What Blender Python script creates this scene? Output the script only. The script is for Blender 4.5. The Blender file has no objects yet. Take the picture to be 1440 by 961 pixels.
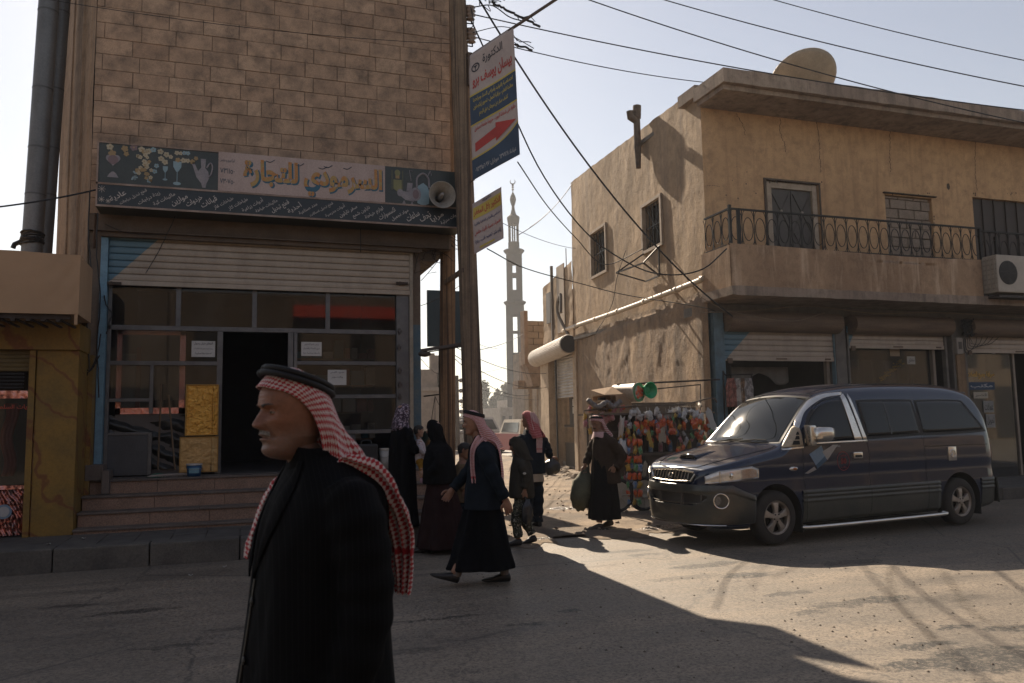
import bpy, bmesh, math, random, re
import numpy as np
from mathutils import Vector, Matrix, noise, Quaternion
random.seed(7)
sc = bpy.context.scene
COL = sc.collection
PI = math.pi
def _cam():
 p, t, r = math.radians(18.75), math.radians(5.71), math.radians(1.0)
 F = Vector((math.sin(p)*math.cos(t), math.cos(p)*math.cos(t), math.sin(t)))
 R0 = Vector((math.cos(p), -math.sin(p), 0)); U0 = R0.cross(F)
 return F, math.cos(r)*R0-math.sin(r)*U0, math.cos(r)*U0+math.sin(r)*R0
CF, CR, CU = _cam()
CC = Vector((0, 0, 1.6))
def ray(x, y): return CF + CR*((x-720)/1120.0) - CU*((y-480.5)/1120.0)
def G(x, y, z=0.0):
 d = ray(x, y); return CC + d*((z-CC.z)/d.z)
def PY(x, y, Y):
 d = ray(x, y); return CC + d*(Y/d.y)
def PX(x, y, X):
 d = ray(x, y); return CC + d*(X/d.x)
def PD(x, y, D): return CC + ray(x, y)*D
cam = bpy.data.cameras.new('camera'); camo = bpy.data.objects.new('camera', cam); COL.objects.link(camo)
m = Matrix.Identity(4)
for i in range(3):
 m[i][0] = CR[i]; m[i][1] = CU[i]; m[i][2] = -CF[i]; m[i][3] = CC[i]
camo.matrix_world = m
cam.sensor_width = 36; cam.lens = 28; cam.clip_start = 0.05; cam.clip_end = 3000
cam.dof.use_dof = True; cam.dof.focus_distance = 9.5; cam.dof.aperture_fstop = 5.0
sc.camera = camo
def newmat(name):
 mt = bpy.data.materials.new(name); mt.use_nodes = True
 nt = mt.node_tree; b = nt.nodes['Principled BSDF']
 return mt, nt, b
def N(nt, typ, **kw):
 n = nt.nodes.new(typ)
 for k, v in kw.items():
  if k.startswith('i_'):
   key = k[2:]; key = int(key) if key.isdigit() else key
   n.inputs[key].default_value = v
  else: setattr(n, k, v)
 return n
def L(nt, a, b): nt.links.new(a, b)
def rgba(c): return (c[0], c[1], c[2], 1.0)
def coords(nt, scale=(1,1,1), rot=(0,0,0), kind='Object', loc=(0,0,0)):
 tc = N(nt, 'ShaderNodeTexCoord'); mp = N(nt, 'ShaderNodeMapping')
 mp.inputs['Scale'].default_value = scale; mp.inputs['Rotation'].default_value = rot; mp.inputs['Location'].default_value = loc
 L(nt, tc.outputs[kind], mp.inputs[0]); return mp.outputs[0]
def noise_n(nt, vec, scale, detail=6, rough=.6, dist=0):
 n = N(nt, 'ShaderNodeTexNoise'); n.inputs['Scale'].default_value = scale; n.inputs['Detail'].default_value = detail
 n.inputs['Roughness'].default_value = rough; n.inputs['Distortion'].default_value = dist
 if vec is not None: L(nt, vec, n.inputs['Vector'])
 return n.outputs['Fac']
def ramp(nt, fac, stops):
 r = N(nt, 'ShaderNodeValToRGB'); els = r.color_ramp.elements
 while len(els) < len(stops): els.new(.5)
 for e, (p, c) in zip(els, stops):
  e.position = p; e.color = rgba(c) if not isinstance(c, (int, float)) else (c, c, c, 1)
 L(nt, fac, r.inputs[0]); return r.outputs[0]
def mix(nt, fac, a, b, mode='MIX'):
 mx = N(nt, 'ShaderNodeMix', data_type='RGBA', blend_type=mode)
 for s, v in ((0, fac), (6, a), (7, b)):
  if isinstance(v, (int, float)): mx.inputs[s].default_value = v
  elif isinstance(v, tuple): mx.inputs[s].default_value = rgba(v)
  else: L(nt, v, mx.inputs[s])
 return mx.outputs[2]
def bump(nt, b, h, strength=.3, dist=.01, prev=None):
 bn = N(nt, 'ShaderNodeBump'); bn.inputs['Strength'].default_value = strength; bn.inputs['Distance'].default_value = dist
 L(nt, h, bn.inputs['Height'])
 if prev is not None: L(nt, prev, bn.inputs['Normal'])
 L(nt, bn.outputs[0], b.inputs['Normal']); return bn.outputs[0]
_MC = {}
def M(name, c1, c2=None, scale=3.0, stretch=(1,1,1), rough=.8, metal=0.0, bmp=.25, bscale=40.0, bdist=.01, fine=.25, spec=.5, coat=0.0, lo=.35, hi=.65, rvar=0.0, sheen=0.0, emit=None):
 """surface with large blotches between two colours, fine speckle and a little relief"""
 if name in _MC: return _MC[name]
 mt, nt, b = newmat(name)
 v = coords(nt, stretch); v2 = coords(nt)
 c2 = c2 or tuple(x*.7 for x in c1)
 n1 = noise_n(nt, v, scale, 7, .62)
 col = mix(nt, ramp(nt, n1, [(lo, 0.0), (hi, 1.0)]), c1, c2)
 n2 = noise_n(nt, v2, bscale, 4, .7)
 if fine > 0:
  col = mix(nt, 1.0, col, ramp(nt, n2, [(.3, 1-fine), (.7, 1.0+fine*.0)]), 'MULTIPLY')
 L(nt, col, b.inputs['Base Color'])
 b.inputs['Roughness'].default_value = rough; b.inputs['Metallic'].default_value = metal
 b.inputs['Specular IOR Level'].default_value = spec
 if coat: b.inputs['Coat Weight'].default_value = coat; b.inputs['Coat Roughness'].default_value = .05
 if sheen: b.inputs['Sheen Weight'].default_value = sheen
 if rvar: L(nt, ramp(nt, n1, [(.3, max(0, rough-rvar)), (.7, min(1, rough+rvar))]), b.inputs['Roughness'])
 if bmp: bump(nt, b, n2, bmp, bdist)
 _MC[name] = mt; return mt
def P(name, c, rough=.6, metal=0.0, **kw): return M(name, c, tuple(x*.8 for x in c), rough=rough, metal=metal, bmp=kw.pop('bmp', .08), fine=kw.pop('fine', .12), **kw)
OFF = {}
def tag(o, label=None, cat=None, group=None, kind=None):
 if label: o['label'] = label
 if cat: o['category'] = cat
 if group: o['group'] = group
 if kind: o['kind'] = kind
 return o
def thing(name, label, cat, loc=(0,0,0), rotz=0.0, group=None, local=False):
 o = bpy.data.objects.new(name, None); COL.objects.link(o); o.empty_display_size = .1
 o.location = loc; o.rotation_euler = (0, 0, rotz)
 tag(o, label, cat, group)
 OFF[o.name] = Vector((0,0,0)) if local else Vector(loc)
 return o
class MB:
 def __init__(s): s.v = []; s.f = []; s.m = []; s.uv = {}; s.mi = 0; s.sm = []; s.smooth = False
 def add(s, vs, fs, uvs=None):
  n = len(s.v); s.v += [Vector(p) for p in vs]
  for k, f in enumerate(fs):
   if uvs is not None: s.uv[len(s.f)] = uvs[k]
   s.f.append([i+n for i in f]); s.m.append(s.mi); s.sm.append(s.smooth)
  return s
 def box(s, a, b, bev=0.0):
  x0,x1 = sorted((a[0],b[0])); y0,y1 = sorted((a[1],b[1])); z0,z1 = sorted((a[2],b[2]))
  if bev <= 0:
   return s.add([(x0,y0,z0),(x1,y0,z0),(x1,y1,z0),(x0,y1,z0),(x0,y0,z1),(x1,y0,z1),(x1,y1,z1),(x0,y1,z1)],
                  [(0,3,2,1),(4,5,6,7),(0,1,5,4),(1,2,6,5),(2,3,7,6),(3,0,4,7)])
  return s.bbox_bev(Vector(((x0+x1)/2,(y0+y1)/2,(z0+z1)/2)), (x1-x0,y1-y0,z1-z0), bev)
 def bbox_bev(s, c, size, bev, mat=None):
  bm = bmesh.new(); bmesh.ops.create_cube(bm, size=1)
  for v in bm.verts: v.co = Vector((v.co.x*size[0], v.co.y*size[1], v.co.z*size[2]))
  bmesh.ops.bevel(bm, geom=bm.edges[:], offset=min(bev, min(size)*.45), segments=2, profile=.6, affect='EDGES')
  R = mat or Matrix.Identity(3)
  vs = [R @ v.co + Vector(c) for v in bm.verts]; bm.verts.index_update()
  fs = [[v.index for v in f.verts] for f in bm.faces]; bm.free()
  return s.add(vs, fs)
 def obox(s, c, size, rot=(0,0,0), bev=0.0):
  from mathutils import Euler
  R = Euler(rot).to_matrix()
  if bev: return s.bbox_bev(c, size, bev, R)
  hx,hy,hz = [q/2 for q in size]
  vs = [R @ Vector(p)+Vector(c) for p in ((-hx,-hy,-hz),(hx,-hy,-hz),(hx,hy,-hz),(-hx,hy,-hz),(-hx,-hy,hz),(hx,-hy,hz),(hx,hy,hz),(-hx,hy,hz))]
  return s.add(vs, [(0,3,2,1),(4,5,6,7),(0,1,5,4),(1,2,6,5),(2,3,7,6),(3,0,4,7)])
 def beam(s, p, q, w, h, up=(0,0,1)):
  p, q = Vector(p), Vector(q); d = (q-p).normalized(); u = Vector(up)
  if abs(d.dot(u)) > .98: u = Vector((0,1,0))
  a = d.cross(u).normalized()*w/2; c = a.cross(d).normalized()*h/2
  vs = [p-a-c,p+a-c,p+a+c,p-a+c,q-a-c,q+a-c,q+a+c,q-a+c]
  return s.add(vs, [(0,1,2,3),(7,6,5,4),(0,4,5,1),(1,5,6,2),(2,6,7,3),(3,7,4,0)])
 def tube(s, pts, r, n=8, cap=True, squash=1.0):
  pts = [Vector(p) for p in pts]; rs = r if isinstance(r, (list, tuple)) else [r]*len(pts)
  vs = []; fs = []; up = None
  for i, p in enumerate(pts):
   d = (pts[min(i+1, len(pts)-1)]-pts[max(i-1, 0)])
   d = d.normalized() if d.length > 1e-9 else Vector((0,0,1))
   if up is None:
    up = d.orthogonal().normalized() if abs(d.z) > .9 else Vector((0,0,1))
   a = d.cross(up); a = a.normalized() if a.length > 1e-6 else d.orthogonal().normalized()
   b_ = a.cross(d).normalized(); up = b_
   for k in range(n):
    t = 2*PI*k/n; vs.append(p + a*math.cos(t)*rs[i] + b_*math.sin(t)*rs[i]*squash)
  for i in range(len(pts)-1):
   for k in range(n):
    fs.append((i*n+k, i*n+(k+1)%n, (i+1)*n+(k+1)%n, (i+1)*n+k))
  if cap: fs.append(tuple(range(n))[::-1]); fs.append(tuple((len(pts)-1)*n+k for k in range(n)))
  return s.add(vs, fs)
 def cyl(s, p, q, r, n=16, r2=None): return s.tube([p, q], [r, r if r2 is None else r2], n)
 def lathe(s, c, prof, n=24, axis='z', closed=False, ang=2*PI):
  vs = []; fs = []; c = Vector(c); m_ = len(prof)
  full = abs(ang-2*PI) < 1e-6; nn = n if full else n+1
  for k in range(nn):
   t = ang*k/n
   for (r, h) in prof:
    p = (r*math.cos(t), r*math.sin(t), h)
    if axis == 'y': p = (p[0], p[2], p[1])
    if axis == 'x': p = (p[2], p[0], p[1])
    vs.append(c+Vector(p))
  for k in range(n):
   k2 = (k+1) % nn if full else k+1
   for j in range(m_-1): fs.append((k*m_+j, k2*m_+j, k2*m_+j+1, k*m_+j+1))
   if closed: fs.append((k*m_+m_-1, k2*m_+m_-1, k2*m_, k*m_))
  return s.add(vs, fs)
 def sphere(s, c, r, n=12, mm=8, sc_=(1,1,1)):
  prof = [(r*math.sin(PI*j/mm)*1.0, -r*math.cos(PI*j/mm)) for j in range(mm+1)]
  vs = []; fs = []
  k0 = len(s.v); s.lathe((0,0,0), prof, n)
  for i in range(k0, len(s.v)): s.v[i] = Vector((s.v[i].x*sc_[0], s.v[i].y*sc_[1], s.v[i].z*sc_[2]))+Vector(c)
  return s
 def poly(s, pts2, plane='xz', o=(0,0,0), th=.01):
  """extruded polygon; pts2 in plane coordinates, thickness along the third axis"""
  o = Vector(o); n = len(pts2)
  def mk(a, b, d):
   return o + (Vector((a, d, b)) if plane == 'xz' else Vector((d, a, b)) if plane == 'yz' else Vector((a, b, d)))
  vs = [mk(a, b, 0) for a, b in pts2]+[mk(a, b, th) for a, b in pts2]
  fs = [tuple(range(n)), tuple(range(2*n-1, n-1, -1))]+[(i, i+n, (i+1) % n+n, (i+1) % n) for i in range(n)]
  return s.add(vs, fs)
 def grid(s, fn, nu, nv, wrapu=False, uvscale=(1,1), flip=False):
  """fn(u,v)->point, u,v in 0..1"""
  uu = nu if wrapu else nu+1
  vs = [fn(i/nu, j/nv) for j in range(nv+1) for i in range(uu)]
  fs = []; uvs = []
  for j in range(nv):
   for i in range(nu):
    i2 = (i+1) % uu
    q = [j*uu+i, j*uu+i2, (j+1)*uu+i2, (j+1)*uu+i]
    t = [(i/nu*uvscale[0], j/nv*uvscale[1]), ((i+1)/nu*uvscale[0], j/nv*uvscale[1]), ((i+1)/nu*uvscale[0], (j+1)/nv*uvscale[1]), (i/nu*uvscale[0], (j+1)/nv*uvscale[1])]
    if flip: q.reverse(); t.reverse()
    fs.append(q); uvs.append(t)
  return s.add(vs, fs, uvs)
 def build(s, name, mats, parent=None, smooth=False, auto=None, thick=0.0, subsurf=0, recalc=True, remesh=0.0, smit=0, loc=None, weld=False, thoff=-1):
  vs = s.v; off = Vector((0,0,0))
  if parent is not None: off = OFF.get(parent.name, Vector((0,0,0)))
  elif loc is not None: off = Vector(loc)
  elif vs:
   mn = Vector((min(v.x for v in vs), min(v.y for v in vs), min(v.z for v in vs))); mxx = Vector((max(v.x for v in vs), max(v.y for v in vs), 0))
   off = Vector(((mn.x+mxx.x)/2, (mn.y+mxx.y)/2, mn.z))
  me = bpy.data.meshes.new(name)
  me.from_pydata([tuple(v-off) for v in vs], [], s.f)
  if s.uv:
   ul = me.uv_layers.new(name='UVMap')
   for p in me.polygons:
    t = s.uv.get(p.index)
    if t:
     for li, q in zip(p.loop_indices, t): ul.data[li].uv = q
  mats = mats if isinstance(mats, (list, tuple)) else [mats]
  for q in mats: me.materials.append(q)
  for p, mi, sm_ in zip(me.polygons, s.m, s.sm):
   p.material_index = mi; p.use_smooth = smooth or sm_
  if recalc or weld:
   bm = bmesh.new(); bm.from_mesh(me)
   if weld: bmesh.ops.remove_doubles(bm, verts=bm.verts, dist=1e-4)
   if recalc: bmesh.ops.recalc_face_normals(bm, faces=bm.faces)
   bm.to_mesh(me); bm.free()
  o = bpy.data.objects.new(name, me); COL.objects.link(o)
  if parent is not None: o.parent = parent
  elif off.length: o.location = off
  OFF[o.name] = off.copy() if parent is not None else off.copy()
  if remesh:
   md = o.modifiers.new('r', 'REMESH'); md.mode = 'VOXEL'; md.voxel_size = remesh; md.use_smooth_shade = True
   if smit: sm2 = o.modifiers.new('s', 'SMOOTH'); sm2.iterations = smit; sm2.factor = .5
  if thick:
   md = o.modifiers.new('t', 'SOLIDIFY'); md.thickness = thick; md.offset = thoff
  if subsurf:
   md = o.modifiers.new('ss', 'SUBSURF'); md.levels = subsurf; md.render_levels = subsurf
  if o.modifiers: applymods(o)
  if auto is not None: autosmooth(o, auto)
  return o
def applymods(o):
 dg = bpy.context.evaluated_depsgraph_get(); dg.update()
 me = bpy.data.meshes.new_from_object(o.evaluated_get(dg), preserve_all_data_layers=True, depsgraph=dg)
 mats = [x for x in o.data.materials]; o.modifiers.clear(); o.data = me
 if len(me.materials) == 0:
  for q in mats: me.materials.append(q)
def autosmooth(o, deg=35):
 me = o.data; bm = bmesh.new(); bm.from_mesh(me); a = math.radians(deg)
 for f in bm.faces: f.smooth = True
 for e in bm.edges:
  e.smooth = not (len(e.link_faces) == 2 and e.calc_face_angle(0) > a)
 bm.to_mesh(me); bm.free()
def copy_tree(o, parent=None):
 c = o.copy(); COL.objects.link(c)
 if parent is not None: c.parent = parent
 for ch in list(o.children): copy_tree(ch, c)
 return c
def cr(pts, n):
 """catmull-rom resample of a list of vectors/tuples"""
 P_ = [Vector(p) for p in pts]; out = []
 P_ = [P_[0]*2-P_[1]]+P_+[P_[-1]*2-P_[-2]]
 segs = len(P_)-3
 for i in range(n+1):
  t = i/n*segs; k = min(int(t), segs-1); u = t-k
  a, b, c, d = P_[k:k+4]
  out.append(.5*((2*b)+(c-a)*u+(2*a-5*b+4*c-d)*u*u+(3*b-a-3*c+d)*u**3))
 return out
def interp(tab, x):
 if x <= tab[0][0]: return tab[0][1]
 for (a, va), (b, vb) in zip(tab, tab[1:]):
  if x <= b:
   t = (x-a)/(b-a); t = t*t*(3-2*t) if False else t
   return va+(vb-va)*t
 return tab[-1][1]
def sinterp(tab, x):
 """smooth (catmull) table lookup"""
 xs = [t[0] for t in tab]; ys = [t[1] for t in tab]
 if x <= xs[0]: return ys[0]
 if x >= xs[-1]: return ys[-1]
 i = max(k for k in range(len(xs)-1) if xs[k] <= x)
 h = xs[i+1]-xs[i]; t = (x-xs[i])/h
 m0 = (ys[i+1]-ys[i-1])/(xs[i+1]-xs[i-1]) if i > 0 else (ys[1]-ys[0])/(xs[1]-xs[0])
 m1 = (ys[i+2]-ys[i])/(xs[i+2]-xs[i]) if i+2 < len(xs) else (ys[i+1]-ys[i])/h
 return (2*t**3-3*t**2+1)*ys[i]+(t**3-2*t**2+t)*h*m0+(-2*t**3+3*t**2)*ys[i+1]+(t**3-t**2)*h*m1
def fbm(x, y=0.0, z=0.0, o=4): return noise.fractal(Vector((x, y, z)), 1.0, 2.0, o)
_F = {'ا':'FE8D FE8E','أ':'FE83 FE84','إ':'FE87 FE88','آ':'FE81 FE82','ى':'FEEF FEF0','ة':'FE93 FE94','د':'FEA9 FEAA','ذ':'FEAB FEAC','ر':'FEAD FEAE','ز':'FEAF FEB0','و':'FEED FEEE','ء':'FE80',
'ب':'FE8F FE90 FE91 FE92','ت':'FE95 FE96 FE97 FE98','ث':'FE99 FE9A FE9B FE9C','ج':'FE9D FE9E FE9F FEA0','ح':'FEA1 FEA2 FEA3 FEA4','خ':'FEA5 FEA6 FEA7 FEA8','س':'FEB1 FEB2 FEB3 FEB4','ش':'FEB5 FEB6 FEB7 FEB8','ص':'FEB9 FEBA FEBB FEBC','ض':'FEBD FEBE FEBF FEC0','ط':'FEC1 FEC2 FEC3 FEC4','ظ':'FEC5 FEC6 FEC7 FEC8','ع':'FEC9 FECA FECB FECC','غ':'FECD FECE FECF FED0','ف':'FED1 FED2 FED3 FED4','ق':'FED5 FED6 FED7 FED8','ك':'FED9 FEDA FEDB FEDC','ل':'FEDD FEDE FEDF FEE0','م':'FEE1 FEE2 FEE3 FEE4','ن':'FEE5 FEE6 FEE7 FEE8','ه':'FEE9 FEEA FEEB FEEC','ي':'FEF1 FEF2 FEF3 FEF4'}
_F = {k: [chr(int(x, 16)) for x in v.split()] for k, v in _F.items()}
def shape_ar(s):
 s = s.replace('لا', '\uFEFB'); out = []
 for i, c in enumerate(s):
  p = s[i-1] if i else ' '; n = s[i+1] if i+1 < len(s) else ' '
  jp = p in _F and len(_F[p]) == 4
  if c == '\uFEFB': out.append('\uFEFC' if jp else c); continue
  if c not in _F: out.append(c); continue
  f = _F[c]
  if c == 'ء': out.append(f[0]); continue
  jn = len(f) == 4 and ((n in _F and n != 'ء') or n == '\uFEFB')
  k = 3 if jp and jn else 2 if jn else 1 if jp else 0
  out.append(f[min(k, len(f)-1)])
 return re.sub('[٠-٩0-9]+', lambda q: q.group()[::-1], ''.join(out)[::-1])
TXM = [bpy.data.materials.new('letter_a'), bpy.data.materials.new('letter_b')]
def text_mb(mb, s, origin, ux, uy, width=None, height=None, bold=0.0, size=1.0, align='c', ext=0.0, arabic=True):
 """adds lettering to mb: baseline centre at origin, ux/uy = unit vectors of writing plane; fitted to width/height"""
 cu = bpy.data.curves.new('t', 'FONT'); cu.body = shape_ar(s) if arabic else s; cu.size = size; cu.offset = bold; cu.resolution_u = 2
 for q in range(2): cu.materials.append(TXM[q])
 for i, f_ in enumerate(cu.body_format): f_.material_index = i % 2
 o = bpy.data.objects.new('t', cu); COL.objects.link(o)
 dg = bpy.context.evaluated_depsgraph_get(); dg.update()
 me = bpy.data.meshes.new_from_object(o.evaluated_get(dg))
 dep = [0.0]*len(me.vertices)
 for p in me.polygons:
  for i in p.vertices: dep[i] = p.material_index*.0006
 vs = [v.co.copy() for v in me.vertices]; fs = [list(p.vertices) for p in me.polygons]
 bpy.data.objects.remove(o); bpy.data.curves.remove(cu); bpy.data.meshes.remove(me)
 if not vs: return mb
 x0, x1 = min(v.x for v in vs), max(v.x for v in vs); y0, y1 = min(v.y for v in vs), max(v.y for v in vs)
 sx = (width/(x1-x0)) if width else 1.0; sy = (height/(y1-y0)) if height else sx
 if not width: sx = sy
 ux, uy = Vector(ux), Vector(uy); nn = ux.cross(uy)
 cx = (x0+x1)/2 if align == 'c' else x0; cy = (y0+y1)/2
 mb.add([Vector(origin)+ux*(v.x-cx)*sx+uy*(v.y-cy)*sy+nn*d_ for v, d_ in zip(vs, dep)], fs)
 return mb
def wobble(pts, a):
 return [Vector(p)+Vector((random.uniform(-a, a), random.uniform(-a, a), random.uniform(-a, a))) for p in pts]
SUN_AZ, SUN_EL = math.radians(-1.2), math.radians(36)
sd = Vector((math.sin(SUN_AZ)*math.cos(SUN_EL), math.cos(SUN_AZ)*math.cos(SUN_EL), math.sin(SUN_EL)))
w = bpy.data.worlds.new('World'); sc.world = w; w.use_nodes = True
nt = w.node_tree; bg = nt.nodes['Background']
sky = nt.nodes.new('ShaderNodeTexSky'); sky.sky_type = 'NISHITA'; sky.sun_disc = False
sky.sun_elevation = SUN_EL; sky.sun_rotation = SUN_AZ
sky.altitude = 300; sky.air_density = 1.3; sky.dust_density = .7; sky.ozone_density = 1.0
hs = nt.nodes.new('ShaderNodeHueSaturation'); hs.inputs['Saturation'].default_value = .60; hs.inputs['Hue'].default_value = .512
nt.links.new(sky.outputs[0], hs.inputs['Color']); nt.links.new(hs.outputs[0], bg.inputs[0]); bg.inputs[1].default_value = 0.052
sl = bpy.data.lights.new('sun', 'SUN'); sl.energy = 5.0; sl.angle = math.radians(.53); sl.color = (1.0, .84, .65)
so = bpy.data.objects.new('sun', sl); COL.objects.link(so)
so.rotation_euler = sd.to_track_quat('Z', 'Y').to_euler()
vs = sc.view_settings; vs.view_transform = 'Standard'; vs.look = 'None'; vs.gamma = 1; vs.exposure = 1.0; vs.use_curve_mapping = False
sc.render.engine = 'CYCLES'; sc.cycles.use_denoising = True; sc.cycles.max_bounces = 8; sc.cycles.volume_bounces = 1
sc.cycles.sample_clamp_indirect = 6.0; sc.cycles.caustics_reflective = False; sc.cycles.caustics_refractive = False
mt = bpy.data.materials.new('haze_air'); mt.use_nodes = True; nt = mt.node_tree
for n_ in list(nt.nodes): nt.nodes.remove(n_)
out = nt.nodes.new('ShaderNodeOutputMaterial'); pv = nt.nodes.new('ShaderNodeVolumePrincipled')
pv.inputs['Color'].default_value = (.86, .88, .92, 1); pv.inputs['Density'].default_value = .0009; pv.inputs['Anisotropy'].default_value = .35
nt.links.new(pv.outputs[0], out.inputs['Volume'])
h = MB().box((-260, -45, -1.2), (320, 420, 44)).build('haze', mt, None); h['kind'] = 'stuff'; h.display_type = 'WIRE'
h['label'] = 'pale dusty haze over the far end of the alley'
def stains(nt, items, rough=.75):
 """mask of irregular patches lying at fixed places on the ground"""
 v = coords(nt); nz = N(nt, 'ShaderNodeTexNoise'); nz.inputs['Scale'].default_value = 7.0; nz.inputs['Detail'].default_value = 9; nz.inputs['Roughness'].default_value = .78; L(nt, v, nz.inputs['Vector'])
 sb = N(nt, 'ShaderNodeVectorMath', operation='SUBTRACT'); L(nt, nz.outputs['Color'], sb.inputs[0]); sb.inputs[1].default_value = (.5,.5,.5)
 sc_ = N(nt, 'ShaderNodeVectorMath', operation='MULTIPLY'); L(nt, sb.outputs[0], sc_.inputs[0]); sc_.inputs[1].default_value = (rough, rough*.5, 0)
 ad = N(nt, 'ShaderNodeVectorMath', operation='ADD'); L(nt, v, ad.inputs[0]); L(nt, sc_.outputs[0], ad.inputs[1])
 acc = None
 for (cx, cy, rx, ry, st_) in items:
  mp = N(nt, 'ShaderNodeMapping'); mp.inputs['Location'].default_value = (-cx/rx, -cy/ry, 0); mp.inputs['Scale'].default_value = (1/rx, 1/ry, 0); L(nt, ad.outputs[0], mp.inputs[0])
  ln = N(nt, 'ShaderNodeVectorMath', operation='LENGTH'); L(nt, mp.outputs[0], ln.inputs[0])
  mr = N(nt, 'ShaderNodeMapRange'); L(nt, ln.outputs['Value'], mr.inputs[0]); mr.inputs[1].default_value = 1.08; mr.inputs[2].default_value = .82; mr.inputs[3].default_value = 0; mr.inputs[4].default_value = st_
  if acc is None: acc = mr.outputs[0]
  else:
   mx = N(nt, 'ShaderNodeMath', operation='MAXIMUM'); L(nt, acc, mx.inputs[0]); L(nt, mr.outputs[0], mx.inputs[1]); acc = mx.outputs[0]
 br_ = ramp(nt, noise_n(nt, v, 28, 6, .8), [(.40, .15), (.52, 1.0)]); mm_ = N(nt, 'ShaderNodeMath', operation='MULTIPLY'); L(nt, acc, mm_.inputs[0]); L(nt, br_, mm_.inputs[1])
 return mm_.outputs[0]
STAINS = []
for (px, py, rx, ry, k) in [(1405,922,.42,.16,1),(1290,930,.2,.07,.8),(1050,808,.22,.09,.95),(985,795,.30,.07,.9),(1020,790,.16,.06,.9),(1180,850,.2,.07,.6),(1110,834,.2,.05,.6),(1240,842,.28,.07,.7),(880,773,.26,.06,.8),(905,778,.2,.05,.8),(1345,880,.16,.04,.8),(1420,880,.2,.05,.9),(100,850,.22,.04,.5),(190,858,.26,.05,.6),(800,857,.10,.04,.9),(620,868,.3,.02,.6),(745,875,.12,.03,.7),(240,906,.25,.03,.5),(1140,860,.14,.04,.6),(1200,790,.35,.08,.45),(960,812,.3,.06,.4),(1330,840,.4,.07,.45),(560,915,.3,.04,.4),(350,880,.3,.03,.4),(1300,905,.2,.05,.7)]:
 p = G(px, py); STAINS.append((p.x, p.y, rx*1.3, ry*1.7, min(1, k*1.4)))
PUDDLES = []
for (px, py, rx, ry) in [(795,716,.34,.24),(935,742,.4,.2),(835,765,.4,.14),(778,757,.3,.10),(860,745,.3,.10),(930,722,.2,.1)]:
 p = G(px, py); PUDDLES.append((p.x, p.y, rx, ry, 1.0))
def ground_mat():
 mt, nt, b = newmat('dusty_asphalt')
 v = coords(nt, (1,1,1)); vs_ = coords(nt, (.35, 1.6, 1), rot=(0,0,math.radians(-8)))
 big = noise_n(nt, v, .35, 5, .6); mid = noise_n(nt, vs_, 1.4, 8, .65); fine = noise_n(nt, v, 38, 5, .85)
 col = mix(nt, ramp(nt, mid, [(.35, 0.0), (.68, 1.0)]), (.148,.124,.098), (.275,.222,.166))
 col = mix(nt, ramp(nt, big, [(.42, 0.0), (.62, .5)]), col, (.115,.098,.08))
 col = mix(nt, .75, col, ramp(nt, fine, [(.38, .25), (.5, 1.0), (.64, 1.5)]), 'MULTIPLY')
 vo = N(nt, 'ShaderNodeTexVoronoi'); vo.inputs['Scale'].default_value = 9; L(nt, v, vo.inputs['Vector'])
 pit = ramp(nt, vo.outputs['Distance'], [(.06, 1.0), (.13, 0.0)])
 msk = ramp(nt, noise_n(nt, v, 1.1, 3, .6), [(.5, 0.0), (.62, 1.0)])
 pm = N(nt, 'ShaderNodeMath', operation='MULTIPLY'); L(nt, pit, pm.inputs[0]); L(nt, msk, pm.inputs[1])
 col = mix(nt, pm.outputs[0], col, (.05,.045,.04))
 st = noise_n(nt, coords(nt, (.5, 9, 1), rot=(0,0,math.radians(-16))), 1.2, 6, .7)
 col = mix(nt, ramp(nt, st, [(.60, 0.0), (.72, .6)]), col, (.06,.055,.05))
 vo2 = N(nt, 'ShaderNodeTexVoronoi'); vo2.inputs['Scale'].default_value = 17; L(nt, v, vo2.inputs['Vector'])
 col = mix(nt, ramp(nt, vo2.outputs['Distance'], [(.10, .85), (.17, 0.0)]), col, (.045,.04,.035))
 vc = N(nt, 'ShaderNodeTexVoronoi'); vc.feature = 'DISTANCE_TO_EDGE'; vc.inputs['Scale'].default_value = .42; wv_ = noise_n(nt, v, 2.5, 6, .7); vm = N(nt, 'ShaderNodeVectorMath', operation='ADD'); L(nt, v, vm.inputs[0]); L(nt, wv_, vm.inputs[1]); L(nt, vm.outputs[0], vc.inputs['Vector'])
 col = mix(nt, ramp(nt, vc.outputs['Distance'], [(.002, .7), (.008, 0.0)]), col, (.05,.045,.04))
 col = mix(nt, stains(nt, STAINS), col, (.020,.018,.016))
 L(nt, col, b.inputs['Base Color'])
 L(nt, ramp(nt, mid, [(.3, .50), (.7, .72)]), b.inputs['Roughness'])
 b.inputs['Specular IOR Level'].default_value = .55
 n1 = bump(nt, b, fine, .9, .010)
 bump(nt, b, mid, .35, .02, n1)
 return mt
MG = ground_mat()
def dirt_mat():
 mt, nt, b = newmat('packed_dirt')
 v = coords(nt); mid = noise_n(nt, v, 1.8, 9, .7); fine = noise_n(nt, v, 40, 4, .8); big = noise_n(nt, v, .5, 4, .5)
 col = mix(nt, ramp(nt, mid, [(.32, 0.0), (.68, 1.0)]), (.13,.10,.072), (.33,.25,.175))
 col = mix(nt, ramp(nt, big, [(.5, 0.0), (.6, .6)]), col, (.10,.085,.07))
 col = mix(nt, .8, col, ramp(nt, fine, [(.25, .4), (.5, 1.0), (.8, 1.3)]), 'MULTIPLY')
 wet = stains(nt, PUDDLES, .6)
 col = mix(nt, wet, col, (.06,.05,.042))
 L(nt, col, b.inputs['Base Color']); L(nt, ramp(nt, wet, [(0, .95), (.8, .12)]), b.inputs['Roughness'])
 n1 = bump(nt, b, fine, .7, .02); bump(nt, b, mid, .6, .06, n1)
 return mt
MD = dirt_mat()
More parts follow.
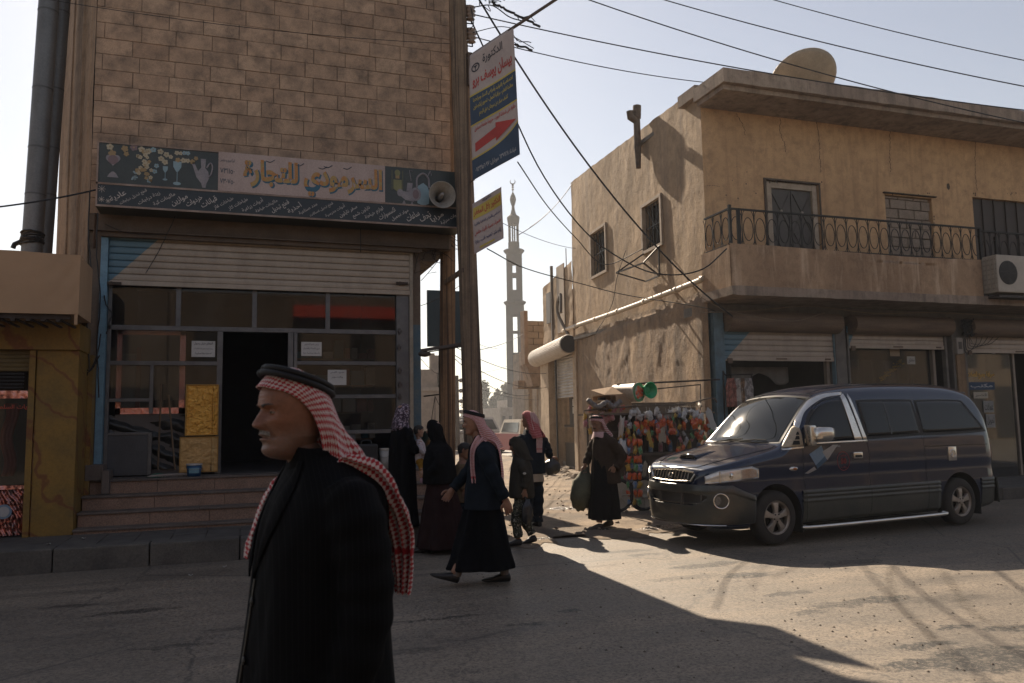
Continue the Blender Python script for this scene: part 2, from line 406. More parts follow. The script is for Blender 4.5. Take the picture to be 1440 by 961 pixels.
def gz(x, y):
 r = math.hypot(x-3, y-6)
 return fbm(x*.35, y*.35, 0, 2)*.02*max(0, 1-r/30)
g = MB()
xs = [-1500,-400,-120,-50,-25]+[-14+i*.28 for i in range(115)]+[24,40,90,300,900,1800]
ys = [-800,-200,-60,-25,-12,-6]+[-3+i*.28 for i in range(100)]+[32,45,90,200,500,1200,2400]
vs_ = [(x, y, gz(x, y)-.012) for y in ys for x in xs]; nx = len(xs)
g.add(vs_, [(j*nx+i, j*nx+i+1, (j+1)*nx+i+1, (j+1)*nx+i) for j in range(len(ys)-1) for i in range(nx-1)])
tag(g.build('road', MG, smooth=True, loc=(0,0,0)), kind='structure')
a = MB()
def alley(u, v):
 Y = 10.2+(v**1.6)*90
 x0 = 3.0-(v*2.5); x1 = 8.55+(Y-13.3)*.084 if Y > 13.3 else 8.5
 X = x0+(x1+.3-x0)*u
 if v < .02: Y += fbm(X*1.3, 4)*.9-.1
 e = min(1, v/.03)
 z = gz(X, Y)-.006+e*(.022+fbm(X*.9, Y*.9, 7)*.018+fbm(X*4, Y*4, 9)*.008)
 if Y > 13 and u > .72: z += .16*(u-.72)/.28*min(1, (Y-13)/2)
 return Vector((X, Y, max(z, gz(X, Y)-.006)))
a.grid(alley, 90, 260)
tag(a.build('alley_ground', MD, smooth=True, loc=(0,0,0)), kind='structure')
def blob(mb, c, rx, ry, rot, z, seed, n=40, rough=.45):
 vs = [Vector((c[0], c[1], z))]
 for k in range(n):
  t = 2*PI*k/n; r = 1+fbm(math.cos(t)*1.6+seed, math.sin(t)*1.6, seed*3, 5)*rough*.8
  x, y = rx*r*math.cos(t), ry*r*math.sin(t)
  vs.append(Vector((c[0]+x*math.cos(rot)-y*math.sin(rot), c[1]+x*math.sin(rot)+y*math.cos(rot), z)))
 mb.add(vs, [(0, k+1, (k+1) % n+1) for k in range(n)])
MTrk = M('tyre_mark', (.095,.085,.075), (.125,.112,.098), scale=4, rough=.9, spec=.1, bscale=60)
def track_mat():
 mt, nt, b = newmat('tyre_mark_soft'); tc = N(nt, 'ShaderNodeTexCoord'); sp_ = N(nt, 'ShaderNodeSeparateXYZ'); L(nt, tc.outputs['UV'], sp_.inputs[0])
 prof = ramp(nt, sp_.outputs['X'], [(0, 0.0), (.3, 1.0), (.7, 1.0), (1, 0.0)]); e_ = ramp(nt, sp_.outputs['Y'], [(0, 0.0), (.12, 1.0), (.8, 1.0), (1, 0.0)])
 nz = ramp(nt, noise_n(nt, coords(nt), 14, 5, .7), [(.35, .0), (.65, .32)])
 a_ = mix(nt, 1.0, mix(nt, 1.0, prof, e_, 'MULTIPLY'), nz, 'MULTIPLY'); L(nt, a_, b.inputs['Alpha']); b.inputs['Base Color'].default_value = (.10,.088,.076,1); b.inputs['Roughness'].default_value = .95; b.inputs['Specular IOR Level'].default_value = .1
 return mt
MTrk = track_mat()
def zg(p, d=.0): return gz(p[0], p[1])-.012+.010+d
def sheet(mb, drop=.005):
 for v in mb.v: v.z = gz(v.x, v.y)-.012+drop+v.z
tr = MB()
for path, wd in (([(1255,792),(1250,815),(1262,850),(1300,885),(1335,925)], .10), ([(1322,795),(1345,830),(1375,865),(1440,890)], .12)):
 pts = cr([G(*q) for q in path], 40); vs=[]
 for i, p in enumerate(pts):
  d = (pts[min(i+1, 40)]-pts[max(i-1, 0)]); d.z = 0; d.normalize(); nrm = Vector((-d.y, d.x, 0)); wv = wd*(1+.3*fbm(i*.3, wd*50))
  vs += [p+nrm*wv*.5, p-nrm*wv*.5]
 tr.add([(v.x, v.y, 0) for v in vs], [(2*i, 2*i+1, 2*i+3, 2*i+2) for i in range(40)], [[(0,i/40),(1,i/40),(1,(i+1)/40),(0,(i+1)/40)] for i in range(40)])
sheet(tr, .004); tag(tr.build('tyre_marks_on_road', MTrk, recalc=False), kind='structure')
MConc = M('kerb_concrete', (.17,.155,.135), (.095,.088,.08), scale=2.2, rough=.85, bscale=45, bmp=.5, fine=.4)
MPav = M('paving', (.14,.128,.115), (.085,.08,.075), scale=3, rough=.8, bscale=50, bmp=.4, fine=.35)
pv_ = MB()
x = -16.0
while x < 2.3:
 wd = 1.0 if x < 1.4 else 2.66-x
 pv_.box((x+.006, 10.36+random.uniform(-.01,.01), -.05), (x+wd-.006, 10.6, .255+random.uniform(-.006,.006)), .02); x += wd
 if wd != 1.0: break
pv_.mi = 1
yy = 10.605
while yy < 12.4:
 x = -8.0
 while x < 2.6:
  pv_.box((x+.004, yy+.004, .0), (x+.396, yy+.396, .25+random.uniform(-.004,.004))); x += .4
 yy += .4
pv_.box((-16, 10.6, 0), (-8, 12.4, .25)); pv_.box((2.42, 10.6, -.02), (2.66, 12.5, .235))
tag(pv_.build('pavement_beside_shops', [MConc, MPav]), kind='structure')
MKb = M('kerb_blue_paint', (.06,.10,.14), (.10,.12,.13), scale=6, rough=.8)
pr = MB(); x = 8.4; k = 0
while x < 30:
 pr.mi = 1 if k in (9, 11) else 0
 pr.box((x+.008, 11.32, -.05), (x+.62, 11.52, .21+random.uniform(-.008,.008)), .02); x += .628; k += 1
pr.mi = 2; pr.box((8.4, 11.52, -.05), (30, 13.6, .19))
tag(pr.build('pavement_beside_corner_building', [MConc, MKb, MPav]), kind='structure')
# ================================================================ left shop building
def brick_mat():
 mt, nt, b = newmat('block_stone')
 geo = N(nt, 'ShaderNodeNewGeometry'); v = coords(nt)
 rnd = ramp(nt, geo.outputs['Random Per Island'], [(0, (.40,.265,.18)), (.3, (.49,.335,.23)), (.65, (.445,.30,.205)), (1, (.54,.375,.26))])
 n1 = noise_n(nt, v, 3.5, 8, .7); n2 = noise_n(nt, v, 70, 4, .8)
 col = mix(nt, ramp(nt, n1, [(.42, 0.0), (.66, .85)]), rnd, (.17,.125,.095))
 col = mix(nt, .8, col, ramp(nt, n2, [(.25, .5), (.5, 1.0), (.8, 1.2)]), 'MULTIPLY')
 L(nt, col, b.inputs['Base Color']); b.inputs['Roughness'].default_value = .92
 p_ = bump(nt, b, n2, .6, .01); bump(nt, b, n1, .3, .02, p_)
 return mt
MBrick = brick_mat()
MMortar = M('mortar', (.20,.15,.11), (.26,.195,.14), scale=5, rough=.95, bmp=.5)
def streaky(name, c1, c2, c3, vs=.25, hs=6, bmp=.35, rough=.9, amt=.8, thr=(.5,.68)):
 mt, nt, b = newmat(name)
 a = noise_n(nt, coords(nt, (hs, hs, vs)), 1.0, 7, .65, .4); big = noise_n(nt, coords(nt), .7, 6, .6); f = noise_n(nt, coords(nt), 45, 5, .75)
 med = noise_n(nt, coords(nt), 4.5, 7, .7)
 col = mix(nt, ramp(nt, big, [(.38, 0.0), (.62, 1.0)]), c1, c2)
 col = mix(nt, ramp(nt, med, [(.46, 0.0), (.70, .75)]), col, tuple(x*.62 for x in c2))
 lt_ = noise_n(nt, coords(nt, (1,1,.7), loc=(7,3,9)), 1.7, 8, .72, .8)
 col = mix(nt, ramp(nt, lt_, [(.56, 0.0), (.66, .35)]), col, tuple(min(.8, x*1.3) for x in c1))
 col = mix(nt, ramp(nt, a, [(thr[0], 0.0), (thr[1], amt)]), col, c3)
 col = mix(nt, .6, col, ramp(nt, f, [(.25, .55), (.5, 1.0), (.8, 1.15)]), 'MULTIPLY')
 L(nt, col, b.inputs['Base Color']); b.inputs['Roughness'].default_value = rough
 p_ = bump(nt, b, f, bmp, .008); bump(nt, b, med, bmp, .03, p_)
 return mt
MBoard = streaky('board_marked_concrete', (.36,.26,.18), (.27,.19,.13), (.13,.095,.07), vs=.12, hs=14)
MRoof = M('roof_slab', (.25,.22,.19), rough=.9)
bl = thing('shop_building', 'block-walled shop building with wide steps and a half raised roller shutter', 'building', (0.5, 12.6, 0))
wall = MB(); mort = MB()
z = 4.69; row = 0
while z < 10.6:
 hgt = .242
 joints = [-2.13]
 x = -2.13 + (.10 if row % 2 else .50)+random.uniform(-.02,.02)
 if row % 2: joints.append(x); x += .50
 while x < 2.95:
  joints.append(x); x += .50+random.uniform(-.025,.025)
  if random.random() < .03: joints.append(x-.28)
 if row % 2: joints.append(3.10)
 else: joints += [2.98] if joints[-1] < 2.9 else []
 joints.append(3.25); joints = sorted(joints)
 for a_, b_ in zip(joints, joints[1:]):
  if b_-a_ < .05: continue
  d = random.uniform(-.005, .005); g_ = random.uniform(.003,.007)
  wall.box((a_+g_, 12.60+d, z+random.uniform(.002,.006)), (b_-g_, 12.75, z+hgt-random.uniform(.001,.005)), .005)
 z += hgt; row += 1
wall.build('block_wall', MBrick, bl)
mort.box((-2.125, 12.614, 4.45), (3.245, 12.9, 10.6)); mort.build('mortar_bed', MMortar, bl)
q = PY(79, 350, 14.4)
sd_ = MB(); A = Vector((-2.135, 12.60, 0)); B = Vector((q.x, 14.4, 0))
n_ = 9
def sidew(u, v):
 p = A.lerp(B, u); k = int(u*n_*.999); d = [.0,.012,-.01,.018,.002,-.014,.01,0,.006][k]
 z_ = .2+10.4*v
 return Vector((p.x-d*.6+fbm(u*3, z_*.5)*.015, p.y-d+fbm(u*4, z_, 3)*.01, z_))
sd_.grid(sidew, 72, 60)
sd_.build('concrete_side_wall', MBoard, bl)
sh_ = MB()   # remaining shell: right side, back, roof, upper floor slab
sh_.box((3.05, 12.9, 4.45), (3.249, 19.5, 10.6)); sh_.box((-2.4, 19.3, .2), (3.249, 19.5, 10.6)); sh_.box((-2.6, 12.7, 10.6), (3.249, 19.5, 10.75))
sh_.box((2.5, 13.2, .0), (2.758, 19.3, 4.45)); sh_.box((-2.1, 12.9, 4.3), (3.05, 19.3, 4.448)); sh_.box((B.x, 14.4, .2), (B.x+.2, 19.3, 10.6))
sh_.build('outer_walls', MRoof, bl)
MShopWall = M('shop_plaster', (.26,.20,.15), (.17,.13,.10), scale=3, rough=.9, bmp=.4)
MBluePaint = M('blue_paint_worn', (.09,.17,.23), (.15,.20,.22), scale=7, rough=.65, bmp=.2)
MBlueStrip = M('blue_paint_strip', (.20,.36,.48), (.15,.28,.38), scale=7, rough=.5, bmp=.1)
MAlu = M('grey_aluminium', (.16,.155,.155), (.11,.11,.115), scale=6, rough=.45, metal=.3, bmp=.06, fine=.15)
MFloor = M('shop_floor', (.10,.09,.085), rough=.6)
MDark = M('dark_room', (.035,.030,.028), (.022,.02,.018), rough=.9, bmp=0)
lf = MB()
lf.box((-2.13, 12.66, .2), (-1.97, 13.3, 4.46)); lf.mi = 1
lf.box((2.615, 12.78, .2), (2.76, 13.2, 3.2)); lf.mi = 0; lf.box((2.615, 12.781, 3.2), (2.76, 13.2, 4.46))
lf.build('shop_front_pier', [MShopWall, MBluePaint], bl)
s2 = MB(); s2.box((-1.968, 12.62, .95), (-1.875, 12.80, 4.42)); s2.build('blue_door_post', MBlueStrip, bl)
rm = MB()
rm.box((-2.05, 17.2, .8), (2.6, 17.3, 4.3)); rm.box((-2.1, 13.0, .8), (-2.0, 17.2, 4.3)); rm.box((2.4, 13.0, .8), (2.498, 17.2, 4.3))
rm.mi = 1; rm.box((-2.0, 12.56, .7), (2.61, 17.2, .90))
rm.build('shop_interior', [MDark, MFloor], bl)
rs = random.Random(3)
sv = MB()
for z_ in (1.3, 1.8, 2.3, 2.8):
 sv.box((.9, 15.2, z_), (2.35, 15.6, z_+.03)); x = .95
 while x < 2.3:
  w_ = rs.uniform(.08,.25); sv.mi = rs.choice((1,2,3)); sv.box((x, 15.25, z_+.03), (x+w_, 15.5, z_+.03+rs.uniform(.1,.35))); sv.mi = 0; x += w_+.03
sh1 = tag(sv.build('ware_shelves', [M('shelf_wood', (.2,.13,.08)), P('ware_red', (.25,.05,.03)), P('ware_cream', (.4,.35,.28)), P('ware_teal', (.05,.15,.17))], None), 'shelves of boxed wares deep inside the block-walled shop', 'shelves')
fx = lambda px, py=560: PY(px, py, 12.75).x
fz = lambda px, py: PY(px, py, 12.75).z
fr = MB(); Y0, Y1 = 12.74, 12.80
def fbar(x0, z0, x1, z1, d=0): fr.box((x0, Y0-d, z0), (x1, Y1+.02, z1), .006)
zt = 3.06
xL, xD0, xD1, xR = -1.87, fx(308), fx(408), fx(557)
fbar(xL, zt-.035, xR, zt+.035)
for px in (251, 358, 461): fbar(fx(px,430)-.035, zt+.035, fx(px,430)+.035, 3.95)
for xx in (xD0, xD1): fbar(xx-.04, .90, xx+.04, zt-.035)
fbar(xD1+.05, .90, xD1+.10, zt-.036)
fbar(xL, .90, xL+.05, 3.95)
zs = [fz(480, 511), fz(480, 558), fz(480, 608)]
for z_ in zs: fbar(xD1+.10, z_-.03, xR, z_+.03)
fbar(xD1+.10, .9, xR, .97)
zl = fz(230, 511); zl2 = fz(180, 563)
fbar(xL+.05, zl-.03, xD0-.04, zl+.03); fbar(xL+.05, zl2-.025, fx(212), zl2+.025); fbar(fx(212)-.02, fz(212,582), fx(212)+.03, zl-.03)
fbar(fx(212)-.02, .92, fx(212)+.03, fz(212, 608)); fbar(xL+.05, fz(190,610)-.02, fx(212)-.02, fz(190,610)+.02)
fr.mi = 0
frame = fr.build('window_frame', MAlu, bl)
jb = MB(); jb.box((xR, 12.70, .90), (fx(575), 12.84, 3.95), .01); jb.mi = 1; jb.box((fx(575), 12.66, .90), (2.612, 12.84, 4.42), .008)
jb.mi = 2
for px, py in [(562, 466), (561, 489), (562,521),(562,541),(562,558)]:
 p = PY(px, py, 12.69); jb.sphere(p, .035, 10, 6, (1,.8,1)); jb.box((p.x-.012,12.66,p.z-.05),(p.x+.012,12.70,p.z+.05))
jb.build('shutter_guide_post', [MAlu, M('cream_steel', (.42,.36,.29), (.3,.26,.2), rough=.6), P('hinge_metal', (.1,.09,.09), .4, .6)], bl)
def glass_mat(name, tint=(.75,.78,.8), refl=(.9,.9,.9), base=.02, rough=.03, dirt=.025):
 mt = bpy.data.materials.new(name); mt.use_nodes = True; nt = mt.node_tree; nt.nodes.clear()
 out = N(nt, 'ShaderNodeOutputMaterial'); tr_ = N(nt, 'ShaderNodeBsdfTransparent'); gl = N(nt, 'ShaderNodeBsdfGlossy'); df = N(nt, 'ShaderNodeBsdfDiffuse')
 tr_.inputs[0].default_value = rgba(tint); gl.inputs[0].default_value = rgba(refl); gl.inputs['Roughness'].default_value = rough; df.inputs[0].default_value = (.35,.31,.27,1)
 lw = N(nt, 'ShaderNodeLayerWeight'); lw.inputs['Blend'].default_value = .25
 mr = N(nt, 'ShaderNodeMapRange'); L(nt, lw.outputs['Fresnel'], mr.inputs[0]); mr.inputs[3].default_value = base; mr.inputs[4].default_value = .35
 m1 = N(nt, 'ShaderNodeMixShader'); m2 = N(nt, 'ShaderNodeMixShader')
 L(nt, mr.outputs[0], m1.inputs[0]); L(nt, tr_.outputs[0], m1.inputs[1]); L(nt, gl.outputs[0], m1.inputs[2])
 dn = noise_n(nt, coords(nt, (1, 1, .5)), 3, 6, .7); dr = ramp(nt, dn, [(.35, 0.0), (.75, dirt*3)])
 L(nt, dr, m2.inputs[0]); L(nt, m1.outputs[0], m2.inputs[1]); L(nt, df.outputs[0], m2.inputs[2]); L(nt, m2.outputs[0], out.inputs[0])
 return mt
MGlass = glass_mat('shop_glass')
gl = MB()
def pane(x0, z0, x1, z1): gl.box((x0, 12.765, z0), (x1, 12.771, z1))
pane(xL, zt, xR, 3.9); pane(xL, zl, xD0, zt); pane(xL, zl2, xD0, zl); pane(xD1+.1, zs[2], xR, zt)
gl.build('window_glass', MGlass, bl)
MGP = M('grey_panel_board', (.085,.09,.10), (.06,.062,.07), rough=.5)
lp = MB(); lp.box((xL+.05, 12.75, .92), (fx(212)-.02, 12.77, fz(190,610)-.02)); lp.build('grey_panel', MGP, bl); lp = MB(); lp.box((xD1+.1, 12.765, .97), (fx(500), 12.78, zs[2]-.03))
lp.build('grey_panel', MGP, bl)
def shutter_mat(name, x0, x1, ztop, zbot, c1, c2, blue=True, kx=.85):
 """worn cream slats with a flat blue-painted corner"""
 mt, nt, b = newmat(name)
 geo = N(nt, 'ShaderNodeNewGeometry'); sp = N(nt, 'ShaderNodeSeparateXYZ'); L(nt, geo.outputs['Position'], sp.inputs[0])
 n1 = noise_n(nt, coords(nt, (2, 2, .8)), 2.0, 7, .7); n2 = noise_n(nt, coords(nt), 60, 3, .7)
 col = mix(nt, ramp(nt, n1, [(.4, 0.0), (.7, 1.0)]), c1, c2)
 if blue:
  mu = N(nt, 'ShaderNodeMath', operation='MULTIPLY_ADD'); L(nt, sp.outputs['Z'], mu.inputs[0]); mu.inputs[1].default_value = -(x1-x0)/(ztop-zbot); mu.inputs[2].default_value = 0
  ad = N(nt, 'ShaderNodeMath', operation='ADD'); L(nt, sp.outputs['X'], ad.inputs[0]); L(nt, mu.outputs[0], ad.inputs[1])
  c_ = x0 - zbot*(x1-x0)/(ztop-zbot)
  lt = N(nt, 'ShaderNodeMath', operation='LESS_THAN'); L(nt, ad.outputs[0], lt.inputs[0]); lt.inputs[1].default_value = c_
  col = mix(nt, lt.outputs[0], col, (.115,.21,.27))
 col = mix(nt, .5, col, ramp(nt, n2, [(.3, .7), (.6, 1.0)]), 'MULTIPLY')
 L(nt, col, b.inputs['Base Color']); b.inputs['Roughness'].default_value = .55; b.inputs['Metallic'].default_value = .1
 bump(nt, b, n1, .2, .01); return mt
def slats(mb, x0, x1, zb, ztp, Y, pitch=.1, depth=.022):
 n = max(1, round((ztp-zb)/pitch)); ph = (ztp-zb)/n
 prof = []
 for k in range(n):
  z_ = zb+k*ph
  for t, d in ((0, .9), (.06, .25), (.2, 0), (.5, -.12), (.8, 0), (.94, .3), (1, .9)): prof.append((Y+depth*d, z_+ph*t))
 vs = []; m_ = len(prof)
 for xx in (x0, x1):
  vs += [(xx, y, z_) for y, z_ in prof]
 mb.add(vs, [(i, i+1, m_+i+1, m_+i) for i in range(m_-1)])
 mb.box((x0, Y+depth, zb), (x1, Y+depth+.012, ztp))
sx0, sx1 = -1.87, 2.575; zb_, zt_ = 3.67, 4.43
sp_ = PY(228, 330, 12.68)
MSh1 = shutter_mat('worn_shutter', -1.80, sp_.x, 4.43, fz(152, 392), (.43,.355,.285), (.33,.27,.215))
sm = MB(); slats(sm, sx0, sx1, zb_+.07, 4.44, 12.68, .098, .024); sm.box((sx0, 12.66, zb_), (sx1, 12.72, zb_+.07), .008)
shut = sm.build('roller_shutter', MSh1, bl)
lk = MB()
for px in (160, 565):
 p = PY(px, 399, 12.64); lk.box((p.x-.09, 12.63, p.z-.02), (p.x+.10, 12.66, p.z+.025), .006); lk.cyl((p.x-.03, 12.62, p.z), (p.x-.03, 12.66, p.z), .03, 10)
lk.build('shutter_lock', P('rusty_lock', (.08,.055,.04), .7, .3), shut)
dr_ = MB(); dr_.box((-2.13, 12.585, 4.45), (3.2, 12.66, 4.689)); dr_.box((-1.97, 12.5, 4.43), (2.76, 12.9, 4.449)); dr_.box((-1.97, 12.56, 4.36), (2.74, 12.64, 4.45), .02)
dr_.cyl((-1.85, 12.95, 4.25), (2.58, 12.95, 4.25), .15, 20)
dr_.build('shutter_box', M('brown_housing', (.15,.11,.08), (.10,.075,.055), rough=.8), bl)
MTile = M('speckled_terrazzo', (.44,.28,.205), (.31,.20,.145), scale=3, rough=.6, bmp=.3, bscale=70, fine=.65)
MTread = M('step_tread', (.20,.16,.135), (.13,.105,.09), scale=4, rough=.7, bmp=.3, fine=.4)
stp = MB(); X0, X1 = -2.02, 2.70
lev = [(11.60, .24, .315), (11.86, .24, .50), (12.14, .24, .69), (12.42, .24, .885)]
for k, (y_, z0, z1) in enumerate(lev):
 yb = 12.74 if k == 3 else lev[k+1][0]+.03
 x = X0; stp.mi = 0
 while x < X1-.01:
  wd = min(random.uniform(.75,.95), X1-x); stp.box((x+.003, y_+.02, z0), (x+wd-.003, yb, z1-.032)); x += wd
 stp.mi = 1; x = X0-.01
 while x < X1:
  wd = min(1.5, X1+.01-x); stp.box((x+.002, y_-.005, z1-.031), (x+wd-.002, yb, z1), .008); x += wd
stp.build('steps', [MTile, MTread], bl)
bk = MB(); bk.box((X0-.01, 12.34, .885), (-1.80, 12.66, 1.10), .01); bk.box((-1.815, 12.30, .70), (-1.72, 12.64, 1.02), .006); bk.build('marble_end_block', M('marble_grey', (.17,.14,.125), (.11,.09,.08), rough=.5), bl)
def paper(x, y, w_, h_, label, lines, col=(.62,.60,.58), Y=12.755, rot=0):
 p = PY(x, y, Y); t = tag(MB().box((p.x-w_/2, Y-.003, p.z-h_/2), (p.x+w_/2, Y, p.z+h_/2)).build('paper_notice', P('paper_'+str(x), col, .9, bmp=0), None), label, 'notice')
 OFF[t.name] = t.location.copy(); mb = MB()
 for i, (s, ww, hh) in enumerate(lines):
  text_mb(mb, s, (p.x, Y-.0045, p.z+h_*(.32-.3*i)), (1,0,0), (0,0,1), ww*w_, hh*h_, .01)
 mb.build('printed_text', P('ink', (.04,.04,.05), .8, bmp=0), t, recalc=False)
paper(286, 491, .33, .24, 'white printed notice taped high in the left window of the shop', [('المعلم خليل رسول', .8, .22), ('يوجد لدينا جميع أنواع الأدوات', .8, .14), ('المنزلية والكهربائية', .7, .12)])
paper(438, 491, .31, .22, 'white printed notice on the pane beside the shop doorway', [('يرجى عدم التدخين', .7, .2), ('نبيع بالجملة والمفرق', .8, .18), ('بأسعار مناسبة جدا', .8, .18)])
paper(474, 531, .29, .24, 'white printed notice one pane below the other on the right of the doorway', [('ممنوع اللمس', .75, .18), ('والتصوير', .6, .16)])
MGold = M('gold_foil', (.75,.42,.10), (.60,.30,.06), scale=5, rough=.25, metal=.9, bmp=.9, bscale=16, bdist=.03)
MGoldD = M('gold_foil_pale', (.55,.38,.18), (.42,.28,.12), scale=5, rough=.35, metal=.7, bmp=.6, bscale=14, bdist=.02)
def foil(x0, y0, x1, y1, label, mt_, Y, seed, am=.012):
 a_, b_ = PY(x0, y1, Y), PY(x1, y0, Y); m_ = MB()
 def f(u, v):
  x = a_.x+(b_.x-a_.x)*u; z_ = a_.z+(b_.z-a_.z)*v; e = min(u, 1-u, v, 1-v)
  return Vector((x, Y-am*.8*abs(fbm(x*16, z_*7, seed))*min(1, e*8)-am*.35*fbm(x*60, z_*12, seed)-(.02 if abs(u-.86) < .02 else 0), z_))
 m_.smooth = True; m_.grid(f, 40, 50); m_.smooth = False; m_.box((a_.x, Y+.01, a_.z), (b_.x, Y+.06, b_.z))
 m_.mi = 1; e = .012
 for q0, q1 in (((a_.x-e, a_.z-e), (b_.x+e, a_.z)), ((a_.x-e, b_.z), (b_.x+e, b_.z+e)), ((a_.x-e, a_.z), (a_.x, b_.z)), ((b_.x, a_.z), (b_.x+e, b_.z))):
  m_.box((q0[0], Y-.02, q0[1]), (q1[0], Y+.061, q1[1]))
 return tag(m_.build('foil_panel', [mt_, P('gold_edge', (.35,.22,.07), .4, .6)], None), label, 'panel')
foil(261, 542, 307, 612, 'bright crinkled gold foil panel leaning above the paler one by the doorway', MGold, 12.66, 2)
foil(253, 615, 306, 664, 'pale gold foil panel standing on the top step behind the bucket', MGoldD, 12.64, 8, .006)
def bucket(c, r, h_, label, mc, lid, band=None):
 t = thing('paint_bucket', label, 'bucket', c)
 m_ = MB(); m_.lathe(c, [(0, 0), (r*.86, 0), (r, h_*.98), (r*.96, h_*.98), (r*.84, .01), (0, .01)], 28); m_.build('bucket_body', mc, t, smooth=True)
 m_ = MB(); m_.lathe(c, [(0, h_*.97), (r*1.05, h_*.97), (r*1.07, h_), (r*1.05, h_*1.09), (r*.97, h_*1.09), (r*.95, h_*1.04), (0, h_*1.04)], 28); m_.build('bucket_lid', lid, t, smooth=False, auto=40)
 m_ = MB(); m_.tube([Vector(c)+Vector((r*1.03*math.cos(a), -r*1.03*math.sin(a)*1.0, h_*.8-.1*math.sin(a)*h_*2)) for a in [PI*k/12 for k in range(13)]], .004, 6); m_.build('bucket_handle', P('wire_grey', (.3,.3,.3), .4, .8), t)
 return t
bc = PY(273, 663, 12.52); bc.z = .886
b_ = bucket(bc, .105, .165, 'small blue paint bucket with a white lid on the top step', P('bucket_blue', (.03,.10,.22), .4), P('lid_white', (.55,.52,.5), .5))
m_ = MB(); m_.lathe(bc+Vector((0,0,.05)), [(.101, 0), (.105, .07)], 12, ang=PI*.45)
for k in range(len(m_.v)):
 v = m_.v[k]-bc; a_ = -PI*.72; m_.v[k] = bc+Vector((v.x*math.cos(a_)-v.y*math.sin(a_), v.x*math.sin(a_)+v.y*math.cos(a_), v.z))
m_.build('bucket_print', P('print_pale_blue', (.2,.4,.5), .5), b_)
wb = PY(540, 655, 12.60); wb.z = .886
bucket(wb, .075, .30, 'tall white bucket standing beside the black case at the right end of the shop step', P('bucket_white', (.45,.43,.40), .5), P('lid_cream', (.5,.47,.42), .5))
cs = thing('black_suitcase', 'black case standing on the shop step right of the doorway', 'case', PY(515, 657, 12.55))
c0 = PY(515, 657, 12.55); c0.z = .886; cs.location = c0; OFF[cs.name] = c0.copy()
MB().bbox_bev(c0+Vector((0,0,.20)), (.34,.16,.40), .03).build('case_body', P('black_vinyl', (.018,.018,.02), .5), cs)
m_ = MB(); m_.tube(cr([c0+Vector((-.08,0,.40)), c0+Vector((-.06,0,.45)), c0+Vector((.06,0,.45)), c0+Vector((.08,0,.40))], 12), .01, 6); m_.box(c0+Vector((-.17,-.085,.19)), c0+Vector((.17,-.08,.21))); m_.build('case_handle', P('black_trim', (.03,.03,.03), .4), cs)
def broom(px0, py0, px1, py1, Y, name, label, head, col, hw):
 a_ = PY(px0, py0, Y); b2 = PY(px1, py1, Y-.03); a_.z = max(a_.z, .9)
 t = thing(name, label, 'broom' if 'broom' in name else 'mop', (a_.x, a_.y, .886))
 m_ = MB(); m_.tube([a_+Vector((0,0,.03)), b2], .013, 8); m_.build('stick', P('stick_wood', (.15,.10,.06), .7), t)
 m_ = MB()
 if head == 'mop':
  m_.tube(cr([(a_.x-hw, a_.y-.02, .90), (a_.x-hw*.3, a_.y-.03, .915), (a_.x+hw*.4, a_.y-.03, .915), (a_.x+hw, a_.y-.02, .90)], 16), [.018]+[.03]*15+[.018], 8, squash=.7)
  for k in range(60):
   x = a_.x+random.uniform(-hw, hw); m_.tube([(x, a_.y-.03, .905), (x+random.uniform(-.02,.02), a_.y-.07, .893)], .005, 4)
 else:
  m_.lathe((a_.x, a_.y, .886), [(0, .05), (.05, .05), (.16, .0), (.20, .005), (0, .045)], 20)
 m_.build('head', P(name+'_head', col, .9), t)
broom(222, 664, 227, 540, 12.70, 'floor_broom', 'broom with a green head leaning against the grey panel', 'b', (.03,.16,.10), .2)
broom(246, 664, 237, 556, 12.60, 'string_mop', 'string mop with a pale flat head across the top step', 'mop', (.32,.28,.25), .36)
m_ = MB(); a_, b_ = PY(150, 662, 12.95), PY(262, 582, 12.95)
m_.grid(lambda u, v: Vector((a_.x+(b_.x-a_.x)*u, 12.95+.03*math.sin((v*9+u*u*4)*2.2+fbm(u*3, v*3)*2), a_.z+(b_.z-a_.z)*v-.12*math.sin(PI*u)*(v))), 40, 40)
tag(m_.build('plastic_sheeting', M('dark_sheeting', (.05,.05,.045), (.03,.03,.03), rough=.35, bmp=.1), smooth=True), 'crumpled dark plastic sheeting draped behind the lowest left window pane', 'sheeting')
MFoilR = M('pink_copper_foil', (.85,.45,.38), (.70,.24,.18), scale=14, rough=.25, metal=.85, bmp=.5, bscale=18, bdist=.02)
dc = thing('display_case', 'foil-framed glass display case standing behind the left shop window', 'display case', (-1.3, 13.0, .89))
a_, b_ = PY(162, 583, 12.98), PY(262, 465, 12.98); m_ = MB()
for q0, q1 in (((a_.x, a_.z), (b_.x, a_.z+.09)), ((a_.x, b_.z-.08), (b_.x, b_.z)), ((a_.x, a_.z), (a_.x+.07, b_.z)), ((b_.x-.08, a_.z), (b_.x, b_.z))): m_.box((q0[0], 12.95, q0[1]), (q1[0], 12.99+.002*len(m_.v), q1[1]))
m_.build('case_frame', MFoilR, dc)
m_ = MB(); m_.box((a_.x+.02, 13.3, a_.z), (b_.x-.02, 13.32, b_.z)); m_.box((a_.x, 12.97, .89), (b_.x, 13.3, a_.z-.002)); m_.build('case_back', P('case_grey', (.16,.14,.13), .6), dc)
m_ = MB(); m_.box((PY(186,0,13.1).x, 13.1, a_.z+.1), (PY(206,0,13.1).x, 13.14, b_.z-.35)); m_.build('pale_card', P('card_pale', (.42,.38,.34), .8), dc)
m_ = MB(); m_.box((PY(207,0,13.12).x, 13.12, a_.z+.1), (PY(213,0,13.12).x, 13.16, b_.z-.25)); m_.build('red_post', P('red_trim', (.38,.06,.04), .5), dc)
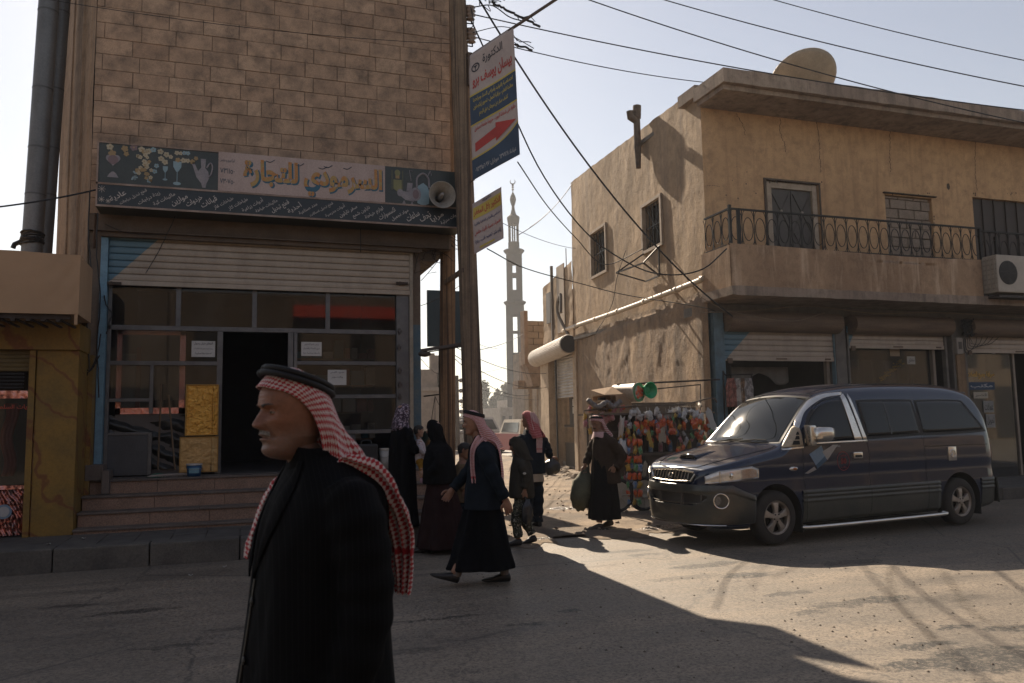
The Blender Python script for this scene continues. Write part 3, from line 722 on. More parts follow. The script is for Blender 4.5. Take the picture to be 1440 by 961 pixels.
MB().box((a_.x+.07, 12.975, a_.z+.09), (b_.x-.08, 12.98, b_.z-.08)).build('case_glass', MGlass, dc)
S0 = Vector((-1.985, 12.16, 4.69)); SWd, SHt = 5.30, .935
def sp(u, v, d=0.0): return Vector((S0.x+u*SWd, 12.16-.003-d, S0.z+v*SHt))
sg = thing('fascia_sign', 'long hand-painted shop fascia with gold lettering, flowers and teapots above the roller shutter', 'sign', (S0.x+SWd/2, 12.2, 4.69))
MSignDark = M('sign_dark_green', (.055,.065,.06), (.04,.05,.05), scale=3, rough=.45, bmp=.1)
MSignBlue = M('sign_navy', (.026,.035,.042), (.018,.028,.036), scale=3, rough=.45, bmp=.1)
MSignPink = M('sign_pinkish_white', (.54,.42,.38), (.45,.34,.30), scale=2.5, stretch=(1,1,.3), rough=.55, bmp=.1)
MSignEdge = M('sign_edge', (.40,.30,.25), (.22,.15,.11), rough=.6)
MB().box((S0.x, 12.16, 4.69), (S0.x+SWd, 12.60, 4.69+SHt)).build('sign_box', MSignDark, sg)
u1, u2 = .302, .765; vb = .36
m_ = MB(); m_.box(sp(0, 0, .004), sp(1, vb)); m_.build('navy_band', MSignBlue, sg)
m_ = MB(); m_.box(sp(u1, vb, .006), sp(u2, 1.0)); m_.build('white_panel', MSignPink, sg)
m_ = MB(); m_.box(sp(0, 0, .012), sp(1, .03)); m_.box(sp(0, vb-.018, .012), sp(1, vb+.012)); m_.box(sp(0, .03, .012), sp(.004, 1)); m_.box(sp(0, .985, .01), sp(.302, 1)); m_.build('edge_strip', MSignEdge, sg)
ux, uz = Vector((1,0,0)), Vector((0,0,1))
t1 = 'السرمودي للتجارة'
W_ = (u2-u1)*SWd
m_ = MB(); text_mb(m_, t1, sp(.562, .655, .0085)+Vector((.015,0,-.018)), ux, uz, W_*.84, .50, .062); m_.build('lettering_blue_shade', P('paint_blue', (.03,.13,.20), .5, bmp=0), sg, recalc=False)
m_ = MB(); text_mb(m_, t1, sp(.562, .655, .0105), ux, uz, W_*.84, .50, .040); m_.build('lettering_gold', M('paint_gold', (.50,.22,.06), (.45,.30,.10), scale=12, rough=.5, bmp=0, lo=.45, hi=.55), sg, recalc=False)
m_ = MB()
for (s, u, v, ww, hh) in [('ابراهيم و خضر', .326, .86, .20, .07), ('٧٣١١٥٠', .326, .70, .20, .085), ('٧٣٠٧٥٠', .326, .53, .20, .085)]:
 text_mb(m_, s, sp(u, v, .0085), ux, uz, ww, hh, .01)
for (u, v) in [(.585,.9),(.655,.93),(.60,.93),(.52,.92),(.44,.94)]:
 m_.tube(cr([sp(u-.012, v-.03, .0085), sp(u, v-.045, .0085), sp(u+.012, v+.0, .0085)], 6), .006, 4)
m_.build('phone_numbers', P('paint_dark_blue', (.05,.08,.11), .5, bmp=0), sg, recalc=False)
words = ['عادية','قطع تبديل دراجات','زيتة دراجات','ماكينات كبة','موازين','خردوات','قبانات','طباخات غاز','طباخات كاز','أدوات زراعية','ماكينات خياطة','قطع تبديل','أحذية','مدد صناعية','قطع تبديل غسالات','أدوات مدرسية','سفر نايلون','نايلون شمع','لوازم خياطة','اكسسوارات','مواد تجميل','ساعات','تحف','مرايا','أدوات منزلية']
m_ = MB(); ca, sa = math.cos(math.radians(33)), math.sin(math.radians(33))
for i, s in enumerate(words):
 u = .045+i*(.945/len(words)); ln = min(.42, .15+.016*len(s))
 text_mb(m_, s, sp(u+.008, .175, .0065), (ca, 0, sa), (-sa, 0, ca), ln, None if len(s) > 9 else .10, .012)
for (u, v, r) in [(.014,.27,.05),(.014,.11,.04),(.030,.09,.035)]:
 for k in range(4):
  a_ = k*PI/4; d_ = Vector((math.cos(a_), 0, math.sin(a_)))*r; m_.tube([sp(u, v, .006)-d_, sp(u, v, .006)+d_], .0035, 4)
m_.build('white_script', P('paint_white', (.55,.5,.46), .6, bmp=0), sg, recalc=False)
MPGrey = M('paint_silver', (.33,.30,.31), (.24,.22,.24), scale=9, rough=.5, bmp=0); MPBlue = P('paint_glass_blue', (.28,.40,.45), .5, bmp=0)
MPCr = P('paint_cream', (.50,.43,.30), .5, bmp=0); MPOc = P('paint_ochre', (.38,.26,.12), .5, bmp=0); MPMau = P('paint_mauve', (.22,.15,.16), .5, bmp=0); MPOl = P('paint_olive', (.24,.23,.10), .5, bmp=0)
def shp(mb, pts, d): mb.add([sp(u, v, d) for u, v in pts], [list(range(len(pts)))])
def ell(mb, u, v, r, ry=None, d=.002, n=20): ry = ry or r; shp(mb, [(u+r*math.cos(2*PI*k/n)/SWd, v+ry*math.sin(2*PI*k/n)/SHt) for k in range(n)], d)
mg = MB(); mb2 = MB(); mc_ = MB(); mo = MB(); mm = MB(); ml = MB()
hp = []
for k in range(40):
 t = 2*PI*k/40; hp.append((.0385+.0175*math.sin(t)**3, .735+.0062*(13*math.cos(t)-5*math.cos(2*t)-2*math.cos(3*t)-math.cos(4*t))))
shp(mg, hp, .002); ell(mm, .0385, .735, .065, .065, .004); shp(mg, [(.025,.46),(.053,.46),(.047,.52),(.041,.55),(.037,.55),(.031,.52)], .002)
for (u, v, s) in ((.167, .62, .75), (.197, .66, 1.25)):
 shp(mb2, [(u-.0085*s, v+.10*s), (u-.008*s, v+.03*s), (u-.002*s, v-.03*s), (u+.002*s, v-.03*s), (u+.008*s, v+.03*s), (u+.0085*s, v+.10*s)], .002)
 mb2.box(sp(u-.0008, v-.03*s, .0035), sp(u+.0008, v-.17*s)); ell(mb2, u, v-.18*s, .042*s, .02*s, .0045)
shp(mg, [(.262,.40),(.270,.40),(.272,.47),(.279,.56),(.276,.66),(.268,.72),(.270,.86),(.256,.86),(.258,.72),(.250,.66),(.240,.79),(.232,.83),(.228,.81),(.236,.74),(.246,.56),(.258,.47)], .002)
mg.tube(cr([sp(.272,.72,.004), sp(.281,.80,.004), sp(.287,.74,.004), sp(.283,.62,.004), sp(.277,.57,.004)], 14), .011, 6)
rf = random.Random(12)
def flower(mb, u, v, r):
 for k in range(5):
  a_ = 2*PI*k/5+u*50; ell(mb, u+r*.62*math.cos(a_)/SWd, v+r*.62*math.sin(a_)/SHt, r*.46, None, .002+.0002*k, 8)
 ell(mo, u, v, r*.25, None, .0035, 8)
for (u, v, r, w_) in [(.030,.93,.045,mc_),(.036,.83,.05,mo),(.066,.92,.045,mo),(.070,.84,.035,mo),(.088,.95,.05,mm),(.107,.93,.042,mc_),(.124,.91,.042,mc_),(.136,.94,.038,mb2),(.154,.92,.04,mc_),(.169,.88,.04,mc_),(.156,.81,.04,mc_),(.166,.76,.04,mc_),(.180,.85,.03,mc_),(.195,.92,.032,mc_),(.205,.92,.028,mc_),(.214,.93,.03,mb2),(.223,.93,.03,mb2),(.198,.81,.035,mo),(.212,.81,.038,mc_),(.223,.81,.033,mc_),(.235,.80,.036,mo),(.244,.86,.03,mo),(.145,.69,.033,mb2),(.141,.60,.033,mb2)]+[(.098+.035*rf.random(), .45+.45*rf.random(), .022+.016*rf.random(), rf.choice((mc_, mo))) for _ in range(26)]+[(.086+.012*rf.random(), .45+.14*rf.random(), .014, mb2) for _ in range(14)]+[(.128,.45,.032,mb2)]:
 flower(w_, u, v, r)
shp(ml, [(.790,.62),(.790,.78),(.815,.78),(.815,.60),(.806,.56)], .002); shp(mo, [(.796,.80),(.796,.93),(.808,.93),(.808,.80)], .002); ell(ml, .802, .90, .045, .05, .004)
for u in (.786, .818): ml.box(sp(u-.0006, .60, .003), sp(u+.0006, .94))
shp(mg, [(.812,.50),(.812,.60),(.826,.585),(.840,.60),(.852,.60),(.852,.42),(.826,.44)], .002); shp(mg, [(.829,.60),(.832,.74),(.848,.74),(.845,.60)], .003)
ell(mg, .810, .56, .05, .06, .005); shp(mg, [(.815,.36),(.822,.44),(.828,.36)], .002); shp(mg, [(.838,.33),(.846,.43),(.852,.34)], .002)
shp(mb2, [(.862,.40),(.860,.60),(.864,.70),(.880,.76),(.893,.70),(.899,.60),(.897,.40),(.880,.36)], .0045)
mg.tube(cr([sp(.860,.66,.004), sp(.862,.84,.004), sp(.880,.92,.004), sp(.896,.84,.004), sp(.898,.68,.004)], 18), .016, 6)
ell(mg, .857, .55, .085, .11, .006); ell(mm, .857, .55, .05, .075, .008); mg.tube([sp(.843,.78,.004), sp(.838,.96,.004), sp(.848,.95,.004)], .006, 5); mg.tube([sp(.892,.86,.003), sp(.902,.98,.003), sp(.905,.90,.003)], .009, 5)
for q_, nm, mt_ in ((mg,'painted_silver_pots',MPGrey),(mb2,'painted_glasses',MPBlue),(mc_,'painted_cream_flowers',MPCr),(mo,'painted_ochre_flowers',MPOc),(mm,'painted_mauve_details',MPMau),(ml,'painted_lantern',MPOl)): q_.build(nm, mt_, sg, recalc=False)
m_ = MB(); m_.tube([(-2.0, 12.3, 4.62), (-2.06, 12.65, 4.2)], .02, 6); m_.build('sign_bracket', P('bracket_iron', (.12,.08,.06), .7, .4), sg)
hc = PY(622, 274, 11.9)
ls = thing('horn_loudspeaker', 'grey horn loudspeaker fixed in front of the right end of the fascia', 'loudspeaker', hc)
m_ = MB(); m_.lathe(hc, [(.045, .30), (.06, .24), (.10, .14), (.17, .04), (.205, 0), (.213, -.012), (.218, -.006), (.21, .01), (.178, .055), (.11, .155), (.07, .26), (.06, .34)], 40, axis='y'); m_.build('horn_bell', M('horn_grey', (.44,.40,.35), (.32,.29,.25), scale=8, rough=.5), ls, smooth=True)
m_ = MB(); m_.lathe(hc, [(0, -.01), (.025, 0), (.035, .05), (.05, .26), (0, .26)], 20, axis='y'); m_.sphere(hc+Vector((0,-.01,0)), .03); m_.build('horn_core', P('horn_core', (.35,.32,.3), .35), ls, smooth=True)
m_ = MB(); m_.cyl(hc+Vector((0,.28,0)), hc+Vector((0,.34,0)), .07); m_.beam(hc+Vector((.02,.3,0)), hc+Vector((.35,.3,.05)), .04, .02); m_.build('driver_and_bracket', P('horn_dark', (.1,.09,.08), .5), ls)
def marble_paint():
 mt, nt, b = newmat('ochre_marbled_paint')
 v = coords(nt); n1 = noise_n(nt, v, 1.6, 6, .6); wv = N(nt, 'ShaderNodeTexWave'); wv.wave_type = 'BANDS'; wv.bands_direction = 'DIAGONAL'
 wv.inputs['Scale'].default_value = .9; wv.inputs['Distortion'].default_value = 9; wv.inputs['Detail'].default_value = 4; wv.inputs['Detail Scale'].default_value = 1.2; L(nt, v, wv.inputs['Vector'])
 col = mix(nt, ramp(nt, n1, [(.35, 0.0), (.7, 1.0)]), (.29,.165,.028), (.18,.115,.03))
 col = mix(nt, ramp(nt, wv.outputs['Fac'], [(.955, 0.0), (.99, .75)]), col, (.16,.045,.015))
 n2 = noise_n(nt, v, 30, 4, .7); col = mix(nt, .6, col, ramp(nt, n2, [(.3, .6), (.6, 1.0)]), 'MULTIPLY')
 L(nt, col, b.inputs['Base Color']); b.inputs['Roughness'].default_value = .6; bump(nt, b, n2, .3, .01); return mt
MOch = marble_paint()
ys = thing('yellow_shop', 'low shop front painted in ochre marbling beside the steps', 'building', (-4, 11.7, .25))
m_ = MB(); m_.box((-2.52, 11.68, .24), (-2.035, 12.4, 2.9), .01); m_.box((-2.60, 11.66, .24), (-2.53, 11.8, 2.72)); m_.box((-2.034, 12.35, .24), (-1.975, 12.6, 2.62)); m_.box((-3.0, 11.72, .24), (-2.605, 12.4, 2.55)) if False else None
m_.box((-8, 11.60, 2.62), (-2.02, 12.4, 2.97), .01); m_.box((-8, 11.9, 2.9), (-2.2, 19, 3.7)); m_.box((-8.2, 12.2, .25), (-8, 19, 3.7))
m_.build('ochre_wall', MOch, ys)
m_ = MB(); slats(m_, -8, -2.62, 2.35, 2.62, 11.74, .05, .01); m_.build('roller_curtain', M('ochre_shutter', (.16,.115,.04), (.11,.08,.03), rough=.6), ys)
m_ = MB()
for k in range(5): m_.tube([(-8, 11.78, 2.14+k*.045), (-2.68, 11.78, 2.14+k*.045)], .014, 6)
m_.build('vent_bars', P('bar_grey', (.10,.10,.11), .4, .5), ys)
xg = PY(47, 560, 11.74).x
m_ = MB()
def crinkle(x0, z0, x1, z1, Y, seed, am=.02):
 m_.smooth = True; m_.grid(lambda u, v: Vector((x0+(x1-x0)*u, Y-am*abs(fbm((x0+(x1-x0)*u)*11, (z0+(z1-z0)*v)*5, seed))*2, z0+(z1-z0)*v)), max(4, int(abs(x1-x0)/.012)), max(4, int(abs(z1-z0)/.02)))
crinkle(xg-.02, .27, xg+.11, 2.12, 11.73, 3); crinkle(-4.2, 2.0, xg-.02, 2.10, 11.73, 6); crinkle(-4.2, .85, xg-.02, .90, 11.735, 9)
m_.build('foil_trim', MFoilR, ys)
m_ = MB(); m_.smooth = True
m_.grid(lambda u, v: Vector((-4.2+(xg+4.18)*u, 11.76-.02*math.sin((u*5.2+v*.9)*26+fbm(u*6, v*4)*3)-.01*fbm(u*30, v*20), .27+.58*v)), 160, 30)
m_.build('pleated_foil_panel', M('dark_copper_foil', (.62,.22,.17), (.16,.13,.14), scale=9, rough=.22, metal=.9, bmp=.3, bscale=15), ys)
m_ = MB(); m_.box((-4.2, 11.80, .9), (xg-.02, 11.806, 2.0)); m_.build('display_glass', MGlass, ys)
m_ = MB(); m_.box((-8, 12.5, .25), (-2.6, 12.52, 2.62)); m_.box((-8, 11.9, 2.56), (-2.6, 12.5, 2.6)); m_.box((xg+.11, 11.70, .25), (xg+.17, 11.8, 2.3)); m_.build('display_back', P('display_dark', (.03,.028,.03), .5), ys)
m_ = MB(); m_.grid(lambda u, v: Vector((-2.95+.14*u+.03*math.sin(v*9), 12.05+.02*math.sin(u*20), 1.0+.95*v)), 12, 20); m_.build('red_curtain', P('red_cloth', (.30,.035,.03), .7), ys, smooth=True, thick=.01)
m_ = MB(); m_.box((-3.3, 12.0, 1.1), (-3.02, 12.05, 1.9)); m_.build('pale_display_card', M('grey_card', (.30,.28,.27), (.08,.07,.07), scale=5, rough=.6), ys)
m_ = MB(); text_mb(m_, 'حلويات السلطان', (PY(20,573,11.79).x, 11.793, PY(20,573,11.79).z), ux, uz, .5, .07, .02); m_.build('red_lettering', P('letter_red', (.5,.06,.03), .5, bmp=0), ys, recalc=False)
p = PY(5, 720, 11.70); m_ = MB(); m_.cyl((p.x, 11.70, p.z), (p.x, 11.705, p.z), .09, 28); m_.build('round_sticker', P('sticker_blue', (.20,.30,.42), .5), ys)
m_ = MB(); m_.cyl((p.x, 11.694, p.z), (p.x, 11.6985, p.z), .065, 28); m_.build('sticker_centre', P('sticker_white', (.5,.5,.52), .5), ys)
aw = thing('awning_box', 'tan cloth-covered awning box above the ochre shop front', 'awning', (-4.5, 11.2, 2.98))
MCloth = M('tan_cloth', (.47,.31,.19), (.41,.27,.165), scale=2, rough=.9, bscale=120, bmp=.15, fine=.1)
m_ = MB(); X1_ = -1.905
def awn(u, v):
 x = -8+(X1_+8)*u; z_ = 2.985+.745*v; e = max(0, 1-(X1_-x)/.5)
 return Vector((x, 10.80-.010*fbm(x*1.5, z_*2)-.012*e*abs(math.sin((z_*9-x*14))), z_+.012*math.sin(x*4)*(v)-(.0)))
m_.smooth = True; m_.grid(awn, 160, 24); m_.smooth = False
m_.box((-8, 10.82, 2.99), (X1_-.01, 11.7, 3.715)); m_.box((X1_-.045, 10.80, 2.86), (X1_-.01, 10.815, 2.99))
m_.build('cloth_cover', MCloth, aw)
m_ = MB(); m_.box((-8, 10.86, 2.93), (-2.0, 10.90, 2.985))
x = -6
while x < -2.05: m_.beam((x, 10.9, 2.95), (x+.10, 11.5, 2.90), .03, .02); m_.box((x, 10.85, 2.90), (x+.05, 10.9, 2.93)); x += .16
m_.build('awning_frame', P('awning_iron', (.07,.055,.05), .7, .4), aw)
MFlue = M('flue_zinc', (.20,.205,.21), (.14,.14,.14), scale=3, stretch=(1,1,.4), rough=.5, metal=.35, bmp=.15)
for (xa, ya, xb, yb, w_, lab, Yf) in ((45, 345, 73, -60, .135, 'thicker front metal flue pipe with a black joint rising left of the block wall', 13.0), (62, 345, 92, -60, .115, 'rear metal flue pipe, half hidden behind the thicker flue', 13.4)):
 a_, b_ = PY(xa, ya, Yf), PY(xb, yb, Yf); a_ = a_+(a_-b_).normalized()*.6
 t = thing('flue_pipe', lab, 'flue', a_)
 m_ = MB(); m_.tube([a_, b_], w_, 24, cap=True); m_.build('pipe', MFlue, t, auto=40)
 m_ = MB()
 for k in (.24, .38, .56, .80): c_ = a_.lerp(b_, k+.02*w_*10); dd = (b_-a_).normalized()*.012; m_.cyl(c_-dd, c_+dd, w_*1.03, 24)
 m_.build('pipe_seam', P('seam_zinc', (.12,.12,.12), .5, .4), t)
 if w_ > .12:
  m_ = MB(); c_ = PY(45, 343, Yf); d_ = (b_-a_).normalized()
  for k in range(9):
   cc_ = c_+d_*(.0+.018*k); rr = w_*1.02+.012*random.random()
   m_.tube([cc_+Vector((rr*math.cos(t_), rr*math.sin(t_), random.uniform(-.006,.006)+.02*math.cos(t_+k))) for t_ in [2*PI*j/20 for j in range(21)]], .014, 5)
  m_.tube([c_+Vector((-.13,0,.03)), c_+Vector((-.22,0,-.02)), c_+Vector((-.24,0,-.08))], .035, 6)
  m_.build('black_binding', P('black_tape', (.015,.015,.016), .6), t)
m_ = MB(); p = PY(117, 432, 12.5); m_.sphere(p, .05, 10, 6, (.9,.8,1.3)); m_.sphere(p+Vector((.05,0,-.12)), .035, 8, 6, (1.5,1,.8))
tag(m_.build('insulator_knob', P('knob_blue', (.14,.17,.21), .5), smooth=True), 'blue-grey insulator knob on the concrete corner beside the awning', 'insulator')
for i, (px, py, z_, lab) in enumerate([(117, 758, .256, 'white paper scrap on the pavement below the steps'), (268, 810, .012, 'pale scrap lying in the gutter near the kerb'), (316, 798, .012, 'small white scrap in the gutter close to the walking man'), (68, 766, .256, 'tiny crumpled scrap near the kerb edge on the far left')]):
 p = G(px, py, z_); m_ = MB(); m_.grid(lambda u, v: p+Vector((.045*(u-.5), .06*(v-.5), .008+.006*math.sin(u*7+i)+.005*math.cos(v*5))), 5, 5)
 tag(m_.build('paper_scrap', P('scrap_white', (.5,.48,.45), .9), smooth=True, thick=.001), lab, 'litter')
# ================================================================ right corner building
K0 = Vector((8.57, 13.3, 0)); aw_ = math.radians(4.8); DS = Vector((math.sin(aw_), math.cos(aw_), 0)); NS = Vector((-math.cos(aw_), math.sin(aw_), 0))
def SP(s, z, d=0.0): return K0 + DS*s + NS*d + Vector((0, 0, z))
def SW(x, y):
 d = ray(x, y); n = Vector((DS.y, -DS.x, 0)); t = n.dot(K0-Vector((CC.x, CC.y, 0)))/n.dot(Vector((d.x, d.y, 0))); p = CC+d*t
 return (Vector((p.x, p.y, 0))-K0).dot(DS), p.z
MPlF = streaky('ochre_plaster', (.60,.375,.20), (.50,.31,.165), (.30,.17,.09), vs=.3, hs=5, amt=.55, thr=(.52,.72))
MPlS = streaky('grey_tan_plaster', (.43,.30,.185), (.33,.23,.14), (.21,.155,.11), vs=.22, hs=3.2, amt=.7, thr=(.47,.68), bmp=.6)
MPlB = streaky('stained_balcony_plaster', (.44,.285,.17), (.32,.20,.12), (.60,.43,.29), vs=.6, hs=5, amt=.75, thr=(.52,.66))
MPlBase = streaky('rough_base_render', (.40,.28,.175), (.28,.19,.12), (.13,.09,.06), vs=.5, hs=2.0, amt=.9, thr=(.44,.64), bmp=1.0)
MSlab = streaky('weathered_slab', (.38,.29,.22), (.27,.20,.155), (.13,.10,.08), vs=.5, hs=4, amt=.8, thr=(.48,.68))
rb = thing('corner_building', 'two-storey tan corner building with a long balcony over its shuttered shops', 'building', (14, 13.3, 0))
RX = 24.0
def wall_holes(mb, x0, x1, z0, z1, holes, Y, Yb, step=.5):
 xs_ = sorted({x0, x1, *[h[0] for h in holes], *[h[1] for h in holes]}); zs_ = sorted({z0, z1, *[h[2] for h in holes], *[h[3] for h in holes]})
 def inh(a, b, c, d): return any(h[0]-1e-6 <= a and b <= h[1]+1e-6 and h[2]-1e-6 <= c and d <= h[3]+1e-6 for h in holes)
 for a, b in zip(xs_, xs_[1:]):
  for c, d in zip(zs_, zs_[1:]):
   if not inh(a, b, c, d): mb.add([(a, Y, c), (b, Y, c), (b, Y, d), (a, Y, d)], [(0,1,2,3)])
 for a, b, c, d in holes:
  mb.add([(a,Y,c),(b,Y,c),(b,Yb,c),(a,Yb,c)], [(0,1,2,3)]); mb.add([(a,Y,d),(b,Y,d),(b,Yb,d),(a,Yb,d)], [(3,2,1,0)])
  mb.add([(a,Y,c),(a,Yb,c),(a,Yb,d),(a,Y,d)], [(0,1,2,3)]); mb.add([(b,Y,c),(b,Yb,c),(b,Yb,d),(b,Y,d)], [(3,2,1,0)])
ZF = 3.98
dr1 = (10.02, 11.33, ZF+.02, 6.40); br1 = (13.06, 14.36, ZF+.6, 6.33); dk1 = (15.55, 18.6, ZF+.02, 6.46)
m_ = MB(); wall_holes(m_, 8.57, RX, ZF, 7.76, [dr1, br1, dk1], 13.3, 13.46); m_.build('upper_front_wall', MPlF, rb, recalc=False)
m_ = MB(); rc = random.Random(5)
def crack(pts, wd=.012):
 q = cr(pts, 26); q = [p+Vector((rc.uniform(-.02,.02), 0, rc.uniform(-.01,.01))) for p in q]; v_ = []
 for i, p in enumerate(q):
  w2 = wd*(.3+abs(math.sin(i*1.7)))*.6; v_ += [Vector((p.x-w2, 13.2965, p.z)), Vector((p.x+w2, 13.2965, p.z+.002))]
 m_.add(v_, [(2*i, 2*i+1, 2*i+3, 2*i+2) for i in range(26)])
def z4(x, y): return PY(960+x/2.402, 60+y/2.402, 13.29)
for c_ in ([(180,240),(205,280),(212,312)], [(330,255),(332,310),(345,340),(348,370)], [(85,483),(105,483),(127,488)], [(990,330),(988,420),(996,500)], [(455,265),(462,350),(466,440)], [(702,295),(700,370),(704,440)]): crack([z4(*q) for q in c_])
for _ in range(46):
 c_ = z4(*rc.choice([(180+rc.uniform(-70,70), 470+rc.uniform(-60,70)), (rc.uniform(280,480), 470+rc.uniform(-4,4)), (760+rc.uniform(-90,90), 512+rc.uniform(-4,4)), (1040+rc.uniform(-60,90), 512+rc.uniform(-4,4)), (850, rc.uniform(520,700))])); r_ = rc.uniform(.008,.022)
 m_.add([(c_.x+r_*math.cos(k), 13.296, c_.z+r_*1.2*math.sin(k)) for k in (0,1,2,3,4,5)], [(0,1,2,3,4,5)])
c_ = z4(898, 486); m_.add([(c_.x+.05*math.cos(k), 13.296, c_.z+.08*math.sin(k)) for k in (0,.8,1.6,2.6,3.6,4.6,5.4)], [tuple(range(7))])
m_.build('plaster_cracks', P('crack_dark', (.10,.07,.05), .95), rb, recalc=False)
holes_s = []
def srect(px0, py0, px1, py1):
 s0, za = SW(px1, py1); s1, zb = SW(px0, py0); s0b, zc = SW(px1, py0); return s0, s1, za, max(zb, zc)
w1 = (1.98, 2.98, 5.45, 6.52); w2 = (5.42, 6.55, 5.50, 6.72)
holes_s = [w1, w2]
top = lambda s: 8.22+.06*s+.02*fbm(s*2.1, 5)
def bp(s, z): return (.022*fbm(s*.55, z*.35, 2, 4)+.008*fbm(s*1.9, z*1.1, 8, 5))
def segs(marks, n):
 lo, hi = marks[0], marks[-1]; out = set(marks)
 k = lo
 while k < hi: out.add(round(k, 4)); k += (hi-lo)/n
 return sorted(out)
ss = segs([0, w1[0], w1[1], w2[0], w2[1], 8.28], 130); zz = segs([4.0, 5.45, 5.50, 6.52, 6.72, 8.9], 70)
m_ = MB(); m_.smooth = True; idx = {}
def svert(s, z, lower=False):
 e = min([max(abs(s-(h[0]+h[1])/2)-(h[1]-h[0])/2, abs(z-(h[2]+h[3])/2)-(h[3]-h[2])/2) for h in holes_s]+[9]); f = min(1, max(0, e)/.1)
 f *= min(1, s/.12) if s < .12 else 1
 return SP(s, z, bp(s, z)*f)
vs = []; fs = []
def gi(s, z):
 k = (s, z)
 if k not in idx:
  zt_ = top(s); zc = 4.0+(z-4.0)/(8.9-4.0)*(zt_-4.0) if z > 6.8 else z
  if z > 6.8: zc = 6.8+(z-6.8)/(2.1)*(zt_-6.8)
  idx[k] = len(vs); vs.append(svert(s, zc))
 return idx[k]
for a, b in zip(ss, ss[1:]):
 for c, d in zip(zz, zz[1:]):
  if any(h[0]-1e-6 <= a and b <= h[1]+1e-6 and h[2]-1e-6 <= c and d <= h[3]+1e-6 for h in holes_s): continue
  fs.append((gi(a, c), gi(b, c), gi(b, d), gi(a, d)))
m_.add(vs, fs)
m_.smooth = False
for h in holes_s:
 for (p, q) in (((h[0],h[2]),(h[1],h[2])), ((h[1],h[2]),(h[1],h[3])), ((h[1],h[3]),(h[0],h[3])), ((h[0],h[3]),(h[0],h[2]))):
  m_.add([SP(p[0],p[1]), SP(q[0],q[1]), SP(q[0],q[1],-.22), SP(p[0],p[1],-.22)], [(0,1,2,3)])
m_.build('upper_side_wall', MPlS, rb, recalc=False)
m_ = MB(); m_.smooth = True
def low(u, v):
 s = 8.12*u; z = -.05+4.12*v; pr_ = .05 if v < .97 else 0
 patch = .012*max(0, min(1, fbm(s*.8, z*.7, 4)*6))
 return SP(s, z, .03+pr_*min(1, s/.15+.0)+(.010*fbm(s*1.1, z*.9, 3)+.007*fbm(s*4, z*4, 6)-patch)*min(1, s/.3))
m_.grid(low, 130, 70); m_.build('lower_side_wall', MPlBase, rb, recalc=False)
m_ = MB(); m_.add([SP(8.26,0,-.3), SP(8.26,8.6,-.3), (RX,21.5,8.6), (RX,21.5,0)], [(0,1,2,3)])
m_.box((9.5, 13.6, 8.0), (RX, 21.4, 8.1)); m_.box((8.75, 13.5, 8.0), (9.5, 16.5, 8.09)); m_.box((RX-.1, 13.35, 0), (RX, 21.5, 8.1)); m_.box((9.0, 13.48, 3.9), (RX-.1, 21, 3.97))
m_.build('rear_walls', MRoof, rb)
m_ = MB()
NV = 90
def slabf(mb, x0, x1, ya, yb, z0, z1, wob=.012, n=NV, closed=True):
 ring = []
 for i in range(n+1):
  x = x0+(x1-x0)*i/n; w_ = wob*fbm(x*2.2, z0); w3 = wob*fbm(x*3, z1, 4)
  ring.append([Vector((x, ya+w3, z0+w_)), Vector((x, ya+w_, z1+w3)), Vector((x, yb, z1+w3*.5)), Vector((x, yb, z0))])
 vs = [p for r_ in ring for p in r_]; fs = []
 for i in range(n):
  for k in range(4): fs.append((i*4+k, (i+1)*4+k, (i+1)*4+(k+1) % 4, i*4+(k+1) % 4))
 fs.append((3,2,1,0)); fs.append(tuple(n*4+k for k in range(4))); mb.add(vs, fs)
slabf(m_, 8.44, RX, 12.28, 13.34, 7.86, 8.13); slabf(m_, 8.50, RX, 12.40, 13.30, 7.765, 7.857, .006)
m_.add([SP(-.02,7.78,.02)+Vector((0,-.9,0)), SP(.9,7.9,.02), SP(.9,8.34,.02), SP(-.02,8.14,.02)+Vector((0,-.9,0))], [(0,1,2,3)]) if False else None
slabf(m_, 8.48, RX, 13.34, 14.0, 8.0, 8.24, .01)
m_.build('roof_slab', MSlab, rb)
MRail = P('wrought_iron', (.022,.020,.019), .55, .5)
bX0, bX1 = 8.44, 14.50
m_ = MB(); slabf(m_, bX0-.03, 17.0, 12.26, 13.29, 3.82, 3.99, .014)
m_.build('balcony_slab', MSlab, rb)
m_ = MB()
m_.smooth = True
def bfront(u, v):
 x = bX0+(bX1-bX0)*u; z = 3.985+.80*v; sag = .05*math.exp(-((x-12.5)/2)**2) if v > .8 else 0
 return Vector((x, 12.31+.016*fbm(x*1.2, z, 2)+.006*fbm(x*6, z*6), z-sag+(.01*fbm(x*4, 1) if v > .9 else 0)))
m_.grid(bfront, 150, 18); m_.smooth = False
n0 = len(m_.v);
for i in range(60):
 u0, u1_ = i/60, (i+1)/60; a_, b_ = bfront(u0, 1), bfront(u1_, 1)
 m_.add([a_, b_, b_+Vector((0,.12,0)), a_+Vector((0,.12,0))], [(0,1,2,3)])
m_.box((bX0, 12.34, 3.99), (bX0+.11, 13.29, 4.76)); m_.box((bX1-.12, 12.43, 3.99), (bX1, 13.29, 4.74))
m_.build('balcony_parapet', MPlB, rb)
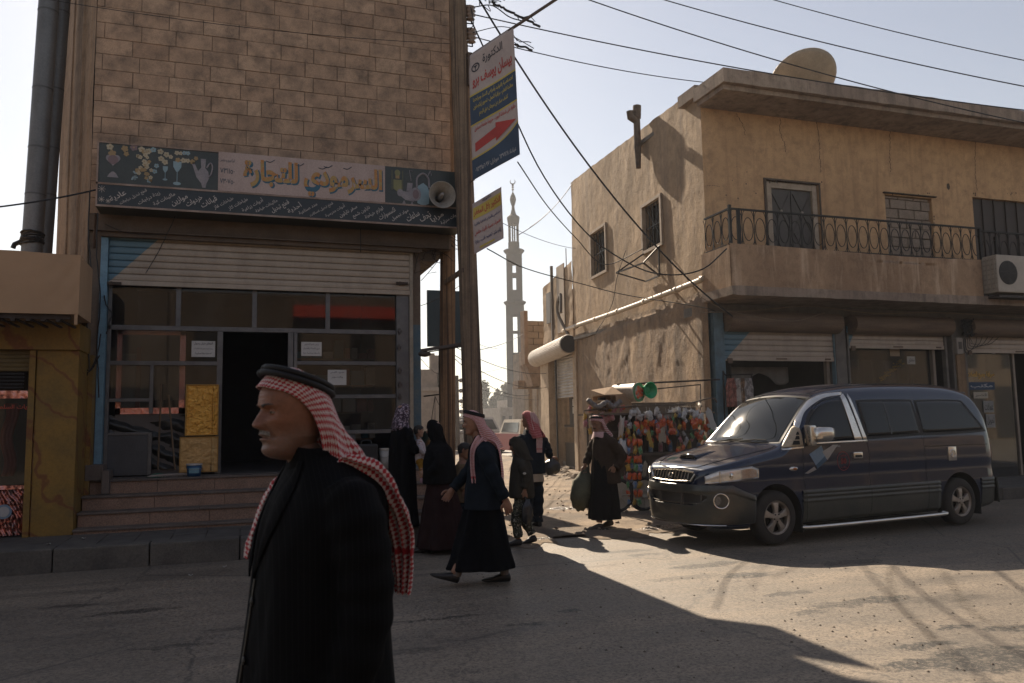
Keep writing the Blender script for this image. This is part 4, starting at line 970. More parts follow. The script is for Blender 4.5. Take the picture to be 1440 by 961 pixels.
def railing(mb, pts, z0, z1, pitch):
 for (a_, b_) in zip(pts, pts[1:]):
  a_, b_ = Vector(a_), Vector(b_); L_ = (b_-a_).length; n = max(1, round(L_/pitch)); d_ = (b_-a_)/n; e = d_.normalized()
  mb.beam(a_+Vector((0,0,z1)), b_+Vector((0,0,z1)), .045, .03); mb.beam(a_+Vector((0,0,z0+.05)), b_+Vector((0,0,z0+.05)), .025, .018)
  for k in range(n):
   c_ = a_+d_*(k+.5); zc = (z0+z1)/2; w_ = d_.length*.40; hh = (z1-z0)*.30
   mb.tube([c_+e*w_*math.cos(t)+Vector((0,0,zc+hh*math.sin(t))) for t in [2*PI*j/18 for j in range(19)]], .0085, 5)
   p = a_+d_*k
   if k: mb.tube([p+Vector((0,0,z0)), p+Vector((0,0,z1))], .010, 5)
   for sgn in (-1, 1):
    mb.tube(cr([p+Vector((0,0,z1-.02))+e*sgn*.055, p+Vector((0,0,z1-.12))+e*sgn*.012, p+Vector((0,0,zc))+e*sgn*.004, p+Vector((0,0,z0+.14))+e*sgn*.012, p+Vector((0,0,z0+.05))+e*sgn*.055], 8), .007, 4)
m_ = MB(); railing(m_, [(bX0+.05, 13.2, 0), (bX0+.05, 12.37, 0), ], 4.74, 5.45, .24); railing(m_, [(bX0+.05, 12.37, 0), (bX1+.1, 12.37, 0)], 4.72, 5.45, .262)
m_.box((bX0+.03, 12.345, 4.7), (bX0+.08, 12.395, 5.52)); m_.box((bX0+.20, 12.33, 4.7), (bX0+.26, 12.38, 5.46)); m_.box((bX1+.06, 12.345, 4.7), (bX1+.11, 12.395, 5.45)); m_.box((15.0,12.35,4.0),(15.05,12.4,5.3))
railing(m_, [(bX1+.1, 12.37, 0), (17.2, 12.37, 0)], 4.5, 5.40, .262)
m_.build('balcony_railing', MRail, rb)
MFrameW = M('frame_cream', (.48,.38,.28), (.35,.27,.20), scale=6, rough=.7)
MGate = M('dark_metal_door', (.085,.075,.068), (.06,.05,.045), scale=5, rough=.55, metal=.2)
d_ = dr1; m_ = MB()
m_.box((d_[0]+.06, 13.33, d_[3]-.14), (d_[1]-.06, 13.44, d_[3]-.02)); m_.box((d_[0]+.04, 13.32, d_[2]), (d_[0]+.15, 13.44, d_[3]-.02)); m_.box((d_[1]-.15, 13.32, d_[2]), (d_[1]-.04, 13.44, d_[3]-.02))
fr1 = m_.build('door_frame', MFrameW, rb)
m_ = MB(); m_.box((d_[0]-.05, 13.27, d_[3]), (d_[1]+.03, 13.36, d_[3]+.035)); m_.box((d_[0]-.05, 13.27, 4.9), (d_[0]-.01, 13.3, d_[3])); m_.box((d_[1]-.0, 13.275, d_[2]), (d_[1]+.03, 13.3, d_[3])); m_.build('door_trim', P('trim_brown', (.10,.07,.05), .8), rb)
mid = (d_[0]+d_[1])/2
for s_, (x0, x1) in enumerate(((d_[0]+.15, mid-.01), (mid+.01, d_[1]-.15))):
 m_ = MB(); m_.box((x0, 13.38, d_[2]), (x1, 13.42, d_[3]-.14), .01); zc0 = 4.9
 for (z0, z1) in ((4.55, 5.35), (5.40, 6.18)):
  m_.beam((x0+.03, 13.372, z0), (x1-.03, 13.372, z1), .02, .014); m_.beam((x0+.03, 13.368, z1), (x1-.03, 13.368, z0), .02, .014);
  m_.mi = 1; m_.sphere(((x0+x1)/2, 13.36, (z0+z1)/2), .035, 8, 6, (1,.5,1)); m_.mi = 0
 m_.build('door_leaf', [MGate, P('boss_pale', (.35,.30,.25), .5)], rb)
bb = br1; m_ = MB(); z = bb[2]; r_ = 0
while z < bb[3]-.02:
 x = bb[0]-.02-(.22 if r_ % 2 else 0)
 while x < bb[1]:
  a_, b_ = max(x, bb[0]), min(x+.42, bb[1]); top_ = min(z+.20, bb[3]-.02)
  if b_-a_ > .06: m_.box((a_+.008, 13.36+rc.uniform(-.01,.01), z+.006), (b_-.008, 13.45, top_), .012)
  x += .43
 z += .21; r_ += 1
m_.build('bricked_up_opening', M('concrete_block_grey', (.40,.31,.24), (.30,.23,.175), scale=6, rough=.95, bmp=.6, fine=.5), rb)
m_ = MB(); m_.box((bb[0], 13.43, bb[2]), (bb[1], 13.458, bb[3])); m_.box((bb[0]-.05, 13.25, bb[3]+.02), (bb[1]+.1, 13.31, bb[3]+.045)); m_.build('opening_backing', P('gap_dark', (.06,.045,.035), .95), rb)
d_ = dk1; m_ = MB(); m_.box((d_[0]+.02, 13.40, d_[2]), (d_[1], 13.44, d_[3]));
for k in range(9): m_.box((d_[0]+.02+k*.35, 13.37, d_[2]), (d_[0]+.05+k*.35, 13.40, d_[3]))
m_.build('dark_balcony_shutters', P('dark_brown_board', (.045,.030,.024), .6), rb)
def side_window(h, lab):
 m_ = MB()
 for (a_, b_, c_, d__) in ((h[0]-.06, h[1]+.06, h[3]-.02, h[3]+.05), (h[0]-.06, h[1]+.06, h[2]-.05, h[2]+.02), (h[0]-.06, h[0]+.02, h[2], h[3]), (h[1]-.02, h[1]+.06, h[2], h[3])):
  p = [SP(a_,c_,.05), SP(b_,c_,.05), SP(b_,d__,.05), SP(a_,d__,.05), SP(a_,c_,-.05), SP(b_,c_,-.05), SP(b_,d__,-.05), SP(a_,d__,-.05)]
  m_.add(p, [(0,1,2,3),(7,6,5,4),(0,4,5,1),(1,5,6,2),(2,6,7,3),(3,7,4,0)])
 w_ = m_.build('window_frame', MFrameW, rb)
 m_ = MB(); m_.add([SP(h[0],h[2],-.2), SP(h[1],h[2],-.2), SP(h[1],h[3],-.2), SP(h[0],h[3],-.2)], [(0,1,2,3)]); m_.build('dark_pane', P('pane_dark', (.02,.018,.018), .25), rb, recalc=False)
 m_ = MB(); n = 5
 for k in range(n+1): s_ = h[0]+(h[1]-h[0])*k/n; m_.beam(SP(s_,h[2],-.06), SP(s_,h[3],-.06), .018, .018)
 for zz_ in (h[2]+.02, (h[2]+h[3])/2, h[3]-.02): m_.beam(SP(h[0],zz_,-.055), SP(h[1],zz_,-.055), .022, .02)
 m_.beam(SP(h[0],h[2],-.05), SP(h[1],h[3],-.05), .014, .014); m_.beam(SP(h[1],h[2],-.05), SP(h[0],h[3],-.05), .014, .014)
 m_.build('window_bars', MRail, rb)
side_window(w1, '')
side_window(w2, '')
m_ = MB()   # top-hung frame swung out below/outside the near window
A_, B_ = SP(w1[1]-.05, 5.42, .03), SP(w1[0]+.1, 5.42, .03); A2, B2 = SP(w1[1]+.25, 5.00, .62), SP(w1[0]-.05, 4.98, .50); A3, B3 = SP(w1[1]-.1, 4.75, .04), SP(w1[0]+.15, 4.75, .04)
for p, q_ in ((A2,B2),(A_,A2),(B_,B2),(A3,A2),(B3,B2),(A3,B3),(SP(w1[0]+.15,5.42,.03),B3)): m_.beam(p, q_, .03, .03)
m_.build('open_window_frame', P('frame_iron', (.06,.05,.045), .6, .4), rb)
m_ = MB(); m_.add([SP(w1[0]-.1, 4.75, .055), SP(w1[0]+.75, 4.75, .055), SP(w1[0]+.75, 5.42, .055), SP(w1[0]-.1, 5.42, .055)], [(0,1,2,3)]); m_.build('lower_pane', P('pane_dull', (.10,.085,.075), .3), rb, recalc=False) if False else None
m_ = MB(); c0 = SP(2.85, 7.42, .14)
m_.tube([c0, c0+Vector((0,0,.5)), c0+Vector((0,0,1.25))], [.06,.085,.08], 12); m_.tube([c0+Vector((0,0,1.2)), c0+Vector((.02,0,1.5))], [.10,.10], 12); m_.tube([c0+Vector((.0,0,1.12)), c0+Vector((-.17,-.02,1.2)), c0+Vector((-.18,-.02,1.34))], [.08,.09,.09], 10)
m_.build('roof_flue', M('flue_rust', (.17,.12,.085), (.10,.07,.05), scale=8, rough=.8), rb, auto=50)
m_ = MB(); s0_, z0_ = SW(985, 397); s1_, z1_ = SW(803, 463)
m_.tube(cr([SP(s0_-.25, z0_+.03, .12), SP(s0_, z0_-.01, .12), SP((s0_+s1_)/2, (z0_+z1_)/2-.03, .12), SP(s1_, z1_, .12), SP(s1_+.25, z1_-.08, .12)], 30), .055, 12)
for k in (.1,.3,.5,.7,.9): c_ = SP(s0_+(s1_-s0_)*k, z0_+(z1_-z0_)*k-.02, .12); m_.cyl(c_-DS*.05, c_+DS*.05, .066, 12)
m_.build('drain_pipe', M('pvc_cream', (.60,.50,.38), (.45,.36,.27), scale=6, rough=.5), rb, smooth=True)
MPierB = MBluePaint; MPierG = M('pier_grey', (.20,.18,.16), (.13,.12,.11), scale=5, rough=.8)
m_ = MB()
m_.box((8.62, 13.24, -.05), (8.84, 14.5, 3.66), .01); m_.build('blue_pier', M('blue_pier_paint', (.14,.235,.29), (.10,.15,.18), scale=5, rough=.7, bmp=.3), rb)
m_ = MB(); m_.box((11.50, 13.26, -.05), (11.76, 14.2, 3.70), .01); m_.box((14.60, 13.26, -.05), (14.98, 14.2, 3.7), .01); m_.box((8.55, 13.30, 3.64), (RX, 14.2, 3.815)); m_.build('shop_piers', MPierG, rb)
m_ = MB(); m_.box((14.66, 13.22, 1.6), (14.9, 13.258, 2.9)); m_.build('bare_timber_strip', streaky('timber_strip', (.32,.21,.12), (.22,.14,.08), (.1,.07,.05), vs=.3, hs=9), rb)
sc1, sc2 = (.47,.385,.31), (.36,.29,.235)
bays = [(8.88, 11.50, 2.70, 3.24, True), (11.86, 14.44, 2.98, 3.26, True), (15.02, 18.2, 2.92, 3.28, False)]
for i, (x0, x1, zb, zt2, bl_) in enumerate(bays):
 MS = shutter_mat('shop_shutter_%d' % i, x0, x0+ (.62 if i == 0 else .16), 3.28, zb, sc1, sc2, blue=bl_)
 m_ = MB(); slats(m_, x0, x1-.02, zb+.09, 3.45, 13.32, .105, .02); m_.box((x0, 13.30, zb), (x1-.02, 13.345, zb+.09), .008)
 sh = m_.build('roller_shutter', MS, rb)
 m_ = MB(); m_.box(((x0+x1)/2-.12, 13.28, zb+.03), ((x0+x1)/2+.12, 13.3, zb+.055)); m_.box((x0+.05, 13.27, zb-.05), (x0+.16, 13.30, zb+.05), .01); m_.box((x1-.25, 13.28, zb+.03), (x1-.12, 13.3, zb+.06), .005); m_.build('shutter_handle', P('handle_rust', (.15,.10,.07), .6, .3), sh)
 m_ = MB(); xa, xb = x0+.02-(0 if i else 0), x1+.05
 prof = [(.235*math.cos(t), .205*math.sin(t)) for t in [2*PI*k/40 for k in range(40)]]; v_ = []; nX = 2
 for xx in (xa, xb): v_ += [(xx, 13.26+p_[0]*(1+.012*math.sin(k*PI/1.0)), 3.47+p_[1]) for k, p_ in enumerate(prof)]
 m_.add(v_, [(k, (k+1) % 40, 40+(k+1) % 40, 40+k) for k in range(40)]+[tuple(range(40))[::-1], tuple(range(40, 80))])
 m_.build('shutter_drum', M('drum_brown', (.25,.175,.12), (.16,.11,.08), scale=2, stretch=(.6,3,6), rough=.75), rb, auto=50)
 m_ = MB(); m_.cyl((xb+.004, 13.26, 3.47), (xb+.03, 13.26, 3.47), .19, 20); m_.build('drum_end', P('end_black', (.02,.02,.02), .7), rb)
 m_ = MB(); m_.box((x0-.04, 13.28, .05), (x0-.002, 13.38, 3.3)); m_.box((x1-.02, 13.28, .05), (x1+.035, 13.38, 3.3)); m_.build('shutter_rail', MPierG if i else P('rail_blue', (.16,.25,.30), .6), rb)
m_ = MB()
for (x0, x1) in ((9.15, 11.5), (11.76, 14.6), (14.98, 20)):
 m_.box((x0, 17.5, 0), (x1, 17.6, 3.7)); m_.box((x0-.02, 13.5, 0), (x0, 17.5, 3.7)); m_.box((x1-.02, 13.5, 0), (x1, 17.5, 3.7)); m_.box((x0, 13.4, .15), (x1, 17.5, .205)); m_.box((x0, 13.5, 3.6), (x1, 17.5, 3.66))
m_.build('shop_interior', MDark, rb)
m_ = MB(); m_.box((11.86, 13.5, .2), (14.4, 13.506, 3.2)); m_.box((15.02, 13.45, .2), (16.55, 13.456, 3.2)); m_.build('shop_window_glass', MGlass, rb)
for q_ in ((14.20, 14.27, 3.0), (16.52, 16.58, 3.0), (11.38, 11.46, 2.8)): m_ = MB(); m_.box((q_[0], 13.42, .2), (q_[1], 13.51, q_[2])); m_.build('window_mullion', P('mull_cream', (.3,.24,.19), .6), rb)
m_ = MB(); m_.grid(lambda u, v: Vector((12.0+2.3*u, 14.0+.05*math.sin(u*40)+.1*fbm(u*6, v), 1.2+1.6*v)), 90, 14)
tag(m_.build('window_drape', M('drape_grey_green', (.07,.075,.06), (.03,.03,.028), scale=1.5, stretch=(6,1,.4), rough=.8), smooth=True), 'grey-green drape hanging behind the glass of the middle shop', 'drape')
m_ = MB(); p0, p1 = PY(1238, 535, 13.6), PY(1268, 508, 13.6)
for k in range(70):
 t = rc.random(); c_ = p0.lerp(p1, t)+Vector((rc.gauss(0,.03), rc.uniform(-.02,.02), rc.gauss(0,.03))); m_.sphere(c_, .018, 5, 4)
tag(m_.build('gold_garland', P('garland_gold', (.55,.33,.06), .5)), 'gold garland stretched slantwise behind the middle shop glass', 'garland')
def note(px, py, Y, w_, h_, lab, col, txt=None, tc=(.05,.05,.05), nm='shop_notice'):
 p = PY(px, py, Y); o = MB().box((p.x-w_/2, Y-.006, p.z-h_/2), (p.x+w_/2, Y-.002, p.z+h_/2)).build(nm, P('note_%d_%d' % (px, py), col, .7, bmp=0), None); tag(o, lab, 'notice'); OFF[o.name] = o.location.copy()
 if txt:
  m_ = MB(); text_mb(m_, txt, (p.x, Y-.0085, p.z), ux, uz, w_*.82, h_*.6, .015); m_.build('notice_text', P('txt_%d_%d' % (px, py), tc, .7, bmp=0), o, recalc=False)
note(1281, 507, 13.5, .22, .17, 'small white card fixed high on the middle shop glass', (.5,.47,.42), 'مغلق')
note(1258, 496, 13.48, .27, .16, 'brown card hanging just under the middle shutter', (.36,.27,.18))
m_ = MB(); p = PY(1379, 528, 13.44); text_mb(m_, 'صرافة جميع العملات', (p.x, 13.44, p.z), ux, uz, .80, .17, .03); xs_ = tag(m_.build('window_lettering', P('letter_gold', (.62,.36,.04), .5, bmp=0), recalc=False), 'gold lettering line on the glass of the exchange office at the right edge', 'lettering')
note(1380, 543, 13.44, .78, .17, 'dark blue strip sign with white lettering beneath the gold line', (.02,.06,.13), 'مكتب', (.6,.6,.6), 'strip_sign')
note(1379, 556, 13.435, .42, .14, 'cream strip sign with dark lettering below the blue strip', (.5,.45,.36), 'قصر', nm='strip_sign')
note(1390, 572, 13.44, .30, .26, 'grey poster with a dark picture on the exchange office glass', (.30,.30,.28), 'عملات'); note(1393, 592, 13.44, .26, .30, 'pale poster lowest on the exchange office glass', (.32,.31,.29), 'تحويل')
note(1397, 497, 13.44, .10, .06, 'tiny white tag at the top of the exchange office glass', (.5,.5,.5))
cl = thing('clothes_display', 'rack of printed dresses hanging in the opening of the first shop', 'clothes rack', (9.3, 13.2, .19))
m_ = MB(); a_, b_ = PY(1017, 528, 13.15), PY(1058, 528, 13.15)
m_.tube(cr([(a_.x, 13.15, .2), (a_.x, 13.15, a_.z-.1), (a_.x+.08, 13.15, a_.z), (b_.x, 13.15, b_.z+.02)], 20), .015, 6); m_.tube([(b_.x-.02, 13.15, .2), (b_.x-.02, 13.15, b_.z)], .013, 6); m_.build('rack_pipe', MRail, cl)
for (px, c_, w_, l_) in ((1027, (.42,.17,.13), .24, .55), (1038, (.55,.48,.42), .20, .7), (1044, (.35,.22,.13), .16, .6), (1052, (.50,.45,.42), .20, .62)):
 p = PY(px, 532, 13.12+.01*len(COL.objects) % .03); mt_ = M('dress_%d' % px, c_, tuple(q*.5 for q in c_), scale=9, rough=.85, bmp=.1, lo=.46, hi=.54); m_ = MB()
 m_.grid(lambda u, v: Vector((p.x+w_*(u-.5)*(.55+.45*min(1, v*3) if v < .4 else .9), p.y+.02*math.sin(u*14+px), p.z-l_*v)), 12, 12); m_.build('dress', mt_, cl, smooth=True, thick=.012)
m_ = MB(); a_ = PY(1050, 508, 13.9); m_.grid(lambda u, v: Vector((9.3+1.5*u, 13.9+.03*math.sin(u*25), 2.62-.25*v*(1+.5*math.sin(u*9)))), 40, 6); tag(m_.build('hung_sheeting', P('sheet_grey', (.17,.155,.14), .5), smooth=True, thick=.004), 'torn pale sheeting hung at the top of the first shop opening', 'sheeting')
p = PY(1347, 487, 13.22); mbx = thing('meter_box', 'small pale electricity meter box between the second and third shutters', 'meter box', p)
MB().bbox_bev(p, (.18,.12,.36), .02).build('box_case', P('meter_grey', (.36,.32,.28), .6), mbx); MB().box((p.x-.045, p.y-.066, p.z-.07), (p.x+.045, p.y-.0605, p.z+.09)).build('meter_window', P('meter_dark', (.03,.02,.02), .3), mbx)
m_ = MB();
for k in range(16):
 c_ = Vector((14.95, 13.12, 3.45)); m_.tube([c_+Vector((rc.uniform(.12,.2)*math.cos(t+k), .02*math.sin(3*t)+rc.uniform(-.03,.03), rc.uniform(.12,.2)*math.sin(t))) for t in [2*PI*j/16 for j in range(15)]], .012, 4)
for k in range(5): m_.tube(cr([(14.9,13.12,3.3), (14.8+.06*k,13.14,3.15), (14.86+.05*k,13.15,2.9+.05*k), (15.2+.1*k,13.2,3.1), (15.3+.2*k,13.22,3.4)], 14), .007, 4)
tag(m_.build('cable_bundle', P('cable_black', (.02,.02,.02), .6)), 'coiled black cable bundle under the slab above the meter box', 'cables')
ac = thing('air_conditioner', 'cream air conditioner unit with round black fan hung beyond the balcony end', 'air conditioner', (15.3, 12.2, 3.95))
p0, p1 = PY(1403, 413, 12.05), PY(1470, 361, 12.05)
m_ = MB(); m_.bbox_bev(Vector(((p0.x+p1.x)/2, 12.2, (p0.z+p1.z)/2)), (p1.x-p0.x, .36, .78), .02); m_.build('case', P('ac_cream', (.50,.43,.35), .5), ac); cz = (p0.z+p1.z)/2
m_ = MB(); cx = PY(1419, 385, 12.0).x; m_.cyl((cx, 12.012, cz+.02), (cx, 12.022, cz+.02), .25, 32); m_.build('fan_opening', P('fan_black', (.015,.014,.014), .5), ac)
m_ = MB()
for k in range(1, 8): m_.tube([(cx+.032*k*math.cos(t), 12.004, cz+.02+.032*k*math.sin(t)) for t in [2*PI*j/28 for j in range(29)]], .004, 4)
for k in range(12): t = 2*PI*k/12; m_.tube([(cx+.03*math.cos(t), 12.002, cz+.02+.03*math.sin(t)), (cx+.25*math.cos(t+.5), 12.002, cz+.02+.25*math.sin(t+.5))], .004, 4)
m_.build('fan_grille', P('grille_grey', (.09,.08,.075), .5), ac)
m_ = MB()
for k in range(7): m_.box((p0.x-.012, 12.03, cz-.32+k*.1), (p0.x-.002, 12.36, cz-.29+k*.1))
for k in range(4): m_.box((p0.x-.03, 12.06+k*.09, cz-.34), (p0.x-.013, 12.075+k*.09, cz+.34))
m_.build('side_grille', P('grille_pale', (.38,.33,.27), .5), ac)
m_ = MB(); m_.box((p0.x-.02, 12.0, p0.z-.08), (p1.x, 12.9, p0.z-.03)); m_.box((p0.x-.10, 12.4, 4.0), (p0.x-.06, 13.3, 4.6)); m_.build('bracket', P('bracket_dark', (.05,.04,.035), .6, .3), ac)
def dish(c, r, aim, label, col):
 t = thing('satellite_dish', label, 'satellite dish', c); a_ = Vector(aim).normalized(); R_ = a_.to_track_quat('Z', 'Y').to_matrix(); m_ = MB()
 m_.lathe((0,0,0), [(r*k/10, .28*r*(k/10)**2) for k in range(11)]+[(r*1.01, .285*r), (r, .26*r)]+[(r*k/10, .28*r*(k/10)**2-.015) for k in range(10, -1, -1)], 40)
 m_.v = [R_ @ v+Vector(c)+Vector((0,0,r*.85)) for v in m_.v]; m_.build('dish_bowl', M('dish_'+str(int(r*100)), col, tuple(x*.75 for x in col), scale=4, rough=.6), t, smooth=True)
 m_ = MB(); cc_ = Vector(c)+Vector((0,0,r*.85)); m_.tube([Vector(c)+Vector((0,0,-.15)), cc_-a_*.05], .035, 8); f_ = cc_+a_*r*.75
 for k in range(3): t_ = 2*PI*k/3+.5; m_.tube([cc_+R_ @ Vector((r*.9*math.cos(t_), r*.9*math.sin(t_), .25*r)), f_], .008, 5)
 m_.tube([f_, f_-a_*.12], .035, 8); m_.beam(cc_-a_*.06, cc_-a_*.06+Vector((0,.25,-.45)), .05, .04); m_.build('mount_and_feed', P('mount_grey', (.14,.12,.10), .6, .4), t)
dcx = PY(1137, 110, 13.6)
dish((dcx.x, 13.7, 8.12), .74, (.12, .62, .78), 'large tan satellite dish seen from behind on the roof edge', (.40,.33,.24))
d2 = PY(1340, 142, 13.6); dish((d2.x, 13.6, 8.0), .26, (-.2, .8, .55), 'small grey satellite dish barely showing over the roof slab', (.25,.22,.2))
# ================================================================ alley buildings
al = thing('alley_shop', 'narrow alley shop with a half open roller shutter and bare concrete door posts', 'building', SP(9.3, 0))
m_ = MB(); MCol = streaky('bare_post', (.52,.40,.28), (.42,.32,.22), (.24,.18,.13), vs=.4, hs=4)
def sbox(mb, s0, s1, d0, d1, z0, z1):
 p = [SP(s0,z0,d0), SP(s1,z0,d0), SP(s1,z0,d1), SP(s0,z0,d1), SP(s0,z1,d0), SP(s1,z1,d0), SP(s1,z1,d1), SP(s0,z1,d1)]
 mb.add(p, [(0,3,2,1),(4,5,6,7),(0,1,5,4),(1,2,6,5),(2,3,7,6),(3,0,4,7)])
sbox(m_, 10.35, 11.25, -.2, .22, 0, 3.75); m_.build('door_post', MCol, al); m_ = MB(); sbox(m_, 7.85, 8.15, -.05, .12, 0, 3.9); m_.build('door_post', MCol, al)
m_ = MB(); sbox(m_, 8.15, 10.35, -.08, -.04, 2.30, 3.9);
def shs(u, v): return SP(8.16+2.18*u, 2.28+1.6*v, .0+.02*math.sin(v*2*PI*17))
m_.smooth = True; m_.grid(shs, 4, 17*6); m_.build('roller_shutter', M('pale_shutter', (.52,.47,.42), (.33,.29,.25), scale=2, rough=.5), al)
m_ = MB(); a_, b_ = SP(8.0, 3.80, .28), SP(11.55, 3.66, .28); v_ = []
n = 64; prof = [(.27+.008*math.cos(k*PI))*1.0 for k in range(n)]
m_.tube([a_, b_], .27, 36)
for k in range(36): t = 2*PI*k/36; o_ = NS*math.cos(t)*.27+Vector((0,0,math.sin(t)*.27)); m_.tube([a_+o_, b_+o_], .012, 4)
m_.build('shutter_drum', M('drum_pale', (.62,.56,.50), (.5,.44,.38), scale=3, rough=.5), al); m_ = MB(); m_.tube([a_-DS*.02, a_-DS*.06], .25, 24); m_.build('drum_end', P('end_black2', (.03,.028,.028), .6), al)
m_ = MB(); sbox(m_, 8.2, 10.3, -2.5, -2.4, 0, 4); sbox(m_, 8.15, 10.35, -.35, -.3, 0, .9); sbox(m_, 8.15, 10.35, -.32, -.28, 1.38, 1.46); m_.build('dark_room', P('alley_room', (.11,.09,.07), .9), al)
m_ = MB(); sbox(m_, 8.15, 9.85, -.34, -.30, 1.46, 2.3); m_.build('panel', P('panel_brown', (.09,.075,.06), .7), al)
m_ = MB()
for (a0, a1) in ((8.62, 9.02), (9.08, 9.48)):
 for (z0, z1) in ((1.80, 2.0), (2.03, 2.24)): sbox(m_, a0, a1, -.30, -.28, z0, z1)
m_.build('pale_window_panes', P('pane_pale', (.65,.60,.52), .3), al)
m_ = MB(); sbox(m_, 9.95, 10.0, .05, .10, 0, 3.7); sbox(m_, 8.18, 8.24, .03, .08, 0, 3.7); m_.build('black_rail', P('rail_black', (.03,.028,.025), .6), al)
m_ = MB(); sbox(m_, 8.13, 11.3, -2.6, -.06, 3.88, 4.02); m_.build('lintel', MCol, al)
ub = thing('alley_upper_house', 'tan upper house with flat parapet set beyond the corner building', 'building', SP(9.8, 4))
zt1 = SW(770, 402)[1]; zt2_ = SW(803, 368)[1]
m_ = MB(); m_.smooth = True
hol = [(10.25, 10.75, 4.75, 5.75)]
m_.grid(lambda u, v: SP(8.3+3.15*u, 4.03+((zt2_*(1-u)+zt1*u)-4.03)*v, .02+.02*fbm(u*6, v*6)), 30, 30); m_.smooth = False
m_.add([SP(11.45,4.03,.02), SP(11.45,zt1,.02), SP(11.45,zt1,-5), SP(11.45,4.03,-5)], [(0,1,2,3)]); m_.add([SP(8.32,4.03,.0), SP(8.32,zt2_,.0), SP(8.32,zt2_,-5), SP(8.32,4.03,-5)], [(0,1,2,3)])
m_.build('house_wall', MPlS, ub, recalc=False)
for (s0, s1, z0, z1) in ((10.5, 10.95, 4.75, 5.75), (9.0, 9.75, 4.3, 6.4)):
 m_ = MB(); sbox(m_, s0, s1, .03, .06, z0, z1); m_.build('house_window', P('win_%d' % int(s0*10), (.12,.10,.085) if s0 > 10 else (.42,.33,.24), .6), ub)
m_ = MB(); sbox(m_, 10.12, 10.2, .05, .13, 3.9, zt1+.5); m_.tube([SP(11.0, zt1, -.2), SP(11.0, zt1+.5, -.2)], .015, 5); m_.tube([SP(9.5, zt1, -.2), SP(9.5, zt1+.95, -.2)], .015, 5); m_.tube(cr([SP(8.5,4.1,.1), SP(9.1,4.9,.25), SP(8.9,5.4,.2), SP(8.6,4.8,.3)], 12), .05, 6); m_.build('house_pipe', P('pipe_grey', (.17,.15,.13), .7), ub)
def px_box(x0, y0, x1, y1, Y, depth, mat, name, lab, cat, **k):
 a_, b_ = PY(x0, y1, Y), PY(x1, y0, Y); m_ = MB(); m_.box((a_.x, Y, a_.z), (b_.x, Y+depth, b_.z)); return tag(m_.build(name, mat, **k), lab, cat)
bo = thing('brick_oriel_house', 'house with a projecting brick block on a concrete slab over the alley', 'building', (9.2, 26, 0))
a_, b_ = PY(742, 512, 26), PY(769, 452, 26); m_ = MB(); z = a_.z; r_ = 0
while z < b_.z:
 x = a_.x-(.2 if r_ % 2 else 0)
 while x < b_.x:
  q0, q1 = max(x, a_.x), min(x+.42, b_.x)
  if q1-q0 > .03: m_.box((q0+.008, 26+rc.uniform(-.01,.01), z+.01), (q1-.008, 26.2, min(z+.215, b_.z)))
  x += .43
 z += .225; r_ += 1
m_.build('brick_face', M('beige_block', (.40,.32,.235), (.31,.25,.185), scale=3, rough=.95, bmp=.4), bo)
m_ = MB(); m_.box((a_.x+.01, 26.05, a_.z), (b_.x+.6, 26.6, b_.z-.02)); m_.box((a_.x-.12, 25.95, a_.z-.02), (a_.x+.02, 26.35, b_.z+.35)); m_.build('block_core', M('core_tan', (.38,.27,.19), rough=.9), bo)
c_, d_ = PY(735, 545, 26), PY(770, 512, 26)
m_ = MB(); m_.add([(a_.x-.05,26,a_.z-.02),(b_.x+.3,26,a_.z-.02),(b_.x+.3,26,c_.z+.1),(c_.x+.4,26,c_.z+.05),(a_.x-.05,26.7,a_.z-.02),(b_.x+.3,26.7,a_.z-.02),(b_.x+.3,26.7,c_.z+.1),(c_.x+.4,26.7,c_.z+.05)], [(0,1,2,3),(7,6,5,4),(0,4,5,1),(1,5,6,2),(2,6,7,3),(3,7,4,0)])
m_.box((c_.x+.12, 26.8, c_.z), (c_.x+.9, 27.4, c_.z+.28)); m_.box((PY(737,0,30).x, 30, c_.z+.28), (PY(748,0,30).x, 31.5, a_.z+.9)); m_.build('projecting_slab', MSlab, bo)
m_ = MB(); e_ = PY(746, 620, 27);
for k, (px0, px1, Y_) in enumerate(((744, 752, 30), (756, 762, 28), (764, 771, 26.5))):
 u0, u1x = PY(px0, 600, Y_), PY(px1, 600, Y_); m_.box((u0.x, Y_, 0), (u1x.x, Y_+.5, PY(px0, 535, Y_).z))
m_.box((PY(745,600,31).x, 31, 0), (14, 31.3, 4.3)); m_.box((PY(762,600,27).x+.4, 27, 0), (13, 27.2, 4)); m_.build('ground_storey', streaky('corrugated_old', (.33,.26,.19), (.22,.17,.125), (.12,.09,.07), vs=.2, hs=6), bo)
m_ = MB(); p = PY(750, 600, 38); m_.box((p.x, 38, 0), (p.x+4, 41, 5.2)); q = PY(744, 600, 60); m_.box((q.x, 60, 0), (q.x+6, 64, 4.5)); tag(m_.build('far_house', M('far_tan', (.36,.30,.24), rough=.9)), 'plain tan house behind the brick oriel further down the alley', 'building')
rg = random.Random(21)
def block(px0, py0, px1, Y, mat, lab, wins=0, dz=None):
 a_, b_ = PY(px0, 592, Y), PY(px1, py0, Y); t = thing('distant_building', lab, 'building', ((a_.x+b_.x)/2, Y, 0)); m_ = MB(); m_.box((a_.x, Y, -.2), (b_.x, Y+12, b_.z)); m_.build('walls', mat, t)
 for k in range(wins):
  m_ = MB(); x = a_.x+(b_.x-a_.x)*(k+.5)/wins; w_ = (b_.x-a_.x)/wins*.22; m_.box((x-w_, Y-.05, b_.z-2.2), (x+w_, Y-.001, b_.z-1.0)); m_.build('window', P('far_window', (.08,.075,.07), .5), t)
 return t, a_, b_
